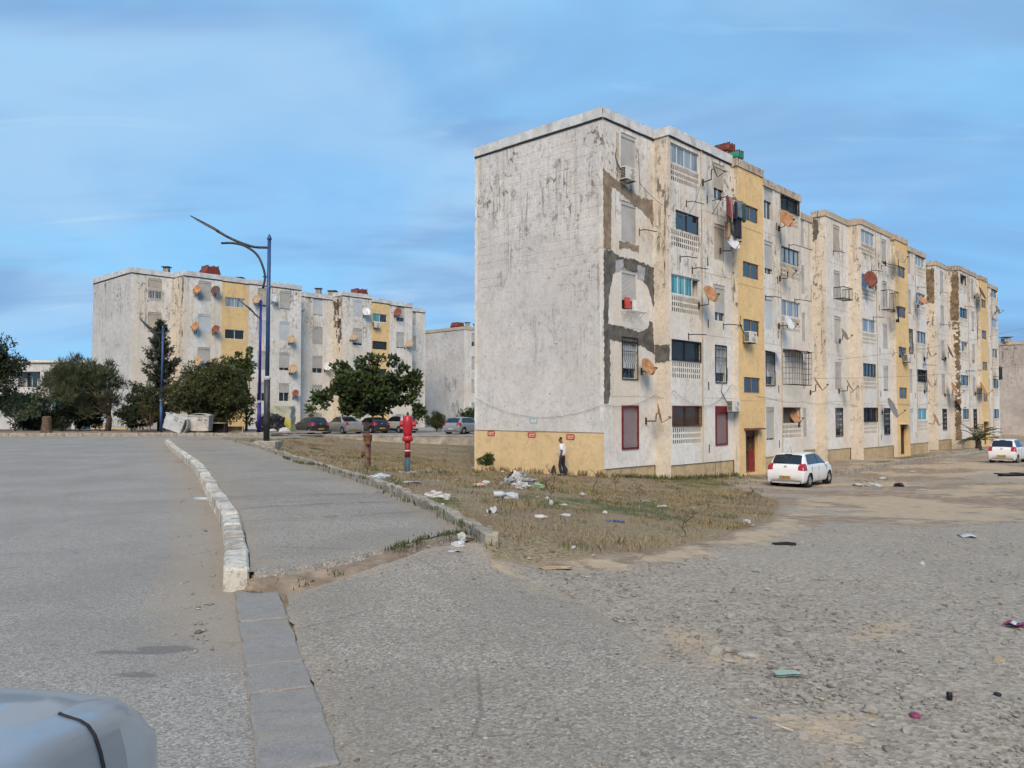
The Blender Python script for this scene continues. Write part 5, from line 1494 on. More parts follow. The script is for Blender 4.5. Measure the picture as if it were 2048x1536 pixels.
# ------------------------------------------------------------------ cables
def cable(label, pts, sag=0.0, r=0.010):
    P = [Vector(p) for p in pts]; out = []
    for a, b in zip(P[:-1], P[1:]):
        n = 10
        for k in range(n):
            q = a.lerp(b, k / n); out.append(q - Z3 * (sag * 4 * (k / n) * (1 - k / n)))
    out.append(P[-1])
    o = MB().tube(out, r, 4).build('cable', M['cable'], None, org=Vector((0, 0, 0)))
    return tag(o, label, 'cable')
cable('grey cable sagging across the blank gable', [F1(0, 0, 2.3) + D2 * 8.0 - D1 * 0.06, F1(0, 0, 1.9) - D1 * 0.06], 0.75, 0.007)
cable('cable looping from the gable corner past the ground-floor balcony', [F1(0.05, 0.06, 1.9), F1(3.9, 0.1, 2.4), F1(4.1, 0.95, 2.6), F1(7.2, 0.95, 1.9), F1(9.6, 0.95, 3.0)], 0.25)
cable('cable strung along the first floor of the nearest block', [F1(9.7, 0.95, 3.0), F1(13.1, 1.25, 2.35), F1(18.4, 0.95, 2.2), F1(24.5, 0.1, 2.2), F1(28.3, 0.1, 2.15)], 0.12)
cable('cable strung along the first floor of the middle block', [F2(3.9, 0.1, 2.1), F2(4.1, 0.95, 2.2), F2(10.2, 1.25, 2.2), F2(18.4, 0.95, 2.3), F2(24.4, 0.1, 2.2), F2(34, 1.2, 2.2)], 0.14)
cable('thin wire crossing the middle block towards the right', [F2(-1.5, 1.2, 4.9), at(2100, 640, 92)], 0.5, 0.012)
cable('lower thin wire crossing the middle block towards the right', [F1(19, 1.2, 3.6), at(2100, 718, 80)], 0.5, 0.012)
cable('thin wire hanging from the air conditioner to the second balcony', [F1(2.7, 0.05, 13.6), F1(2.75, 0.06, 12.2), F1(5.4, 0.95, 11.0), F1(6.9, 0.95, 13.2)], 0.3, 0.012)

# ------------------------------------------------------------------ painted signs on the gable
M['sign_pink'] = simple('sign_paper', (0.60, 0.36, 0.27), 0.8, 0, 0.1)
M['sign_red'] = simple('sign_red', (0.42, 0.045, 0.035), 0.8, 0, 0.2)
M['sign_blue'] = simple('sign_blue', (0.30, 0.42, 0.47), 0.8, 0, 0.1)
M['ink'] = simple('ink', (0.06, 0.02, 0.02), 0.8)
ARAB = '\uFEEA\uFEE0\uFEDF\uFE8D \uFEAE\uFED4\uFED0\uFE98\uFEB3\uFE8D'
def sign(label, q, z, w, h, border, paper, ink, ang_=0.0):
    c = F1(0, 0, z) + D2 * q - D1 * (0.002 if z > 0.7 else -0.033)
    rt = thing('wall_sign', label, 'sign', c, 0)
    m = Matrix((( -D2.x, 0, -D1.x), (-D2.y, 0, -D1.y), (0, 1, 0)))
    ex, ez = -D2, Z3
    a = math.cos(ang_), math.sin(ang_)
    ex = -D2 * a[0] + Z3 * a[1]; ez = Z3 * a[0] + D2 * a[1]
    MB().box(-D1 * 0.004, (w, 0.008, h), (ex, -D1, ez)).build('sign_face', paper, rt)
    b = 0.05
    for (cx, cz, ww, hh) in ((0, h / 2, w + b, b), (0, -h / 2, w + b, b), (-w / 2, 0, b, h - b), (w / 2, 0, b, h - b)):
        MB().box(ex * cx + ez * cz - D1 * 0.008, (ww, 0.012, hh), (ex, -D1, ez)).build('border', border, rt)
    cu = bpy.data.curves.new('lettering', 'FONT'); cu.body = ARAB; cu.align_x = 'CENTER'; cu.align_y = 'CENTER'; cu.size = h * 0.62; cu.extrude = 0.001
    cu.materials.append(ink)
    tmp = bpy.data.objects.new('lettering_text', cu); COL.objects.link(tmp)
    bpy.context.view_layer.update()
    me = bpy.data.meshes.new_from_object(tmp.evaluated_get(bpy.context.evaluated_depsgraph_get()))
    bpy.data.objects.remove(tmp)
    to = bpy.data.objects.new('lettering', me); COL.objects.link(to); to.parent = rt
    to.location = -D1 * 0.010
    M3 = Matrix((ex, ez, -D1)).transposed()
    to.rotation_euler = M3.to_euler()
    return rt
sign('red-bordered sign with Arabic lettering, leftmost on the yellow band', 6.95, 0.53, 0.42, 0.20, M['sign_red'], M['sign_pink'], M['ink'])
sign('red-bordered sign with Arabic lettering, middle one on the yellow band', 4.25, 0.50, 0.42, 0.20, M['sign_red'], M['sign_pink'], M['ink'])
sign('red-bordered sign with Arabic lettering above the walking man', 1.90, 0.46, 0.42, 0.20, M['sign_red'], M['sign_pink'], M['ink'], -0.04)
sign('faded blue-bordered sign with Arabic lettering on the white gable', 4.1, 1.18, 0.40, 0.20, M['sign_blue'], M['white_clean'], M['sign_blue'], -0.03)
# ------------------------------------------------------------------ plants
def leaf_mat(name, dark, light, rough=0.65, trans=0.25):
    t = NT(name)
    c = t.mix(t.attr('tone'), dark, light)
    t.b.inputs['Transmission Weight'].default_value = 0.0
    t.b.inputs['Subsurface Weight'].default_value = 0.0
    return t.done(c, rough)
M['leaf_ficus'] = leaf_mat('ficus_leaf', (0.018, 0.023, 0.007), (0.092, 0.098, 0.030))
M['leaf_feather'] = leaf_mat('feathery_leaf', (0.022, 0.030, 0.013), (0.095, 0.112, 0.055))
M['leaf_conifer'] = leaf_mat('conifer_needle', (0.016, 0.022, 0.012), (0.066, 0.076, 0.042))
M['leaf_poplar'] = leaf_mat('poplar_leaf', (0.028, 0.045, 0.012), (0.115, 0.15, 0.045))
M['leaf_broad'] = leaf_mat('broad_leaf', (0.014, 0.024, 0.008), (0.075, 0.11, 0.032))
M['leaf_dark'] = leaf_mat('dark_leaf', (0.010, 0.016, 0.007), (0.035, 0.050, 0.020))
M['leaf_pale'] = leaf_mat('pale_leaf', (0.05, 0.075, 0.035), (0.22, 0.27, 0.16))
M['leaf_palm'] = leaf_mat('palm_leaf', (0.020, 0.028, 0.010), (0.095, 0.11, 0.04))
M['straw'] = leaf_mat('dry_grass_blade', (0.10, 0.078, 0.038), (0.38, 0.30, 0.165), 0.9)
M['blade'] = leaf_mat('green_grass_blade', (0.032, 0.042, 0.013), (0.125, 0.135, 0.05), 0.8)
M['bark'] = simple('bark', (0.10, 0.072, 0.05), 0.95, 0, 0.4, 5, bump=0.8)
M['bark_dark'] = simple('dark_bark', (0.045, 0.034, 0.025), 0.95, 0, 0.4, 5, bump=0.8)

def leaf_quads(P, size, r, dirs=None, aspect=0.5, jitter=0.4):
    """kite-shaped leaves at points P; dirs = preferred direction of each leaf"""
    n = len(P)
    d = r.normal(size=(n, 3))
    if dirs is not None: d = dirs + d * jitter
    d /= np.linalg.norm(d, axis=1, keepdims=True) + 1e-9
    q = r.normal(size=(n, 3)); w = np.cross(d, q); w /= np.linalg.norm(w, axis=1, keepdims=True) + 1e-9
    L = size * r.uniform(0.6, 1.35, (n, 1)); W = L * aspect
    V = np.stack([P, P + d * L * 0.5 + w * W * 0.5, P + d * L, P + d * L * 0.5 - w * W * 0.5], 1).reshape(-1, 3)
    return V, np.arange(n * 4).reshape(n, 4)
def clump_points(centres, radii, per, r, shell=0.55):
    out, nrm, cid = [], [], []
    for i, (c, q) in enumerate(zip(centres, radii)):
        d = r.normal(size=(per, 3)); d /= np.linalg.norm(d, axis=1, keepdims=True)
        rr = q * (shell + (1 - shell) * r.random((per, 1))) * r.uniform(0.75, 1.15, (per, 1))
        out.append(c + d * rr * np.array([1, 1, 0.85])); nrm.append(d); cid.append(np.full(per, i))
    return np.concatenate(out), np.concatenate(nrm), np.concatenate(cid)
def blob_centres(c, rad, n, r, flat=0.0):
    d = r.normal(size=(n, 3)); d /= np.linalg.norm(d, axis=1, keepdims=True)
    k = r.random((n, 1)) ** 0.45
    return np.array(c) + d * k * np.array(rad) * r.uniform(0.72, 1.06, (n, 1))
def limbs(mb, base, tips, r0, rnd, mid=0.5):
    for t_ in tips:
        t_ = Vector(t_); m = base.lerp(t_, mid) + Vector((rnd.uniform(-.3, .3), rnd.uniform(-.3, .3), rnd.uniform(-.1, .4)))
        mb.tube([base, base.lerp(m, 0.5) + Vector((rnd.uniform(-.1, .1), 0, 0)), m, t_], [r0, r0 * 0.8, r0 * 0.55, r0 * 0.2], 6)
def tree(name, label, base, crown_c, crown_r, nclump, per, lsize, mat, seed, trunk_h, trunk_r, bark='bark', aspect=0.55, cl=(0.35, 0.75), nl=7, lean=(0, 0), dirs=None, extra=None, shell=0.5, cat='tree', group=None):
    r = np.random.default_rng(seed); rnd = random.Random(seed)
    root = thing(name, label, cat, base, 0, group)
    b = Vector(base)
    cc = np.array(crown_c) - np.array(base)
    C = blob_centres(cc, crown_r, nclump, r)
    if extra is not None: C = np.concatenate([C, np.array(extra) - np.array(base)])
    C[:, 2] = np.maximum(C[:, 2], 0.35)
    Q = r.uniform(cl[0], cl[1], len(C))
    P, N, cid = clump_points(C, Q, per, r, shell)
    up = np.array([0, 0, 1.0])
    D = N * 0.8 + up * 0.25 if dirs is None else N * dirs[0] + up * dirs[1]
    V, F = leaf_quads(P, lsize, r, D, aspect, 0.5)
    ct = r.random(len(C))
    tone = np.clip(0.20 + 0.45 * ct[cid] + r.normal(0, 0.20, len(P)), 0, 1)
    V[:, 2] = np.maximum(V[:, 2], 0.05)
    fast_mesh('crown', V, F, M[mat], root, tone)
    mb = MB()
    top = Vector((lean[0], lean[1], trunk_h))
    mb.tube([(0, 0, -0.3), top * 0.5 + Vector((rnd.uniform(-.08, .08), 0, 0)), top], [trunk_r * 1.25, trunk_r, trunk_r * 0.8], 8)
    tips = [C[i] for i in r.choice(len(C), min(nl, len(C)), False)]
    limbs(mb, top, tips, trunk_r * 0.6, rnd)
    mb.build('trunk', M[bark], root, True)
    return root
VG = 0.16
# round dense tree behind the bins
b = at(418, 862, 57.2); b.z = VG
tree('round_tree', 'dense round dark tree behind the white bins', b, (b.x, b.y, 3.0), (3.0, 2.4, 2.45), 190, 190, 0.17, 'leaf_ficus', 1, 1.0, 0.16, aspect=0.5, cl=(0.45, 0.75), shell=0.6)
# feathery tree on a forked trunk
b = at(214, 864, 59); b.z = VG
tree('feathery_tree', 'grey-green feathery tree with a forked pruned trunk', b, (b.x - 1.9, b.y, 3.5), (2.9, 2.1, 2.35), 130, 210, 0.34, 'leaf_feather', 2, 1.15, 0.2, 'bark_dark', 0.13, (0.4, 0.85), 10, (0.15, 0), (0.7, 0.9), shell=0.2)
# conifer: tiers of branches with upturned tips
def conifer(label, base, h, rad, seed):
    r = np.random.default_rng(seed)
    root = thing('conifer_tree', label, 'tree', base)
    mb = MB(); mb.tube([(0, 0, -0.3), (0.05, 0, h * 0.5), (0, 0, h)], [0.16, 0.1, 0.02], 7)
    P, D = [], []
    for k in range(46):
        f = (k + 0.5) / 46; z = 0.7 + (h - 0.75) * f
        L = rad * (1 - f) ** 0.8 * r.choice([0.55, 0.8, 1.0, 1.2]) + 0.1
        for j in range(4):
            a = r.uniform(0, 2 * math.pi); dr = np.array([math.cos(a), math.sin(a), 0])
            n = int(L / 0.05) + 4
            tt = np.linspace(0.12, 1, n)[:, None]
            pts = np.array([0, 0, z]) + dr * L * tt + np.array([0, 0, 1]) * (-0.18 * L * np.sin(tt * 3.1) + 0.22 * L * tt ** 3)
            mb.tube([Vector(pts[0]), Vector(pts[n // 2]), Vector(pts[-1])], [0.025, 0.018, 0.008], 4, False)
            for _ in range(3):
                P.append(pts + r.normal(0, 0.05, pts.shape)); D.append(np.tile(dr * 0.6 + np.array([0, 0, 0.5]), (n, 1)))
    P = np.concatenate(P); D = np.concatenate(D)
    V, F = leaf_quads(P, 0.24, r, D, 0.32, 0.6)
    fast_mesh('crown', V, F, M['leaf_conifer'], root, np.clip(r.normal(0.4, 0.25, len(P)), 0, 1))
    mb.build('trunk', M['bark_dark'], root)
b = at(318, 860, 60.5); b.z = VG
conifer('dark spiky conifer behind the nearer short lamp post', b, 8.4, 2.2, 3)
b = at(264, 862, 58.5); b.z = VG
tree('leafy_shrub', 'ragged dark shrub between feathery tree and conifer', b, (b.x + 0.3, b.y, 1.7), (1.6, 1.1, 1.5), 44, 120, 0.2, 'leaf_dark', 4, 0.7, 0.06, 'bark', 0.5, (0.2, 0.5), 10, shell=0.3, cat='shrub')
b = at(300, 862, 57.5); b.z = VG
tree('dry_shrub', 'thin brownish shrub of bare twigs beside the short lamp post', b, (b.x, b.y, 2.0), (0.9, 0.7, 1.5), 26, 60, 0.14, 'leaf_ficus', 5, 0.4, 0.05, 'bark', 0.4, (0.2, 0.4), 22, shell=0.2, cat='shrub')
# light green tree right of the round one
b = at(492, 863, 61); b.z = VG - 0.1
tree('young_poplar', 'light green young poplar beside the round tree', b, (b.x - 0.55, b.y, 4.2), (1.25, 1.0, 2.1), 50, 75, 0.21, 'leaf_poplar', 6, 1.6, 0.09, 'bark', 0.75, (0.22, 0.45), 12,
     extra=[(b.x + 0.15, b.y, 5.9), (b.x + 0.2, b.y, 6.35), (b.x + 0.1, b.y, 5.4), (b.x - 1.6, b.y, 5.6), (b.x - 1.9, b.y, 5.2), (b.x + 0.3, b.y, 1.6), (b.x + 0.2, b.y, 0.9), (b.x + 0.4, b.y, 2.4)], shell=0.25)
# broad-leaved tree among the parked cars
b = at(766, 862, 73.5); b.z = -0.35
cx = lambda u, v, dy=0: tuple(at(u, v, 73.5 + dy))
tree('broadleaf_tree', 'broad-leaved dark green tree spreading over the parked cars', b, (b.x - 1.0, b.y, 3.5), (4.2, 2.4, 2.3), 150, 100, 0.36, 'leaf_broad', 7, 1.5, 0.12, 'bark_dark', 0.75, (0.42, 0.8), 12,
     extra=[cx(640, 795), cx(655, 788), cx(632, 798), cx(650, 805), cx(690, 740), cx(680, 735), cx(830, 750), cx(822, 760), cx(833, 765), cx(740, 722), cx(752, 718), cx(720, 728), cx(828, 775), cx(805, 738), cx(785, 722), cx(815, 800), cx(835, 815), cx(840, 830), cx(838, 822)], shell=0.35)
# trees at the left edge
b = Vector((-37.6, 57.0, VG))
tree('dark_tree', 'dark heavy tree cut by the left edge of the picture', b, (b.x - 0.6, b.y, 4.75), (3.3, 2.4, 2.4), 150, 170, 0.2, 'leaf_dark', 8, 2.3, 0.2, 'bark_dark', 0.5, (0.5, 0.9), 9, shell=0.5)
b = at(30, 858, 58.6); b.z = VG
tree('pale_shrub', 'pale-leaved shrub at the left edge below the dark tree', b, (b.x, b.y, 2.0), (1.9, 1.0, 1.1), 44, 90, 0.19, 'leaf_pale', 9, 0.8, 0.06, 'bark', 0.6, (0.25, 0.5), 9, shell=0.35, cat='shrub')
b = at(70, 862, 60.5); b.z = VG
tree('leafy_shrub', 'low green thicket behind the sawn stump', b, (b.x + 0.6, b.y, 1.0), (2.6, 1.0, 0.8), 60, 90, 0.2, 'leaf_dark', 10, 0.3, 0.05, 'bark', 0.45, (0.3, 0.6), 9, shell=0.35, cat='shrub')
b = at(160, 862, 62.5); b.z = VG
tree('leafy_shrub', 'deep dark thicket under the feathery tree', b, (b.x, b.y, 1.4), (2.6, 1.0, 1.3), 70, 110, 0.2, 'leaf_dark', 11, 0.3, 0.05, 'bark_dark', 0.45, (0.35, 0.7), 5, shell=0.4, cat='shrub')
b = at(48, 862, 63.5); b.z = VG
tree('leafy_shrub', 'tall grey-green shrub in front of the far left house', b, (b.x + 0.3, b.y, 2.1), (1.7, 0.9, 1.3), 40, 100, 0.22, 'leaf_dark', 31, 0.6, 0.06, 'bark_dark', 0.45, (0.3, 0.6), 8, shell=0.35, cat='shrub')
# shrubs by the parked cars and the gable
b = at(873, 868, 76); b.z = -0.35
tree('round_shrub', 'clipped green shrub left of the silver hatchback', b, (b.x, b.y, 0.75), (0.95, 0.8, 0.85), 40, 130, 0.14, 'leaf_ficus', 12, 0.3, 0.05, 'bark', 0.5, (0.25, 0.45), 6, shell=0.5, cat='shrub')
b = at(940, 860, 84); b.z = -0.4
tree('leafy_shrub', 'shrub tops showing behind the silver hatchback', b, (b.x, b.y, 1.2), (1.6, 0.8, 0.9), 40, 90, 0.18, 'leaf_broad', 13, 0.3, 0.05, 'bark', 0.5, (0.25, 0.5), 6, shell=0.4, cat='shrub')
b = at(620, 866, 73); b.z = -0.35
tree('rubber_plant', 'young plant with big glossy leaves above the black hatchback', b, (b.x, b.y, 1.75), (0.55, 0.4, 0.6), 12, 9, 0.42, 'leaf_poplar', 14, 1.2, 0.04, 'bark', 0.38, (0.08, 0.2), 8, shell=0.3, cat='plant')
b = at(972, 935, 38.2); b.z = hz1(b.x, b.y)
tree('bush', 'small upright green bush at the left foot of the gable', b, (b.x, b.y, b.z + 0.42), (0.40, 0.26, 0.36), 30, 80, 0.10, 'leaf_broad', 15, 0.1, 0.02, 'bark', 0.35, (0.08, 0.16), 5, dirs=(0.4, 1.0), shell=0.2, cat='bush',
     extra=[(b.x + 0.12, b.y, b.z + 0.75), (b.x + 0.26, b.y, b.z + 0.7), (b.x + 0.02, b.y, b.z + 0.68)])
# small palm in front of the farthest block
def palm(label, base, h, L, n, seed):
    r = np.random.default_rng(seed); rnd = random.Random(seed)
    root = thing('palm', label, 'palm', base)
    mb = MB(); mb.lathe([(0.34, -0.3), (0.30, 0.1), (0.22, h * 0.7), (0.26, h), (0.1, h + 0.15)], 9); mb.build('trunk', M['bark_dark'], root, True)
    for k in range(n):
        a = 2 * math.pi * k / n + rnd.uniform(-.2, .2); el = rnd.uniform(0.45, 1.25); ln = L * rnd.uniform(0.8, 1.1)
        pts, dirs = [], []
        p = np.array([0, 0, h]); d = np.array([math.cos(a) * math.cos(el), math.sin(a) * math.cos(el), math.sin(el)])
        for i in range(13):
            pts.append(p.copy()); dirs.append(d.copy()); p = p + d * ln / 12; d = d + np.array([0, 0, -0.11]); d /= np.linalg.norm(d)
        pts = np.array(pts); dirs = np.array(dirs)
        side = np.array([-math.sin(a), math.cos(a), 0])
        PP, DD = [], []
        for i in range(2, 13):
            for s_ in (-1, 1):
                for q in (0, 0.5):
                    PP.append(pts[i] - dirs[i] * q * ln / 12); DD.append(side * s_ * 0.9 + dirs[i] * 0.75 + np.array([0, 0, -0.15]))
        V, F = leaf_quads(np.array(PP), 0.42, r, np.array(DD), 0.12, 0.06)
        fo = fast_mesh('frond', V, F, M['leaf_palm'], root, np.clip(r.normal(0.45, 0.25, len(PP)), 0, 1))
        MB().tube([Vector(q) for q in pts[::3]], 0.02, 4).build('rib', M['leaf_palm'], fo)
pb = F3(2.2, 2.6, 0); pb.z = hz1(pb.x, pb.y)
palm('small palm in front of the farthest block', pb, 0.75, 2.1, 17, 5)
# sawn stump
st = thing('tree_stump', 'tall sawn tree stump under the trees at left', 'tree stump', (at(93, 862, 54.5).x, 54.5, VG - 0.02))
mb = MB(); mb.lathe([(0.42, -0.1), (0.36, 0.1), (0.30, 0.6), (0.27, 1.12), (0.24, 1.14)], 10)
mb.build('stump_body', M['bark'], st)
MB().lathe([(0.245, 1.143), (0.001, 1.148)], 10).build('sawn_top', simple('sawn_wood', (0.36, 0.27, 0.17), 0.9, 0, 0.2, 8), st)

# ------------------------------------------------------------------ grass and stones
def scatter(polys, n, r, box, noise_k=1.4, thr=0.45, falloff=None):
    x = r.uniform(box[0], box[1], n); y = r.uniform(box[2], box[3], n)
    ins = np.zeros(n, bool)
    for q in polys: ins |= poly_sd(x, y, q) > 0.02
    d = fbm(x * noise_k, y * noise_k, 4)
    ins &= d > thr + r.normal(0, 0.08, n)
    # thinner with distance, where blades are too small to see
    ins &= r.random(n) < np.clip(16.0 / np.hypot(x, y), 0.15, 1.0)
    return x[ins], y[ins]
def ground_z(x, y):
    return hz(x, y) + 0.005
def blades(name, x, y, h, mat, r, tone_mu, wdt=0.012, bend=0.5, label=None):
    n = len(x); z = ground_z(x, y) - 0.02
    far = np.clip(np.hypot(x, y) / 12.0, 1.0, 2.3)
    H = h * r.uniform(0.45, 1.3, n) * (0.8 + 0.2 * far); a = r.uniform(0, 2 * np.pi, n); b = r.uniform(0.1, bend, n) * H
    w = wdt * far
    base = np.stack([x, y, z], 1); dx = np.stack([np.cos(a), np.sin(a), 0 * a], 1); sx = np.stack([-np.sin(a), np.cos(a), 0 * a], 1)
    mid = base + dx * (b * 0.35)[:, None] + np.array([0, 0, 1.0]) * (H * 0.6)[:, None]
    tip = base + dx * b[:, None] + np.array([0, 0, 1.0]) * H[:, None]
    V = np.stack([base - sx * w[:, None] / 2, base + sx * w[:, None] / 2, mid + sx * w[:, None] * 0.4, tip, mid - sx * w[:, None] * 0.4], 1).reshape(-1, 3)
    k = np.arange(n)[:, None] * 5
    F = np.concatenate([k + np.array([0, 1, 2, 4]), k + np.array([4, 2, 3, 3])], 0)
    Fq = np.concatenate([k + np.array([0, 1, 2, 4])], 0); Ft = k + np.array([4, 2, 3])
    tone = np.clip(tone_mu + 0.5 * (fbm(x * 0.8, y * 0.8, 3) - 0.5) + r.normal(0, 0.22, n), 0, 1)
    T = np.concatenate([k + np.array([0, 1, 2]), k + np.array([0, 2, 4]), Ft], 0)
    o = fast_mesh(name, V, T, M[mat], None, np.tile(tone, 3), 'stuff', tri=True)
    if label: o['label'] = label
    return o
r = np.random.default_rng(5)
x, y = scatter([P_DRY], 900000, r, (-18, 16, 7.5, 58), 0.8, 0.50)
blades('dry_grass', x, y, 0.06, 'straw', r, 0.42, 0.0075, 1.1, label='dry straw-coloured grass over the sloping ground')
gx_, gy_ = scatter(P_GREEN, 420000, r, (-10, 45, 6.5, 80), 0.9, 0.47)
blades('green_grass', gx_, gy_, 0.06, 'blade', r, 0.4, 0.008, 0.9, label='short green grass in patches')
# weeds along the kerb, the broken pavement edge and the foot of the walls
def along(path, n, spread, r):
    P = [Vector(p) for p in path]; L = [(b - a).length for a, b in zip(P[:-1], P[1:])]; tot = sum(L)
    xs, ys = [], []
    for q in r.uniform(0, tot, n):
        i = 0
        while q > L[i] and i < len(L) - 1: q -= L[i]; i += 1
        p = P[i].lerp(P[i + 1], min(1, q / L[i])); xs.append(p.x + r.normal(0, spread)); ys.append(p.y + r.normal(0, spread))
    xs, ys = np.array(xs), np.array(ys)
    k = fbm(xs * 3.2 + 9, ys * 3.2, 3) > 0.50
    return xs[k], ys[k]
x1, y1 = along([(-2.0, 7.2), (-1.65, 7.62), (-1.15, 8.35), (-0.72, 9.05), (-0.45, 8.9)], 1700, 0.08, r)
wd = blades('weeds', x1, y1, 0.05, 'blade', r, 0.22, 0.008, 0.9, label='weeds along the broken end of the footpath'); wd.location.z = 0.06
x2, y2 = along([(p.x + 0.12, p.y + 0.03) for p in smooth_path(KR, 4)][:22], 3000, 0.10, r)
blades('kerb_grass', x2, y2, 0.10, 'blade', r, 0.45, 0.010, 0.7, label='grass fringe along the thin grey kerb')
x2, y2 = along([(p.x - 0.17, p.y - 0.06) for p in smooth_path(KR, 4)][:16], 700, 0.04, r)
z_keep = None
o = blades('path_weeds', x2, y2, 0.07, 'blade', r, 0.3, 0.010, 0.8, label='weeds in the joint beside the thin grey kerb'); o.location.z = 0.16
x3, y3 = along([(4.3, 34.3), (-1.9, 39.9)], 1800, 0.22, r)
blades('wall_weeds', x3, y3, 0.22, 'straw', r, 0.3, 0.014, 0.5, label='dry weeds along the foot of the gable')
x3, y3 = along([tuple(F1(s, o, 0).xy) for s, o in ((0.3, 0.2), (4.0, 1.2), (10, 1.2), (10.5, 1.5))], 2200, 0.2, r)
blades('front_weeds', x3, y3, 0.16, 'blade', r, 0.4, 0.014, 0.5, label='grass along the foot of the nearest front')
cx_, cy_ = scatter([P_DRY], 1300, r, (-14, 15, 8.5, 45), 0.6, 0.53)
n_ = 26
tx = np.repeat(cx_, n_) + r.normal(0, 0.09, len(cx_) * n_); ty = np.repeat(cy_, n_) + r.normal(0, 0.09, len(cx_) * n_)
kk = poly_sd(tx, ty, P_DRY) > 0.05
blades('tall_dry_weeds', tx[kk], ty[kk], 0.12, 'straw', r, 0.26, 0.006, 0.9, label='uneven clumps of taller dry weeds in the withered grass')
cx_, cy_ = scatter([P_DRY], 1500, r, (-14, 15, 8.5, 45), 0.9, 0.54)
tx = np.repeat(cx_, n_) + r.normal(0, 0.12, len(cx_) * n_); ty = np.repeat(cy_, n_) + r.normal(0, 0.12, len(cx_) * n_)
kk = poly_sd(tx, ty, P_DRY) > 0.05
blades('olive_weeds', tx[kk], ty[kk], 0.09, 'blade', r, 0.5, 0.008, 1.0, label='low olive weeds among the dry grass')
# tall dry stalks
stk = MB()
for u, v, h, lb in ((1040, 940, 0.95, 'tallest dry stalk against the yellow band of the gable'), (893, 915, 0.8, 'tall dry stalk left of the gable corner'), (1100, 1010, 0.55, 'dry stalk in front of the walking man'), (1232, 985, 0.6, 'dry stalk below the gable corner'), (1278, 1000, 0.45, 'dry stalk right of the gable corner, before the red lattice window'),
    (890, 930, 0.4, 'short dry stalk left of the gable bush'), (1012, 930, 0.5, 'dry stalk right of the gable bush'), (1190, 995, 0.6, 'dry stalk between the walking man and the gable corner'), (1370, 1075, 0.35, 'lone dry stalk near the sandy edge of the grass'), (1500, 1000, 0.35, 'left stalk of the tuft at the right tip of the grass'), (1508, 1005, 0.4, 'middle stalk of the tuft at the right tip of the grass'), (1520, 1003, 0.35, 'right stalk of the tuft at the right tip of the grass'), (1105, 985, 0.6, 'dry stalk beside the rubbish heap')):
    p = gnd(u, v); q = MB(); nt = 5
    pts = [p + Vector((random.uniform(-.03, .03) * k, random.uniform(-.03, .03) * k, h * k / nt)) for k in range(nt + 1)]
    q.tube(pts, [0.008] * nt + [0.003], 4)
    for k in range(2, nt + 1):
        for _ in range(3):
            e = pts[k] + Vector((random.uniform(-.12, .12), random.uniform(-.12, .12), random.uniform(0.0, 0.12)))
            q.tube([pts[k], e], [0.006, 0.002], 3, False)
    o = q.build('dry_stalk', M['bark'], None, org=p); o.location = p
    tag(o, lb, 'weed', 'dry stalks in the grass')

def stones(name, x, y, s, r, label, mat, zoff=0.0):
    """octahedral pebbles, squashed and turned, all in one mesh"""
    n = len(x); z = ground_z(x, y) + zoff
    base = np.array([[1, 0, 0], [0, 1, 0], [-1, 0, 0], [0, -1, 0], [0, 0, 1], [0, 0, -1], [.62, .62, .45], [-.62, .55, .5], [-.5, -.66, .5], [.6, -.58, .48]], float)
    tri = np.array([[0, 6, 4], [6, 1, 4], [1, 7, 4], [7, 2, 4], [2, 8, 4], [8, 3, 4], [3, 9, 4], [9, 0, 4], [0, 1, 6], [1, 2, 7], [2, 3, 8], [3, 0, 9]])
    B = base[None] * r.uniform(0.75, 1.25, (n, 10, 1))
    sc = s[:, None] * np.stack([r.uniform(0.7, 1.4, n), r.uniform(0.6, 1.0, n), r.uniform(0.3, 0.65, n)], 1)
    B = B * sc[:, None, :]
    a = r.uniform(0, 6.28, n); c, q = np.cos(a)[:, None], np.sin(a)[:, None]
    V = np.stack([B[..., 0] * c - B[..., 1] * q, B[..., 0] * q + B[..., 1] * c, B[..., 2]], -1) + np.stack([x, y, z], 1)[:, None, :]
    T = (np.arange(n)[:, None, None] * 10 + tri[None]).reshape(-1, 3)
    tone = np.clip(np.repeat(r.beta(1.6, 2.2, n), 12) + r.normal(0, 0.05, n * 12), 0, 1)
    o = fast_mesh(name, V.reshape(-1, 3), T, mat, None, tone, 'stuff', tri=True); o['label'] = label
    return o
t = NT('pebble')
M['pebble'] = t.done(t.mix(t.attr('tone'), (0.11, 0.098, 0.082), (0.38, 0.345, 0.29)), 0.92)
def logr(n, lo, hi, box, r, power=1.0):
    """points thicker close to the camera"""
    d = lo * (hi / lo) ** r.random(n); a = r.uniform(box[0], box[1], n)
    return d * np.tan(a), d
x, y = logr(90000, 3.0, 26, (-0.35, 0.80), r)
k = (poly_sd(x, y, P_GRAVEL) > 0.0) & (poly_sd(x, y, P_DRIVE) < -0.02) & (r.random(len(x)) < 0.25 + 0.75 * (fbm(x * 1.3, y * 1.3, 3) > 0.48)) & (r.random(len(x)) < 0.75)
x, y = x[k], y[k]
stones('gravel', x, y, np.clip(r.gamma(2.0, 0.0030, len(x)), 0.003, 0.03) * (0.8 + np.hypot(x, y) / 18), r, 'loose grey gravel strewn over the yard', M['pebble'])
x, y = logr(5200, 2.8, 12, (-0.35, 0.5), r)
k = (poly_sd(x, y, P_DRIVE) > 0.02)
stones('grit', x[k], y[k], np.clip(r.gamma(2.0, 0.003, k.sum()), 0.003, 0.016), r, 'fine grit loose on the driveway', M['pebble'], 0.025)
x, y = along([(p[0] - 0.28, p[1]) for p in KL], 2600, 0.22, r)
k = poly_sd(x, y, P_ROAD) > 0.12
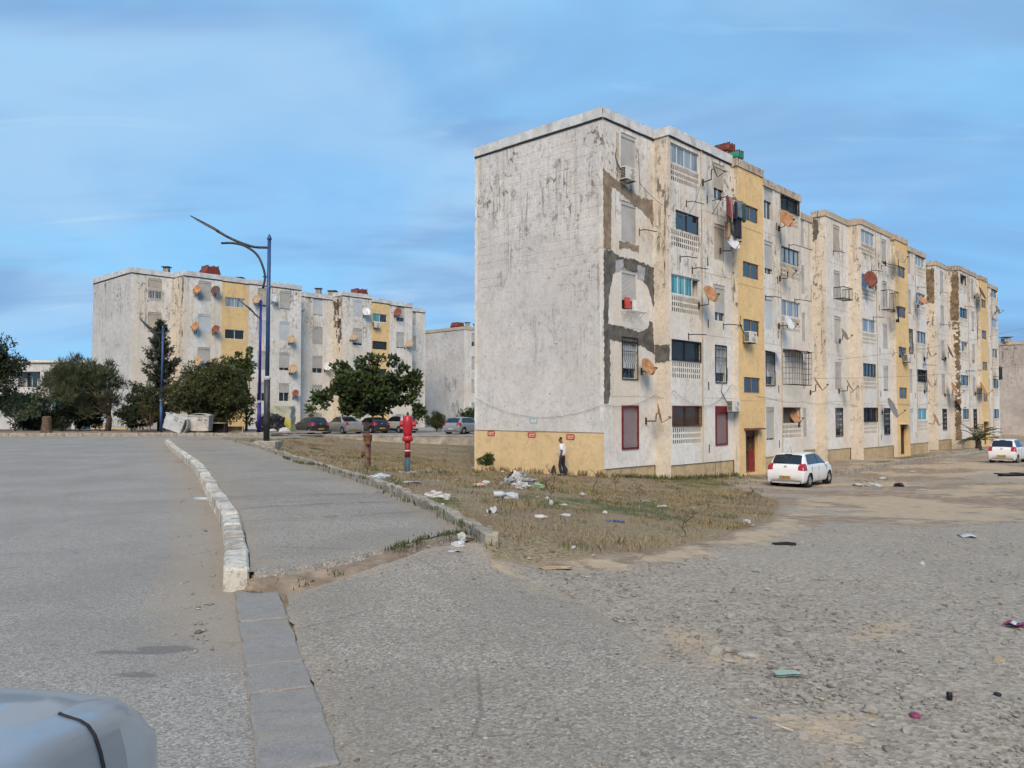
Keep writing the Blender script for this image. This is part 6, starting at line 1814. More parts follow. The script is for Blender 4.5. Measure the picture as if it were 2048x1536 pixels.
o = stones('gutter_grit', x[k], y[k], np.clip(r.gamma(2.0, 0.0045, k.sum()), 0.004, 0.03), r, 'grit and crumbs in the gutter beside the white kerb', M['pebble'], 0.03)
x, y = logr(2600, 5.5, 34, (-0.35, 0.5), r)
k = poly_sd(x, y, P_DRY) > 0
stones('field_stones', x[k], y[k], np.clip(r.gamma(2.0, 0.008, k.sum()), 0.008, 0.06), r, 'small stones scattered through the dry grass', M['pebble'])
# ------------------------------------------------------------------ cars
def paint(name, col, metal=0.0, rough=0.35, dirt=0.3):
    t = NT(name)
    p = t.pos(True)
    z = t.n.new('ShaderNodeSeparateXYZ'); t.l.new(p, z.inputs[0])
    d = t.math('MULTIPLY', t.ramp(t.math('ADD', z.outputs['Z'], t.math('MULTIPLY', t.noise(p, 3, 4), 0.5)), 0.35, 0.95, 1.0, 0.0), dirt)
    c = t.mix(d, col, (0.22, 0.18, 0.13))
    t.b.inputs['Coat Weight'].default_value = 0.6; t.b.inputs['Coat Roughness'].default_value = 0.05
    return t.done(c, rough, metal)
M['p_white'] = paint('white_car_paint', (0.66, 0.66, 0.65))
M['p_silver'] = paint('silver_car_paint', (0.34, 0.35, 0.36), 0.55, 0.35, 0.2)
M['p_black'] = paint('black_car_paint', (0.012, 0.013, 0.016), 0.0, 0.3, 0.15)
M['p_navy'] = paint('dark_blue_car_paint', (0.015, 0.02, 0.028), 0.0, 0.3, 0.15)
M['p_pale'] = paint('pale_silver_car_paint', (0.50, 0.52, 0.53), 0.3, 0.35, 0.2)
M['p_grey'] = paint('blue_grey_car_paint', (0.34, 0.36, 0.375), 0.35, 0.42, 0.05)
t = NT('car_glass'); t.b.inputs['Specular IOR Level'].default_value = 0.8
M['car_glass'] = t.done(t.mix(t.noise(t.pos(True), 2, 2), (0.006, 0.008, 0.010), (0.02, 0.024, 0.028)), 0.05)
M['lamp_red'] = simple('tail_lamp_red', (0.30, 0.012, 0.018), 0.15, 0, 0.2, 4, spec=0.7)
M['lamp_clear'] = simple('lamp_clear', (0.50, 0.50, 0.50), 0.1, 0.2, 0.1, 4, spec=0.8)
M['tyre'] = simple('tyre', (0.018, 0.017, 0.016), 0.9, 0, 0.2, 8)
M['rim'] = simple('rim_grey', (0.30, 0.30, 0.30), 0.45, 0.5, 0.15, 8)
M['plate_yellow'] = simple('yellow_plate', (0.55, 0.32, 0.03), 0.5, 0, 0.1)
M['plate_white'] = simple('white_plate', (0.62, 0.62, 0.60), 0.5, 0, 0.1)
M['trim'] = simple('black_trim', (0.02, 0.02, 0.021), 0.6, 0, 0.15)

def cr(P, n):
    """Catmull-Rom along axis 0, n steps per span"""
    P = np.asarray(P, float); Q = np.concatenate([[2 * P[0] - P[1]], P, [2 * P[-1] - P[-2]]]); out = []
    for i in range(1, len(Q) - 2):
        for k in range(n):
            t_ = k / n; a, b, c, d = Q[i - 1], Q[i], Q[i + 1], Q[i + 2]
            out.append(0.5 * (2 * b + (c - a) * t_ + (2 * a - 5 * b + 4 * c - d) * t_ ** 2 + (3 * b - a - 3 * c + d) * t_ ** 3))
    return np.array(out + [P[-1]])
# stations: x/L, roof line z/H, half width/W, roof half width/W
ST = {'hatch': [(-.470, .17, .40, .33), (-.492, .235, .43, .36), (-.500, .34, .445, .38), (-.494, .48, .46, .405), (-.483, .585, .475, .42), (-.465, .65, .485, .415), (-.447, .69, .49, .40), (-.405, .86, .495, .375), (-.365, .95, .5, .365), (-.30, .982, .5, .365), (-.17, 1.0, .5, .37), (-.02, .99, .5, .365), (.09, .945, .5, .355), (.18, .82, .5, .375), (.275, .665, .5, .40), (.33, .635, .495, .41), (.42, .585, .475, .40), (.465, .52, .445, .37), (.488, .43, .40, .33), (.50, .30, .34, .27)],
      'sedan': [(-.470, .17, .40, .33), (-.492, .235, .43, .36), (-.500, .34, .445, .38), (-.496, .48, .46, .405), (-.490, .60, .47, .42), (-.478, .675, .48, .42), (-.43, .695, .485, .42), (-.335, .71, .49, .41), (-.26, .80, .495, .385), (-.175, .93, .5, .365), (-.09, .985, .5, .365), (.0, 1.0, .5, .37), (.07, .975, .5, .36), (.15, .87, .5, .37), (.27, .67, .5, .40), (.33, .635, .495, .41), (.42, .585, .475, .40), (.465, .52, .445, .37), (.488, .43, .40, .33), (.50, .30, .34, .27)]}
def car(name, label, kind, loc, rotz, L, W, H, pm, plate='plate_yellow', dark_low=False, rails=False, group=None, wr=0.30, lights='hatch', marks=True, seam=False):
    root = thing(name, label, 'car', loc, rotz, group)
    st = np.array(ST[kind]); nx, nj = 7, 4
    S_ = cr(st, nx)
    rings = []
    for x, zt, w, wrf in S_:
        zt, w, wrf = zt * H, w * W, wrf * W
        zb = min(0.615 * H, zt - 0.045 * H); top = zt
        zl = lambda q: min(q * H, zb - 0.02 * (1 - q))
        ring = [(w * 0.90, 0.125 * H), (w * 0.975, min(.20 * H, zb)), (w, min(.33 * H, zb)), (w * 1.0, min(.46 * H, zb)), (w * 0.965, zb),
                (w * .965 + (wrf - w * .965) * .55, zb + (top - zb) * .58), (wrf, top - min(0.035 * H, (top - zb) * .3)), (wrf * .78, top - 0.004), (wrf * .4, top + .006), (0, top + .008)]
        rings.append([(x * L, y, z) for y, z in ring])
    G = np.array(rings)
    G = np.stack([cr(g, nj) for g in G])                      # stations x ring points x 3
    NI, NJ = G.shape[:2]
    ax = [(-0.315 * L), (0.315 * L)]
    half = {}
    def cell(kind_, i, j, side):
        q = half.setdefault(kind_, MB())
        f = np.array([1, side, 1.0])
        v = [G[i, j] * f, G[i + 1, j] * f, G[i + 1, j + 1] * f, G[i, j + 1] * f]
        q.add([tuple(p) for p in (v if side < 0 else v[::-1])], [(0, 1, 2, 3)])
    for i in range(NI - 1):
        for j in range(NJ - 1):
            c = (G[i, j] + G[i + 1, j + 1]) / 2; x, y, z = c; jj = (j + 0.5) / nj
            if min(math.hypot(x - a, z - wr) for a in ax) < wr * 1.16 and jj < 4 and y > W * 0.3: continue
            k = 'body'
            xn, zn = x / L, z / H
            if 4.18 < jj < 5.9:
                front = (0.235 - (zn - .62) * 0.42); rear = (-0.36 + (zn - .62) * 0.14) if kind == 'hatch' else (-0.245 + (zn - .62) * 0.30)
                if rear < xn < front and not (-0.055 < xn < -0.03) and not (kind == 'hatch' and rear < xn < rear + 0.0):
                    k = 'window'
                elif rear - 0.012 < xn < front + 0.012: k = 'pillar_trim'
            if jj > 6.35:
                if 0.105 < xn < 0.262: k = 'windscreen'
                if kind == 'hatch' and -0.452 < xn < -0.375: k = 'rear_window'
                if kind == 'sedan' and -0.325 < xn < -0.165: k = 'rear_window'
            if lights == 'hatch' and xn < -0.40 and y > W * 0.335 and 0.50 < zn < 0.70 and jj < 6.9: k = 'tail_light'
            if lights == 'sedan' and xn < -0.455 and y > W * 0.30 and 0.50 < zn < 0.665 and jj < 6.6: k = 'tail_light'
            if xn > 0.40 and y > W * 0.26 and 0.42 < zn < 0.545: k = 'headlight'
            if dark_low and zn < 0.25: k = 'lower_trim'
            if zn < 0.15: k = 'lower_trim'
            for side in (-1, 1):
                kk = k
                if k in ('tail_light', 'headlight', 'window'): kk = k + ('|l' if side > 0 else '|r')
                cell(kk, i, j, side)
    # closed ends
    for i in (0, NI - 1):
        q = half['body']; ring = [tuple(G[i, j]) for j in range(NJ)] + [(G[i, j][0], -G[i, j][1], G[i, j][2]) for j in range(NJ - 2, -1, -1)]
        q.add(ring, [tuple(range(len(ring)))])
    mm = {'body': pm, 'window': M['car_glass'], 'windscreen': M['car_glass'], 'rear_window': M['car_glass'], 'tail_light': M['lamp_red'], 'headlight': M['lamp_clear'], 'pillar_trim': M['trim'], 'lower_trim': M['trim']}
    made = {}
    def weld(o):
        bm = bmesh.new(); bm.from_mesh(o.data); bmesh.ops.remove_doubles(bm, verts=bm.verts, dist=0.0008)
        bmesh.ops.recalc_face_normals(bm, faces=bm.faces[:]); bm.to_mesh(o.data); bm.free()
    for k in sorted(half, key=lambda q: q != 'body'):
        nm = k.split('|')[0]
        o = half[k].build({'window': 'side_window'}.get(nm, nm), mm[nm], root, True); weld(o); made[k] = o
    if seam:
        il = int(np.argmin(np.abs(G[:, 0, 0] - 0.365 * L)))
        for s_ in (-1, 1):
            MB().tube([Vector((G[il, j][0] + 0.012 * math.sin(j / nj), s_ * (G[il, j][1] + 0.001), G[il, j][2] + 0.001)) for j in range(int(2 * nj), int(5.7 * nj))], 0.006, 6).build('bumper_gap', M['trim'], root)
    # under-body and wheel wells so that nothing shows through
    MB().box((0, 0, 0.20 * H), (L * 0.92, W * 0.78, 0.16 * H)).build('underbody', M['trim'], root)
    for a in ax:
        for s_ in (-1, 1):
            MB().lathe([(wr * 1.18, -0.12), (wr * 1.18, 0.10)], 20, (a, s_ * (W * 0.5 - 0.13), wr), (Vector((1, 0, 0)), Z3, Vector((0, s_, 0))), cap=False).build('wheel_arch', M['trim'], root)
            MB().lathe([(wr * 1.18, 0), (0.01, 0)], 20, (a, s_ * (W * 0.5 - 0.24), wr), (Vector((1, 0, 0)), Z3, Vector((0, s_, 0))), cap=False).build('wheel_well', M['trim'], root)
            tw = 0.19
            pr = [(wr * .62, -tw / 2), (wr * .93, -tw / 2), (wr, -tw * .32), (wr, tw * .32), (wr * .93, tw / 2), (wr * .62, tw / 2)]
            axw = (Vector((1, 0, 0)), Z3, Vector((0, s_, 0)))
            wh = MB().lathe(pr, 24, (a, s_ * (W * 0.5 - 0.115), wr), axw, cap=False).build('wheel', M['tyre'], root, True)
            rm = MB(); cy = s_ * (W * 0.5 - 0.115)
            rm.lathe([(wr * .64, tw * .36), (wr * .58, tw * .46), (wr * .54, tw * .3), (0.02, tw * .22)], 20, (a, cy, wr), axw, cap=False)
            for q in range(6):
                e = q * math.pi / 3 + 0.3
                d_ = Vector((math.cos(e), 0, math.sin(e)))
                rm.box(Vector((a, cy + s_ * tw * .40, wr)) + d_ * wr * .32, (wr * .52, 0.02, 0.055), (d_, Vector((0, 1, 0)), Vector((-d_.z, 0, d_.x))))
            rm.lathe([(0.06, tw * .38), (0.06, tw * .45), (0.001, tw * .46)], 10, (a, cy, wr), axw)
            rm.build('rim', M['rim'], wh)
    # plate, mirrors, door lines, handles, wiper, badge, bumper strips
    zr = 0.36 * H
    pl = bevel(MB().box((-L * 0.5 - 0.012, 0, zr * (0.86 if kind == 'hatch' else 0.98)), (0.03, 0.50, 0.115)).build('number_plate', M[plate], root), 0.006)
    if marks:
        mk = MB()
        for q, wdt in ((-0.19, .022), (-0.155, .022), (-0.12, .022), (-0.085, .022), (-0.05, .022), (0.02, .022), (0.055, .022), (0.09, .022), (0.155, .022), (0.19, .022)):
            mk.box((-L * 0.5 - 0.029, q, zr * (0.86 if kind == 'hatch' else 0.98)), (0.004, wdt, 0.06))
        mk.build('plate_marks', M['trim'], pl)
    for s_ in (-1, 1):
        bevel(MB().box((L * 0.165, s_ * (W * 0.5 + 0.06), 0.655 * H), (0.10, 0.17, 0.12)).build('mirror', pm, root), 0.035, 2)
        for x_ in (-0.175, 0.055):
            bevel(MB().box((x_ * L, s_ * (W * 0.5 + 0.006), 0.565 * H), (0.17, 0.03, 0.035)).build('door_handle', pm, root), 0.01)
        for x_ in (-0.255, -0.045, 0.215):
            MB().box((x_ * L, s_ * (W * 0.4985), 0.42 * H), (0.010, 0.012, 0.36 * H)).build('door_gap', M['trim'], root)
        if kind == 'hatch':
            MB().box((-L * 0.487, s_ * W * 0.36, 0.335 * H), (0.05, W * 0.13, 0.022)).build('bumper_strip', M['trim'], root)
    if kind == 'hatch':
        MB().tube([(-L * 0.452, 0.0, 0.70 * H), (-L * 0.447, 0.22, 0.735 * H), (-L * 0.445, 0.42, 0.725 * H)], 0.012, 4).build('wiper', M['trim'], root)
        MB().box((-L * 0.378, 0, 0.955 * H), (0.05, 0.3, 0.03)).build('brake_light', M['trim'], root)
    MB().lathe([(0.065, 0), (0.065, 0.02), (0.001, 0.022)], 14, (-L * (0.479 if kind == 'hatch' else 0.495), 0, 0.595 * H), (Vector((0, 1, 0)), Z3, Vector((-1, 0, 0)))).build('badge', M['rim'], root, True)
    MB().tube([(-L * 0.28, 0.0, H * 0.985), (-L * 0.33, 0.0, H * 0.985 + 0.28)], [0.012, 0.004], 4).build('aerial', M['trim'], root)
    if rails:
        for s_ in (-1, 1): MB().tube([(-L * 0.30, s_ * W * .33, H * 1.0), (-L * 0.27, s_ * W * .335, H * 1.045), (L * 0.04, s_ * W * .335, H * 1.045), (L * 0.07, s_ * W * .33, H * .99)], 0.018, 5).build('roof_rail', M['trim'], root)
    return root
def heading(phi): return R(90 - phi)
def rear_at(u, v, phi, L, z=None, Y=None):
    p = gnd(u, v) if Y is None else at(u, v, Y)
    if z is not None: p.z = z
    h = Vector((math.sin(R(phi)), math.cos(R(phi)), 0))
    q = p + h * (L / 2)
    if z is None: q.z = hz1(q.x, q.y) + 0.0
    return q
q = rear_at(1570, 974, 40, 3.94)
car('hatchback_car', 'white hatchback parked by the red door of the nearest block', 'hatch', q, heading(40), 3.94, 1.71, 1.49, M['p_white'], wr=0.305, group='cars')
q = rear_at(2003, 926, 44, 3.5)
car('hatchback_car', 'small white hatchback cut by the right edge', 'hatch', q, heading(44), 3.5, 1.55, 1.5, M['p_white'], wr=0.28, group='cars')
def parked(u, Y, phi, *a, **k):
    p = at(u, 850, Y); p.z = -0.318
    car(a[0], a[1], a[2], p, heading(phi), *a[3:], **k)
parked(622, 69.5, -40, 'hatchback_car', 'black hatchback beside the yellow sheeting', 'hatch', 3.9, 1.66, 1.46, M['p_black'], group='cars')
parked(687, 70.5, -40, 'saloon_car', 'silver saloon between the two dark parked cars', 'sedan', 4.3, 1.73, 1.52, M['p_silver'], lights='sedan', group='cars')
parked(744, 72.5, -38, 'hatchback_car', 'dark blue hatchback partly behind the rusty hydrant', 'hatch', 3.9, 1.66, 1.42, M['p_navy'], group='cars')
parked(798, 73.5, -40, 'estate_car', 'pale silver car with roof rails left of the red hydrant', 'hatch', 4.1, 1.75, 1.56, M['p_pale'], dark_low=True, rails=True, group='cars')
parked(930, 69.5, 34, 'hatchback_car', 'silver hatchback half hidden by the gable corner', 'hatch', 4.05, 1.80, 1.45, M['p_silver'], plate='plate_white', group='cars')
# ------------------------------------------------------------------ street lamps
M['pole_blue'] = simple('blue_pole_paint', (0.028, 0.07, 0.18), 0.45, 0.1, 0.25, 2, dirt=(0.06, 0.07, 0.09), dirt_amt=0.5)
M['pole_purple'] = simple('violet_blue_pole', (0.022, 0.016, 0.15), 0.45, 0.1, 0.25, 2)
M['pole_dark'] = simple('dark_pole', (0.030, 0.035, 0.042), 0.5, 0.2, 0.25, 2, dirt=(0.09, 0.085, 0.075), dirt_amt=0.5)
M['lamp_black'] = simple('lamp_housing', (0.012, 0.013, 0.015), 0.4, 0.1)
def street_lamp(label, base, zt, rlow, rup, zsplit, mats, upper, lower, head_w, plinth, finial=True):
    """upper, lower: arm curves as (x, z) offsets from the pole foot, to the left"""
    root = thing('street_lamp', label, 'street lamp', base, 0, 'street lamps')
    MB().tube([(0, 0, 0.0), (0, 0, zsplit)], [rlow, rlow], 14).build('pole_base', mats[0], root, True)
    MB().lathe([(rlow * 1.12, zsplit - 0.06), (rlow * 1.12, zsplit + 0.05), (rup, zsplit + 0.12)], 14).build('collar', M['cement_light'], root, True)
    MB().tube([(0, 0, zsplit + 0.05), (0.03, 0, zt)], [rup, rup * 0.8], 12).build('pole', mats[1], root, True)
    if finial: MB().lathe([(rup * .8, zt), (rup * 1.15, zt + 0.05), (rup * .9, zt + 0.12), (rup * .3, zt + 0.24), (0.01, zt + 0.27)], 10, (0.03, 0, 0)).build('finial', mats[1], root, True)
    U = cr(np.array([(x, 0, z) for x, z in upper]), 5)
    k = int(len(U) * 0.68)
    MB().tube([Vector(p) for p in U[:k + 1]], 0.055, 8).build('arm', mats[2], root, True)
    if lower is not None:
        Lw = cr(np.array([(x, 0, z) for x, z in lower]), 5)
        MB().tube([Vector(p) for p in Lw], 0.05, 8).build('lower_arm', mats[2], root, True)
        MB().box((-rup * 0.9, 0, lower[0][1] + 0.5), (0.28, 0.06, 0.05)).build('arm_clamp', mats[2], root)
    # flat tapering lamp head along the end of the arm
    H_ = U[k - 1:]
    n = len(H_); vs, fs = [], []
    for i, p in enumerate(H_):
        f = i / (n - 1); w = head_w * (0.45 + 1.3 * math.sin(math.pi * min(1, 0.18 + f * 0.80)) * 0.55) * (1 if f < 0.98 else 0.25)
        h = 0.075 * (1 - 0.7 * f)
        vs += [(p[0], -w / 2, p[2] - h), (p[0], w / 2, p[2] - h), (p[0], w / 2 * .8, p[2] + h), (p[0], -w / 2 * .8, p[2] + h)]
    for i in range(n - 1):
        for q in range(4): fs.append((i * 4 + q, i * 4 + (q + 1) % 4, i * 4 + 4 + (q + 1) % 4, i * 4 + 4 + q))
    fs += [(3, 2, 1, 0), tuple((n - 1) * 4 + q for q in range(4))]
    hd = MB().add(vs, fs).build('lamp_head', M['lamp_black'], root)
    a, b = H_[int(n * .35)], H_[int(n * .8)]
    c = (a + b) / 2; d = Vector(b - a); ln = d.length; d.normalize()
    MB().box(Vector(c) - Z3 * 0.062, (ln, head_w * .5, 0.02), (d, Vector((0, 1, 0)), d.cross(Vector((0, 1, 0))))).build('lens', M['lamp_clear'], hd)
    if plinth:
        bevel(MB().box((0.05, 0, -0.08), (0.95, 0.95, 0.30)).build('plinth', M['concrete'], root), 0.03)
    return root
b = at(533, 884, 34.3); z0 = b.z - 0.02
street_lamp('tall blue lamp post with two curved arms on a concrete plinth by the footpath', (b.x, b.y, z0), 9.0 - z0 + 0.05, 0.13, 0.095, 3.02 - z0, (M['pole_dark'], M['pole_blue'], M['pole_dark']),
            [(0.0, 8.72 - z0), (-0.75, 8.78 - z0), (-1.7, 9.15 - z0), (-2.5, 9.62 - z0), (-3.42, 10.12 - z0)],
            [(-0.22, 6.95 - z0), (-0.15, 7.55 - z0), (-0.45, 8.35 - z0), (-1.0, 8.78 - z0), (-1.55, 8.92 - z0), (-2.05, 8.92 - z0)], 0.42, True)
b = at(518, 866, 53.5)
street_lamp('violet-blue lamp post with one straight arm behind the tall one', (b.x, b.y, 0.14), 9.0, 0.12, 0.10, 2.1, (M['pole_purple'], M['pole_purple'], M['lamp_black']),
            [(0.0, 7.75), (-0.3, 8.0), (-0.75, 8.45), (-1.45, 9.0)], None, 0.36, False, False)
b = at(322, 862, 56)
street_lamp('short dark blue lamp post in front of the conifer', (b.x, b.y, 0.14), 7.3, 0.11, 0.085, 2.25, (M['pole_blue'], M['pole_blue'], M['lamp_black']),
            [(0.0, 7.0), (-0.5, 7.05), (-0.95, 7.4), (-1.62, 8.05)], [(-0.14, 5.9), (-0.2, 6.4), (-0.55, 7.0), (-0.9, 7.15)], 0.42, False)
# ------------------------------------------------------------------ hydrants
M['hyd_red'] = simple('hydrant_red', (0.36, 0.012, 0.022), 0.38, 0, 0.15, 3, spec=0.5)
M['hyd_dark_red'] = simple('hydrant_dark_red', (0.20, 0.012, 0.016), 0.5, 0, 0.2, 3)
M['hyd_slate'] = simple('hydrant_slate', (0.045, 0.09, 0.12), 0.6, 0, 0.25, 3)
M['rust'] = simple('rust', (0.15, 0.068, 0.04), 0.9, 0.2, 0.4, 9, dirt=(0.10, 0.045, 0.03), dirt_amt=0.6)
M['rust_pale'] = simple('pale_rust', (0.17, 0.12, 0.085), 0.9, 0.1, 0.35, 9, dirt=(0.10, 0.045, 0.03), dirt_amt=0.5)
p = gnd(815, 946)
hy = thing('fire_hydrant', 'bright red fire hydrant on a slate-blue pipe beside the footpath', 'fire hydrant', p)
MB().lathe([(0.078, -0.2), (0.077, 0.43)], 18).build('lower_pipe', M['hyd_slate'], hy, True)
MB().lathe([(0.078, 0.432), (0.078, 0.60), (0.078, 0.86)], 18).build('barrel', M['hyd_dark_red'], hy, True)
MB().lathe([(0.081, 0.595), (0.081, 0.625)], 18).build('white_band', M['plate_white'], hy, True)
MB().lathe([(0.08, 0.85), (0.135, 0.875), (0.145, 0.90), (0.145, 0.965), (0.13, 0.985), (0.115, 1.02)], 18).build('flange', M['hyd_red'], hy, True)
MB().lathe([(0.11, 0.98), (0.118, 1.10), (0.142, 1.22), (0.148, 1.36), (0.14, 1.47), (0.12, 1.52), (0.115, 1.55), (0.02, 1.57)], 20).build('head', M['hyd_red'], hy, True)
for s in (-1, 1):
    MB().lathe([(0.075, 0.10), (0.075, 0.165), (0.092, 0.17), (0.092, 0.215), (0.06, 0.225), (0.001, 0.23)], 8, (0, 0, 1.34), (Vector((0, 0.97, 0.25)), Vector((0, -0.25, 0.97)), Vector((s, 0, 0)))).build('outlet_cap', M['hyd_red'], hy)
MB().lathe([(0.03, 1.56), (0.03, 1.64), (0.02, 1.66)], 6).build('top_nut', M['trim'], hy)
fb_ = MB(); 
for k in range(6):
    a = random.uniform(0, 6.28); fb_.box((0.14 * math.cos(a), 0.14 * math.sin(a) - 0.05, 0.0), (0.22, 0.16, 0.10), (Vector((math.cos(a), math.sin(a), .1)), Vector((-math.sin(a), math.cos(a), 0)), Z3))
fb_.build('footing', M['concrete'], hy)
p = gnd(735, 936)
hy = thing('fire_hydrant', 'rusty old fire hydrant left of the red one', 'fire hydrant', p)
MB().lathe([(0.10, -0.15), (0.10, 0.18), (0.085, 0.3), (0.095, 0.55), (0.10, 0.72), (0.105, 0.80)], 16).build('barrel', M['rust_pale'], hy, True)
MB().lathe([(0.125, 0.79), (0.13, 0.81), (0.125, 0.90), (0.14, 0.93), (0.14, 0.975), (0.06, 0.985)], 16).build('cap', M['rust'], hy, True)
MB().lathe([(0.05, 0.98), (0.045, 1.06)], 6).build('top_nut', M['rust'], hy)
MB().lathe([(0.055, 0.05), (0.055, 0.16), (0.07, 0.165), (0.07, 0.20), (0.03, 0.205)], 12, (0.04, 0, 0.73), (Vector((1, 0, 0)), Z3, Vector((0, -1, 0)))).build('front_outlet', M['rust'], hy, True)
MB().lathe([(0.06, 0.05), (0.06, 0.13), (0.095, 0.135), (0.095, 0.18), (0.03, 0.19)], 12, (0, 0, 0.40), (Vector((0, 1, 0)), Z3, Vector((-1, -0.25, 0)).normalized())).build('side_outlet', M['rust'], hy, True)
MB().tube([(0.05, -0.11, 0.68), (0.06, -0.12, 0.4), (0.05, -0.11, 0.1)], 0.014, 5).build('chain', M['rust'], hy)
MB().lathe([(0.05, 0.06), (0.05, 0.15), (0.03, 0.16)], 10, (0.06, 0, 0.32), (Vector((1, 0, 0)), Z3, Vector((0, -1, 0)))).build('drain_outlet', M['rust'], hy, True)

# ------------------------------------------------------------------ bins and rubbish by the far kerb
M['bin_grey'] = simple('galvanised_bin', (0.50, 0.52, 0.53), 0.5, 0.25, 0.12, 2, dirt=(0.28, 0.25, 0.2), dirt_amt=0.55)
M['bin_dirty'] = simple('dirty_bin', (0.47, 0.455, 0.42), 0.6, 0.1, 0.15, 2, dirt=(0.22, 0.18, 0.13), dirt_amt=0.75)
def bin_(label, p, mat, roll, lid_open, rz=0.0):
    root = thing('waste_bin', label, 'waste bin', p, 0)
    root.rotation_euler = (0, roll, rz)
    w, d, h = 1.36, 1.0, 1.2
    b_ = [(-w * .46, -d * .42, 0.14), (w * .46, -d * .42, 0.14), (w * .46, d * .42, 0.14), (-w * .46, d * .42, 0.14), (-w / 2, -d / 2, h), (w / 2, -d / 2, h), (w / 2, d / 2, h), (-w / 2, d / 2, h)]
    bevel(MB().add(b_, [(0, 3, 2, 1), (0, 1, 5, 4), (1, 2, 6, 5), (2, 3, 7, 6), (3, 0, 4, 7)]).build('bin_body', mat, root), 0.03, 2)
    r_ = MB()
    for (c, s_) in (((0, -d / 2 - 0.02, h - 0.03), (w + 0.08, 0.05, 0.06)), ((0, d / 2 + 0.02, h - 0.03), (w + 0.08, 0.05, 0.06)), ((-w / 2 - 0.02, 0, h - 0.03), (0.05, d, 0.06)), ((w / 2 + 0.02, 0, h - 0.03), (0.05, d, 0.06))): r_.box(c, s_)
    r_.build('rim', mat, root)
    n = 8
    if lid_open:
        vs = [(w / 2 + 0.06 + 0.16 * math.sin(math.pi * k / n), q, h - 0.02 - 1.05 * k / n) for k in range(n + 1) for q in (-d / 2, d / 2)]
    else:
        vs = [(w / 2 - w * k / n, q, h + 0.02 + 0.12 * math.sin(math.pi * k / n)) for k in range(n + 1) for q in (-d / 2, d / 2)]
    lid = MB().add(vs, [(2 * k, 2 * k + 1, 2 * k + 3, 2 * k + 2) for k in range(n)]).build('lid', mat, root)
    sm = lid.modifiers.new('thick', 'SOLIDIFY'); sm.thickness = 0.03
    e = bevel(MB().box((0.05, -d / 2 + 0.012, h * .80), (0.26, 0.03, 0.24)).build('emblem_plate', M['trim'], root), 0.03)
    MB().box((0.05, -d / 2 - 0.006, h * .80), (0.20, 0.012, 0.18)).build('emblem_field', mat, e)
    MB().lathe([(0.045, 0), (0.045, 0.012), (0.001, 0.013)], 10, (0.05, -d / 2 - 0.012, h * .80), (Vector((1, 0, 0)), Z3, Vector((0, -1, 0)))).build('emblem_dot', M['trim'], e)
    MB().box((0.48, -d / 2 + 0.004, h * .74), (0.22, 0.02, 0.03)).build('stamp', M['trim'], root)
    MB().tube([(-w * .5, -d * .3, h * .7), (-w * .5 - .08, -d * .3, h * .66), (-w * .5 - .08, -d * .3, h * .5), (-w * .5, -d * .3, h * .46)], 0.02, 5).build('handle', M['trim'], root)
    for x_ in (-0.5, 0.5):
        for y_ in (-0.33, 0.33):
            MB().lathe([(0.10, -0.03), (0.10, 0.03)], 12, (x_, y_, 0.10), (Vector((1, 0, 0)), Z3, Vector((0, 1, 0)))).build('castor', M['tyre'], root)
p = at(402, 864, 54.2); bin_('dirty white waste bin standing upright on the far kerb', (p.x, p.y, 0.15), M['bin_dirty'], 0, False, 0.05)
p = at(346, 864, 53.6); bin_('pale metal waste bin tipped sideways against the far kerb with its lid hanging', (p.x, p.y, 0.20), M['bin_grey'], R(19), True, 0.02)
M['crate'] = simple('dark_crate', (0.035, 0.03, 0.026), 0.8, 0, 0.3, 3)
M['bench'] = simple('pale_board', (0.36, 0.29, 0.19), 0.8, 0, 0.2, 3)
def boxthing(name, label, cat, p, size, mat, rz=0.0):
    root = thing(name, label, cat, p, rz)
    w, d, h = size
    for s in (-1, 1): MB().box((s * (w / 2 - 0.02), 0, h / 2), (0.04, d, h)).build('side', mat, root)
    MB().box((0, d / 2 - 0.02, h / 2), (w - 0.09, 0.03, h)).build('back', mat, root); MB().box((0, 0, h + 0.022), (w + 0.06, d + 0.06, 0.04)).build('top', M['bench'] if mat is M['crate'] else mat, root)
    return root
p = at(438, 864, 55.0); boxthing('crate', 'dark empty crate with a pale top right of the bins', 'crate', (p.x, p.y, 0.15), (1.0, 0.7, 0.65), M['crate'])
p = at(470, 864, 55.6); boxthing('bench', 'low beige bench under the round tree', 'bench', (p.x, p.y, 0.15), (1.1, 0.5, 0.42), M['bench'], 0.2)
t = NT('plastic_sheet')
pp = t.pos(True)
c = t.mix(t.ramp(t.noise(t.mapv(pp, (1, 1, 0.5)), 1.6, 4), 0.5, 0.62), (0.33, 0.34, 0.28), (0.44, 0.40, 0.075))
t.bump(t.noise(pp, 7, 4, 0.6), 0.8, 0.05)
M['sheeting'] = t.done(c, 0.35)
M['tarp'] = simple('black_tarp', (0.013, 0.013, 0.015), 0.4, 0, 0.3, 4, bump=1.0)
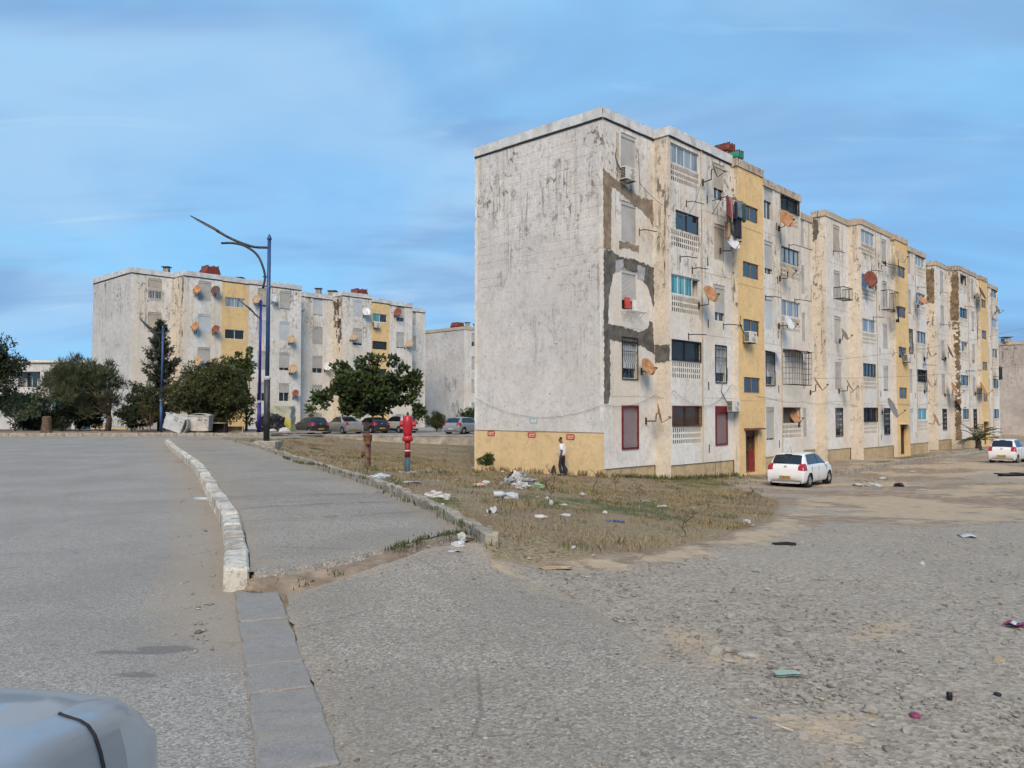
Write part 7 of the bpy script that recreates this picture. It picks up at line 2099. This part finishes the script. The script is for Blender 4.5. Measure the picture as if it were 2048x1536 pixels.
def lump(name, label, cat, p, size, mat, seed, sub=3, rough=0.28, rz=0.0, group=None, flat=True, freq=2.0):
    """a crumpled closed body: a sphere pushed in and out, flattened where it lies"""
    from mathutils import noise as mn
    bm = bmesh.new(); bmesh.ops.create_icosphere(bm, subdivisions=sub, radius=1.0)
    for v in bm.verts:
        q = v.co * freq + Vector((seed * 7.3, seed * 1.7, seed))
        k = 1 + rough * (mn.noise(q) + 0.6 * mn.noise(q * 2.3) + 0.4 * mn.noise(q * 4.9))
        v.co = Vector((v.co.x * size[0] / 2 * k, v.co.y * size[1] / 2 * k, v.co.z * size[2] * 0.62 * k + size[2] * 0.38))
        if flat: v.co.z = max(v.co.z, -0.01)
    me = bpy.data.meshes.new(name); bm.to_mesh(me); bm.free()
    me.materials.append(mat if not isinstance(mat, str) else M[mat])
    o = bpy.data.objects.new(name, me); o.location = p; o.rotation_euler = (0, 0, rz); COL.objects.link(o)
    return tag(o, label, cat, group)
p = at(562, 866, 58.6)
root = thing('wrapped_stack', 'stack wrapped in yellow and clear plastic sheeting beside the black car', 'wrapped goods', (p.x, p.y, 0.0))
bm = bmesh.new(); bmesh.ops.create_cube(bm, size=1.0); bmesh.ops.scale(bm, vec=(1.75, 1.2, 2.05), verts=bm.verts); bmesh.ops.translate(bm, vec=(0, 0, 1.0), verts=bm.verts)
bmesh.ops.subdivide_edges(bm, edges=bm.edges[:], cuts=9, use_grid_fill=True)
from mathutils import noise as mn
for v in bm.verts: v.co += Vector((mn.noise(v.co * 2.2), mn.noise(v.co * 2.2 + Vector((9, 0, 0))), mn.noise(v.co * 1.7 + Vector((0, 5, 0))))) * 0.10
me = bpy.data.meshes.new('sheeting'); bm.to_mesh(me); bm.free(); me.materials.append(M['sheeting']); share('sheeting', me, root)
MB().box((0, 0, 0.05), (1.6, 1.1, 0.12)).build('pallet', M['bench'], root)
p = at(541, 866, 57.0); lump('tarp_heap', 'heap under a black tarpaulin beside the tall lamp post', 'tarpaulin', (p.x, p.y, 0.05), (1.9, 1.2, 1.35), 'tarp', 3, 4, 0.35)
M['bag_white'] = simple('white_plastic_bag', (0.46, 0.46, 0.445), 0.4, 0, 0.15, 8, dirt=(0.35, 0.32, 0.28), dirt_amt=0.5)
M['bag_grey'] = simple('grey_plastic_bag', (0.27, 0.27, 0.275), 0.45, 0, 0.4, 14, dirt=(0.10, 0.10, 0.10), dirt_amt=0.8)
M['bag_black'] = simple('black_plastic_bag', (0.014, 0.014, 0.015), 0.35, 0, 0.3, 8)
M['bag_blue'] = simple('pale_blue_plastic', (0.40, 0.46, 0.50), 0.3, 0, 0.12, 8, dirt=(0.3, 0.32, 0.33), dirt_amt=0.5)
M['bag_green'] = simple('pale_green_plastic', (0.24, 0.34, 0.20), 0.4, 0, 0.2, 8)
M['bag_clear'] = simple('milky_plastic', (0.40, 0.43, 0.45), 0.2, 0, 0.15, 8, spec=0.6)
p = at(545, 867, 56.4); lump('rubbish_bag', 'small white bag in front of the black tarpaulin', 'bag', (p.x, p.y, 0.1), (0.65, 0.5, 0.3), 'bag_white', 5)
p = at(569, 867, 56.8); lump('rubbish_bag', 'white bag in front of the yellow sheeting', 'bag', (p.x, p.y, 0.05), (0.9, 0.6, 0.42), 'bag_white', 6)
p = at(372, 864, 54.4); lump('rubbish_bag', 'dark rubbish spilling between the two bins', 'rubbish', (p.x, p.y, 0.13), (0.8, 0.7, 0.4), 'bag_grey', 7, 4, 0.45)

# ------------------------------------------------------------------ litter
def on(u, v): 
    p = gnd(u, v); return p
def scrap(name, label, cat, u, v, size, mat, seed, rz=0.0, bend=0.3, dz=0.01):
    """a thin bent sheet with thickness"""
    r_ = random.Random(seed); w, d, th = size; n = 6; mb = MB()
    top, bot = [], []
    for i in range(n + 1):
        for j in range(n + 1):
            x, y = (i / n - .5) * w, (j / n - .5) * d
            z = bend * d * 0.5 * math.sin(i * 1.1 + seed) * math.cos(j * 0.9 + seed * 2) + bend * d * 0.3
            x += r_.uniform(-.04, .04) * w; y += r_.uniform(-.04, .04) * d
            top.append((x, y, z + th)); bot.append((x, y, z))
    m = n + 1
    fs = [(i * m + j, (i + 1) * m + j, (i + 1) * m + j + 1, i * m + j + 1) for i in range(n) for j in range(n)]
    mb.add(top, fs); mb.add(bot, [f[::-1] for f in fs])
    p = on(u, v); o = mb.build(name, M[mat] if isinstance(mat, str) else mat, None, True, org=Vector((0, 0, 0))); o.location = p + Z3 * dz; o.rotation_euler = (0, 0, rz)
    return tag(o, label, cat)
def bottle(label, u, v, L, r_, mat, rz, name='plastic_bottle', dz=0.0):
    p = on(u, v); root = thing(name, label, 'bottle', p + Z3 * (r_ * 0.9 + dz), rz)
    ax = (Vector((0, 1, 0)), Z3, Vector((1, 0, 0)))
    L *= 0.8; r_ *= 0.8
    MB().lathe([(r_ * .8, -L / 2), (r_, -L * .45), (r_ * .9, -L * .2), (r_, -L * .05), (r_ * .92, L * .15), (r_ * .45, L * .33), (r_ * .32, L * .36), (r_ * .32, L * .42)], 12, (0, 0, 0), ax).build('bottle_body', M[mat], root, True)
    MB().lathe([(r_ * .40, L * .42), (r_ * .40, L * .5)], 10, (0, 0, 0), ax).build('bottle_cap', M['bag_blue'], root)
def rock(label, u, v, size, seed, mat=None, group=None):
    p = on(u, v)
    return lump('rock', label, 'rock', p - Z3 * size[2] * 0.15, tuple(q * 0.85 for q in size), mat or M['rock'], seed, 2, 0.35, seed, group, True, 1.3)
M['rock'] = simple('pale_rock', (0.29, 0.275, 0.245), 0.9, 0, 0.2, 6, dirt=(0.25, 0.22, 0.17), dirt_amt=0.5, bump=0.6)
M['rock_tan'] = simple('tan_rock', (0.34, 0.27, 0.18), 0.9, 0, 0.2, 6, bump=0.6)
M['mint'] = simple('mint_tile', (0.27, 0.36, 0.30), 0.5, 0, 0.1, 5)
M['pink'] = simple('pink_plastic', (0.20, 0.03, 0.085), 0.5)
M['plastic_blue'] = simple('blue_plastic', (0.03, 0.06, 0.22), 0.45)
M['carton_pink'] = simple('pink_carton', (0.50, 0.32, 0.26), 0.7, 0, 0.1, 6)
lump('plastic_bag', 'pale blue flattened plastic bag on the road beside the white kerb', 'bag', on(408, 1000), (0.52, 0.13, 0.05), 'bag_blue', 11, 3, 0.3, 0.12)
p = on(477, 1176)
ct = thing('carton', 'torn pink and white carton lying at the near end of the white kerb', 'carton', p + Z3 * 0.03, R(22))
bevel(MB().box((0, 0, 0), (0.15, 0.035, 0.03)).build('tube', M['carton_pink'], ct), 0.006); bevel(MB().box((0.09, 0, 0), (0.045, 0.042, 0.036)).build('end_flap', M['bag_white'], ct), 0.005); bevel(MB().box((-0.095, 0, -0.005), (0.04, 0.03, 0.022)).build('torn_end', M['bag_black'], ct), 0.005)
rock('pale flat stone in front of the footpath end', 590, 1166, (0.17, 0.09, 0.035), 2, M['bag_blue'])
lump('plastic_bag', 'pale plastic scraps caught against the end of the thin kerb, upper one', 'bag', on(924, 1080), (0.09, 0.07, 0.09), 'bag_white', 13, 3, 0.45)
lump('plastic_bag', 'crumpled greenish plastic caught against the end of the thin kerb', 'bag', on(917, 1094), (0.16, 0.10, 0.06), 'bag_clear', 14, 3, 0.45)
scrap('card', 'flat white card on the soil below the thin kerb end', 'card', 908, 1106, (0.13, 0.07, 0.004), 'bag_white', 3, 0.2)
for k, (x_, y_, s_) in enumerate([(-2.22, 7.17, (0.30, 0.42, 0.13)), (-2.0, 7.3, (0.42, 0.4, 0.10))]):
    o = lump('soil_clod', None, None, (x_, y_, -0.01), s_, M['ground'], 800 + k, 3, 0.3); o.parent = soil
# the rubbish heap in the grass
for i, (u, v, s, m, lb) in enumerate([
    (1028, 957, (0.42, 0.35, 0.24), 'bag_black', 'black bag on top of the rubbish heap in the dry grass'), (1040, 962, (0.5, 0.4, 0.34), 'bag_grey', 'mottled grey bag in the middle of the rubbish heap'),
    (1018, 972, (0.5, 0.4, 0.22), 'bag_grey', 'grey ash-stained bag at the left of the rubbish heap'), (1042, 978, (0.40, 0.3, 0.18), 'bag_white', 'white bag at the front of the rubbish heap'),
    (1058, 970, (0.5, 0.4, 0.22), 'bag_grey', 'grey bag at the right of the rubbish heap'), (1075, 978, (0.45, 0.3, 0.14), 'bag_green', 'pale green bag at the right foot of the rubbish heap'), (1033, 965, (0.3, 0.3, 0.34), 'bag_white', 'white crumpled bag near the top of the rubbish heap')]):
    lump('rubbish_bag', lb, 'bag', on(u, v), tuple(q * 0.85 for q in s), m, 20 + i, 4, 0.6, i, 'bags of the rubbish heap', True, 2.6)
bottle('crushed clear water jug in front of the rubbish heap', 1000, 996, 0.32, 0.08, 'bag_clear', 0.2)
lump('plastic_bag', 'milky plastic bag right of the clear water jug', 'bag', on(1022, 997), (0.3, 0.2, 0.12), 'bag_clear', 31, 3, 0.4)
bottle('small upright-leaning bottle right of the heap', 1094, 1000, 0.22, 0.04, 'bag_white', 1.9)
lump('paper_cup', 'dented white cup in the grass right of the heap', 'cup', on(1102, 1010), (0.09, 0.09, 0.10), 'bag_white', 33, 2, 0.2)
scrap('paper', 'folded white paper on bare soil beyond the thin kerb', 'paper', 985, 1026, (0.22, 0.09, 0.005), 'bag_white', 5, 0.7, 1.2)
bottle('white plastic bottle lying in the grass before the yard', 1082, 1039, 0.24, 0.045, 'bag_white', 0.0)
bottle('second pale bottle lying slantwise in the grass', 1130, 1035, 0.24, 0.04, 'bag_clear', 2.6)
lump('plastic_bag', 'white crumpled bag near the middle of the thin kerb', 'bag', on(868, 996), (0.34, 0.2, 0.12), 'bag_white', 36, 3, 0.5)
lump('plastic_bag', 'small white scrap right of the crumpled bag by the kerb', 'bag', on(893, 1000), (0.13, 0.1, 0.12), 'bag_white', 37, 3, 0.4)
scrap('paper', 'flat white paper strip below the crumpled bag by the kerb', 'paper', 872, 1010, (0.26, 0.07, 0.004), 'bag_white', 8, 0.0)
lump('plastic_bag', 'grey-blue scrap in the grass at the foot of the hydrants', 'bag', on(760, 957), (0.42, 0.25, 0.10), 'bag_blue', 38, 3, 0.5)
scrap('paper', 'pale sheet lying behind the red hydrant', 'paper', 822, 966, (0.4, 0.12, 0.004), 'bag_white', 9, 0.1)
lump('plastic_bag', 'pink torn wrapper left of the rubbish heap', 'bag', on(958, 972), (0.3, 0.2, 0.06), 'carton_pink', 39, 3, 0.5)
lump('plastic_bag', 'white scrap behind the pink torn wrapper', 'bag', on(972, 968), (0.18, 0.14, 0.08), 'bag_white', 40, 3, 0.4)
p = on(1228, 1046); o = MB().tube([(-0.17, 0, 0), (0, 0.02, 0.01), (0.17, 0, 0)], 0.018, 7).build('plastic_pipe', M['plastic_blue'], None, org=Vector((0, 0, 0))); o.location = p + Z3 * 0.02; tag(o, 'short blue plastic pipe at the edge of the grass', 'pipe')
for i, (u, v, s, m, lb) in enumerate([(1128, 1012, (.2, .1, .05), 'bag_white', 'white scrap left of the blue pipe'), (1322, 1014, (.5, .12, .05), 'bag_white', 'long white scrap near the right end of the grass'), (1385, 1018, (.4, .2, .06), 'bag_grey', 'grey scrap near the right end of the grass'),
    (1494, 1046, (.24, .16, .09), 'bag_white', 'white crumpled scrap on bare soil at the yard edge'), (1210, 1030, (.1, .08, .09), 'bag_white', 'tiny white scrap upright in the grass'), (1470, 1099, (.2, .12, .04), 'bag_blue', 'pale bluish scrap on the sand at the yard edge'),
    (1147, 1098, (.08, .06, .05), 'bag_white', 'white pebble-like scrap near the sandy edge'), (1290, 1004, (.5, .3, .06), 'bag_clear', 'milky sheet flattened in the grass'), (1165, 990, (.16, .12, .08), 'bag_white', 'white scrap by the dry stalks'), (1005, 945, (.2, .14, .12), 'bag_white', 'white scrap near the gable bush'), (946, 937, (.2, .14, .12), 'bag_white', 'white scrap left of the gable bush'),
    (1715, 972, (1.0, .4, .16), 'bag_white', 'white sheeting right of the white hatchback'), (1745, 973, (.9, .5, .18), 'bag_clear', 'milky sheeting beside the white one in the yard'), (1797, 974, (.55, .35, .22), 'bag_black', 'black bag in the yard right of the milky sheeting'), (1765, 958, (.4, .3, .14), 'bag_white', 'small white bag behind the milky sheeting'), (1825, 943, (.9, .4, .05), 'bag_white', 'white sheet by the yard kerb'), (1800, 937, (.7, .4, .06), 'bag_white', 'white scrap lying along the yard kerb'),
    (1845, 1131, (.07, .06, .05), 'bag_white', 'bright white scrap on the gravel')]):
    lump('plastic_bag', lb, 'bag', on(u, v), tuple(q * 0.75 for q in s), m, 60 + i, 3, 0.55, i * 0.7)
p = on(1568, 1091); o = MB().tube([(-0.17, 0.01, 0.02), (-0.08, -0.01, 0.02), (0.05, 0.01, 0.025), (0.17, -0.01, 0.02)], [0.022, 0.03, 0.03, 0.02], 7).build('rubber_strip', M['tyre'], None, org=Vector((0, 0, 0))); o.location = p; tag(o, 'black rubber strip lying on the yard', 'rubber strip')
lump('cloth', 'black rag on the dirt at the far right of the yard', 'rag', on(2028, 952), (1.4, 0.5, 0.16), 'bag_black', 90, 3, 0.6)
scrap('paper', 'pale paper scrap on the gravel towards the right', 'paper', 1935, 1075, (0.28, 0.2, 0.004), 'bag_clear', 12, 0.3)
rock('largest pale rock on the gravel', 1432, 1309, (0.17, 0.12, 0.085), 4); rock('small white rock behind the largest one', 1455, 1303, (0.08, 0.07, 0.055), 5); rock('flat grey rock right of the largest one', 1496, 1311, (0.16, 0.10, 0.035), 6)
rock('pale rock behind the others near the gravel edge', 1461, 1237, (0.11, 0.09, 0.07), 7); rock('rock half buried right of the sandy hollow', 1740, 1424, (0.10, 0.09, 0.06), 8); rock('grey rock at the lower edge of the sandy hollow', 1605, 1478, (0.10, 0.09, 0.05), 9)
rock('tan stone on the gravel towards the right edge', 1998, 1322, (0.13, 0.08, 0.04), 10, M['rock_tan']); rock('dark flat stone behind the pale rocks', 1620, 1235, (0.14, 0.06, 0.03), 11); rock('flat stone in front of the flat grey rock', 1458, 1322, (0.14, 0.08, 0.03), 12)
rock('pale flat rock left of the violet cap', 1770, 1350, (0.12, 0.09, 0.03), 15); rock('pale stone above the mint tile', 1597, 1338, (0.10, 0.05, 0.03), 16); rock('small round rock at the bottom of the sandy hollow', 1638, 1512, (0.05, 0.05, 0.04), 17); rock('stone in the lower right gravel', 1812, 1465, (0.06, 0.06, 0.05), 18)
scrap('tile', 'mint green broken tile on the gravel', 'tile', 1573, 1352, (0.155, 0.085, 0.012), 'mint', 14, 0.12, 0.04)
p = on(1535, 1452); st_ = thing('straw', 'split white and blue plastic straw beside the sandy hollow', 'straw', p + Z3 * 0.01, R(-28))
MB().tube([(-0.14, 0, 0.01), (0.02, 0, 0.005), (0.13, -0.025, 0.0)], [0.008, 0.007, 0.004], 5).build('shaft', M['bag_white'], st_); MB().tube([(-0.09, 0, 0.011), (-0.05, 0, 0.011)], 0.011, 6).build('blue_band', M['plastic_blue'], st_); MB().tube([(0.02, 0.0, 0.005), (0.16, 0.02, 0.002)], [0.006, 0.004], 5).build('split_end', M['rock_tan'], st_)
def cap_(label, u, v, mat, r_=0.022, h=0.03):
    o = MB().lathe([(r_ * .9, 0), (r_, 0.004), (r_, h), (r_ * .8, h + 0.004), (0.001, h + 0.004)], 10).build('bottle_cap', M[mat], None, True, org=Vector((0, 0, 0))); o.location = on(u, v); tag(o, label, 'bottle cap')
cap_('dark pink plastic cap on the gravel', 1830, 1436, 'pink', 0.026, 0.02); cap_('black plastic cap standing on the gravel', 1899, 1400, 'bag_black', 0.016, 0.04); cap_('black plastic piece right of the standing cap', 1995, 1391, 'bag_black', 0.02, 0.012)
scrap('wrapper', 'pink wrapper with a blue patch at the right edge', 'wrapper', 2034, 1254, (0.19, 0.09, 0.004), 'pink', 15, 0.2, 0.5); scrap('wrapper', 'blue foil scrap on the pink wrapper', 'wrapper', 2030, 1257, (0.08, 0.05, 0.004), 'bag_blue', 16, 0.2, 0.4, 0.035)
lump('dung', 'clump of dry twigs at the sandy edge before the kerb end', 'twigs', on(1112, 1138), (0.30, 0.07, 0.03), 'rock_tan', 17, 3, 0.6)
# by the gable
p = on(1098, 946); lump('sack', 'tan sack lying at the foot of the yellow band', 'sack', p, (0.55, 0.35, 0.16), 'cloth_tan', 95, 3, 0.25)
p = on(1116, 941); lump('plastic_bag', 'grey-blue bag just left of the walking man', 'bag', p, (0.35, 0.3, 0.16), 'bag_blue', 96, 3, 0.3)
M['soot'] = simple('soot', (0.05, 0.04, 0.03), 0.95, 0, 0.3, 8)
patch(B1, F1, [(3.15, -1.25), (2.7, -1.25), (2.78, -0.98), (2.9, -0.82), (2.98, -0.95)], -0.0, M['soot'], 31, 0.03, 0.004, 'soot_mark', 'g').location = D1 * 0.035

# ------------------------------------------------------------------ the man by the gable
M['skin'] = simple('brown_skin', (0.11, 0.06, 0.04), 0.6, 0, 0.1, 6)
M['hair'] = simple('black_hair', (0.012, 0.01, 0.009), 0.8)
M['tee'] = simple('white_shirt', (0.64, 0.64, 0.65), 0.85, 0, 0.06, 6, bump=0.3)
M['jeans'] = simple('dark_trousers', (0.018, 0.022, 0.034), 0.85, 0, 0.2, 6, bump=0.3)
M['shoe'] = simple('dark_shoe', (0.02, 0.018, 0.018), 0.6)
t = NT('patterned_bag')
M['bag_pat'] = t.done(t.mix(t.ramp(t.voro(t.pos(True), 16), 0.30, 0.36), (0.42, 0.40, 0.36), (0.02, 0.02, 0.022)), 0.6)
def skin_mesh(name, chains, mat, parent, sub=2, root_i=0):
    """chains: lists of (point, (rx, ry)); points given twice at the same place are shared"""
    vs, idx, es, rad = [], {}, [], []
    for ch in chains:
        prev = None
        for p_, r_ in ch:
            k = tuple(round(c, 4) for c in p_)
            if k not in idx: idx[k] = len(vs); vs.append(p_); rad.append(r_ if isinstance(r_, tuple) else (r_, r_))
            if prev is not None and prev != idx[k]: es.append((prev, idx[k]))
            prev = idx[k]
    me = bpy.data.meshes.new(name); me.from_pydata(vs, es, []); me.materials.append(mat)
    o = bpy.data.objects.new(name, me); COL.objects.link(o)
    if parent is not None: o.parent = parent
    sk = o.modifiers.new('skin', 'SKIN'); sk.use_smooth_shade = True
    for i, r_ in enumerate(rad): me.skin_vertices[0].data[i].radius = r_
    me.skin_vertices[0].data[root_i].use_root = True
    sb = o.modifiers.new('smooth', 'SUBSURF'); sb.levels = sb.render_levels = sub
    return o
pp = on(1127, 949); pw = F1(0, 0, 0) + D2 * 1.72 - D1 * 0.75
man = thing('person', 'man in a white shirt and dark trousers walking along the yellow wall', 'person', (pw.x, pw.y, hz1(pw.x, pw.y)), R(158))
# x = the way he walks, y = his left, z = up; 1.70 m tall
hip, chest, neck = (0.0, 0, 0.90), (0.03, 0, 1.30), (0.06, 0, 1.46)
bd = [[(hip, (0.15, 0.11)), ((0.01, 0, 1.08), (0.135, 0.10)), (chest, (0.165, 0.115)), ((0.045, 0, 1.40), (0.10, 0.08)), (neck, 0.052), ((0.09, 0, 1.53), 0.062), ((0.11, 0, 1.60), (0.078, 0.088)), ((0.10, 0, 1.67), (0.06, 0.07))],
      [(chest, (0.165, 0.115)), ((0.02, 0.19, 1.38), 0.055), ((-0.06, 0.25, 1.12), 0.045), ((0.02, 0.25, 0.90), 0.036), ((0.05, 0.245, 0.83), 0.034)],
      [(chest, (0.165, 0.115)), ((0.02, -0.19, 1.38), 0.055), ((-0.07, -0.25, 1.13), 0.045), ((0.13, -0.20, 1.00), 0.036), ((0.20, -0.16, 0.98), 0.034)],
      [(hip, (0.15, 0.11)), ((0.02, 0.09, 0.82), 0.085), ((0.10, 0.10, 0.47), 0.058), ((0.03, 0.10, 0.10), 0.04), ((0.13, 0.10, 0.035), 0.035)],
      [(hip, (0.15, 0.11)), ((0.0, -0.09, 0.82), 0.085), ((0.0, -0.10, 0.46), 0.058), ((-0.14, -0.10, 0.10), 0.04), ((-0.05, -0.10, 0.035), 0.035)]]
body = skin_mesh('body', bd, M['skin'], man)
MB().tube([(0.185, 0.0, 1.60), (0.20, 0.0, 1.575), (0.185, 0, 1.562)], [0.008, 0.016, 0.01], 6).build('nose', M['skin'], body, True)
for s in (-1, 1): MB().lathe([(0.02, -0.006), (0.024, 0.0), (0.012, 0.008)], 8, (0.09, s * 0.085, 1.59), (Vector((1, 0, 0)), Z3 * 1.3, Vector((0, s, 0)))).build('ear', M['skin'], body, True)
skin_mesh('shirt', [[((0.0, 0, 0.84), (0.20, 0.19)), ((0.01, 0, 1.08), (0.19, 0.18)), ((0.03, 0, 1.28), (0.20, 0.185)), ((0.045, 0, 1.42), (0.11, 0.09))],
                    [((0.03, 0, 1.28), (0.20, 0.185)), ((0.02, 0.20, 1.37), 0.075), ((-0.03, 0.245, 1.20), 0.07), ((-0.045, 0.25, 1.14), 0.066)],
                    [((0.03, 0, 1.28), (0.20, 0.185)), ((0.02, -0.20, 1.37), 0.075), ((-0.035, -0.245, 1.20), 0.07), ((-0.05, -0.25, 1.14), 0.066)]], M['tee'], body)
skin_mesh('trousers', [[((0.0, 0, 0.93), (0.155, 0.118)), ((0.0, 0, 0.86), (0.16, 0.12)), ((0.02, 0.09, 0.78), 0.10), ((0.10, 0.10, 0.47), 0.075), ((0.03, 0.10, 0.09), 0.062)],
                       [((0.0, 0, 0.86), (0.16, 0.12)), ((0.0, -0.09, 0.78), 0.10), ((0.0, -0.10, 0.46), 0.075), ((-0.14, -0.10, 0.09), 0.062)]], M['jeans'], body)
skin_mesh('hair', [[((0.045, 0, 1.60), (0.065, 0.075)), ((0.075, 0, 1.655), (0.085, 0.082)), ((0.13, 0, 1.685), (0.045, 0.05))]], M['hair'], body)
for (x_, y_) in ((0.09, 0.10), (-0.08, -0.10)):
    skin_mesh('shoe', [[((x_ - 0.09, y_, 0.045), (0.045, 0.042)), ((x_, y_, 0.045), (0.05, 0.045)), ((x_ + 0.13, y_, 0.03), (0.042, 0.03))]], M['shoe'], body, 1)
def hand(o, d, side):
    """palm and five fingers, slightly curled"""
    o = Vector(o); d = Vector(d).normalized(); w = d.cross(Vector((0, 0, 1)) if abs(d.z) < .9 else Vector((1, 0, 0))).normalized(); n = d.cross(w)
    ch = [[(tuple(o), 0.028), (tuple(o + d * 0.05), (0.036, 0.018)), (tuple(o + d * 0.085), (0.036, 0.016))]]
    for k, ln in zip((-1.5, -0.5, 0.5, 1.5), (0.062, 0.075, 0.07, 0.055)):
        b0 = o + d * 0.085 + w * k * 0.018
        ch.append([(tuple(o + d * 0.085), (0.036, 0.016)), (tuple(b0 + d * 0.012), 0.009), (tuple(b0 + d * ln * .6 + n * 0.01), 0.0085), (tuple(b0 + d * ln * .9 + n * 0.035), 0.007)])
    th = o + d * 0.03 + w * side * 0.04
    ch.append([(tuple(o + d * 0.05), (0.036, 0.018)), (tuple(th), 0.011), (tuple(th + d * 0.04 + w * side * 0.012 + n * 0.01), 0.009)])
    skin_mesh('hand', ch, M['skin'], body, 1)
hand((0.05, 0.245, 0.84), (0.15, 0, -1), 1); hand((0.19, -0.165, 0.985), (1, 0.45, -0.25), 1)
o = lump('shopping_bag', 'black and white patterned bag carried at the man\'s far side', 'bag', (0, 0, 0), (0.26, 0.16, 0.36), 'bag_pat', 77, 3, 0.15, 0.4)
o.location = (pw.x + 0.12, pw.y + 0.24, hz1(pw.x, pw.y) + 0.06)
# ------------------------------------------------------------------ the car the picture was taken beside
car('parked_car', 'blue-grey car nose in the lower left corner', 'sedan', (-1.66, 0.0, 0.0), R(90) + R(2), 4.5, 1.80, 1.62, M['p_grey'], group='cars', wr=0.33, seam=True)
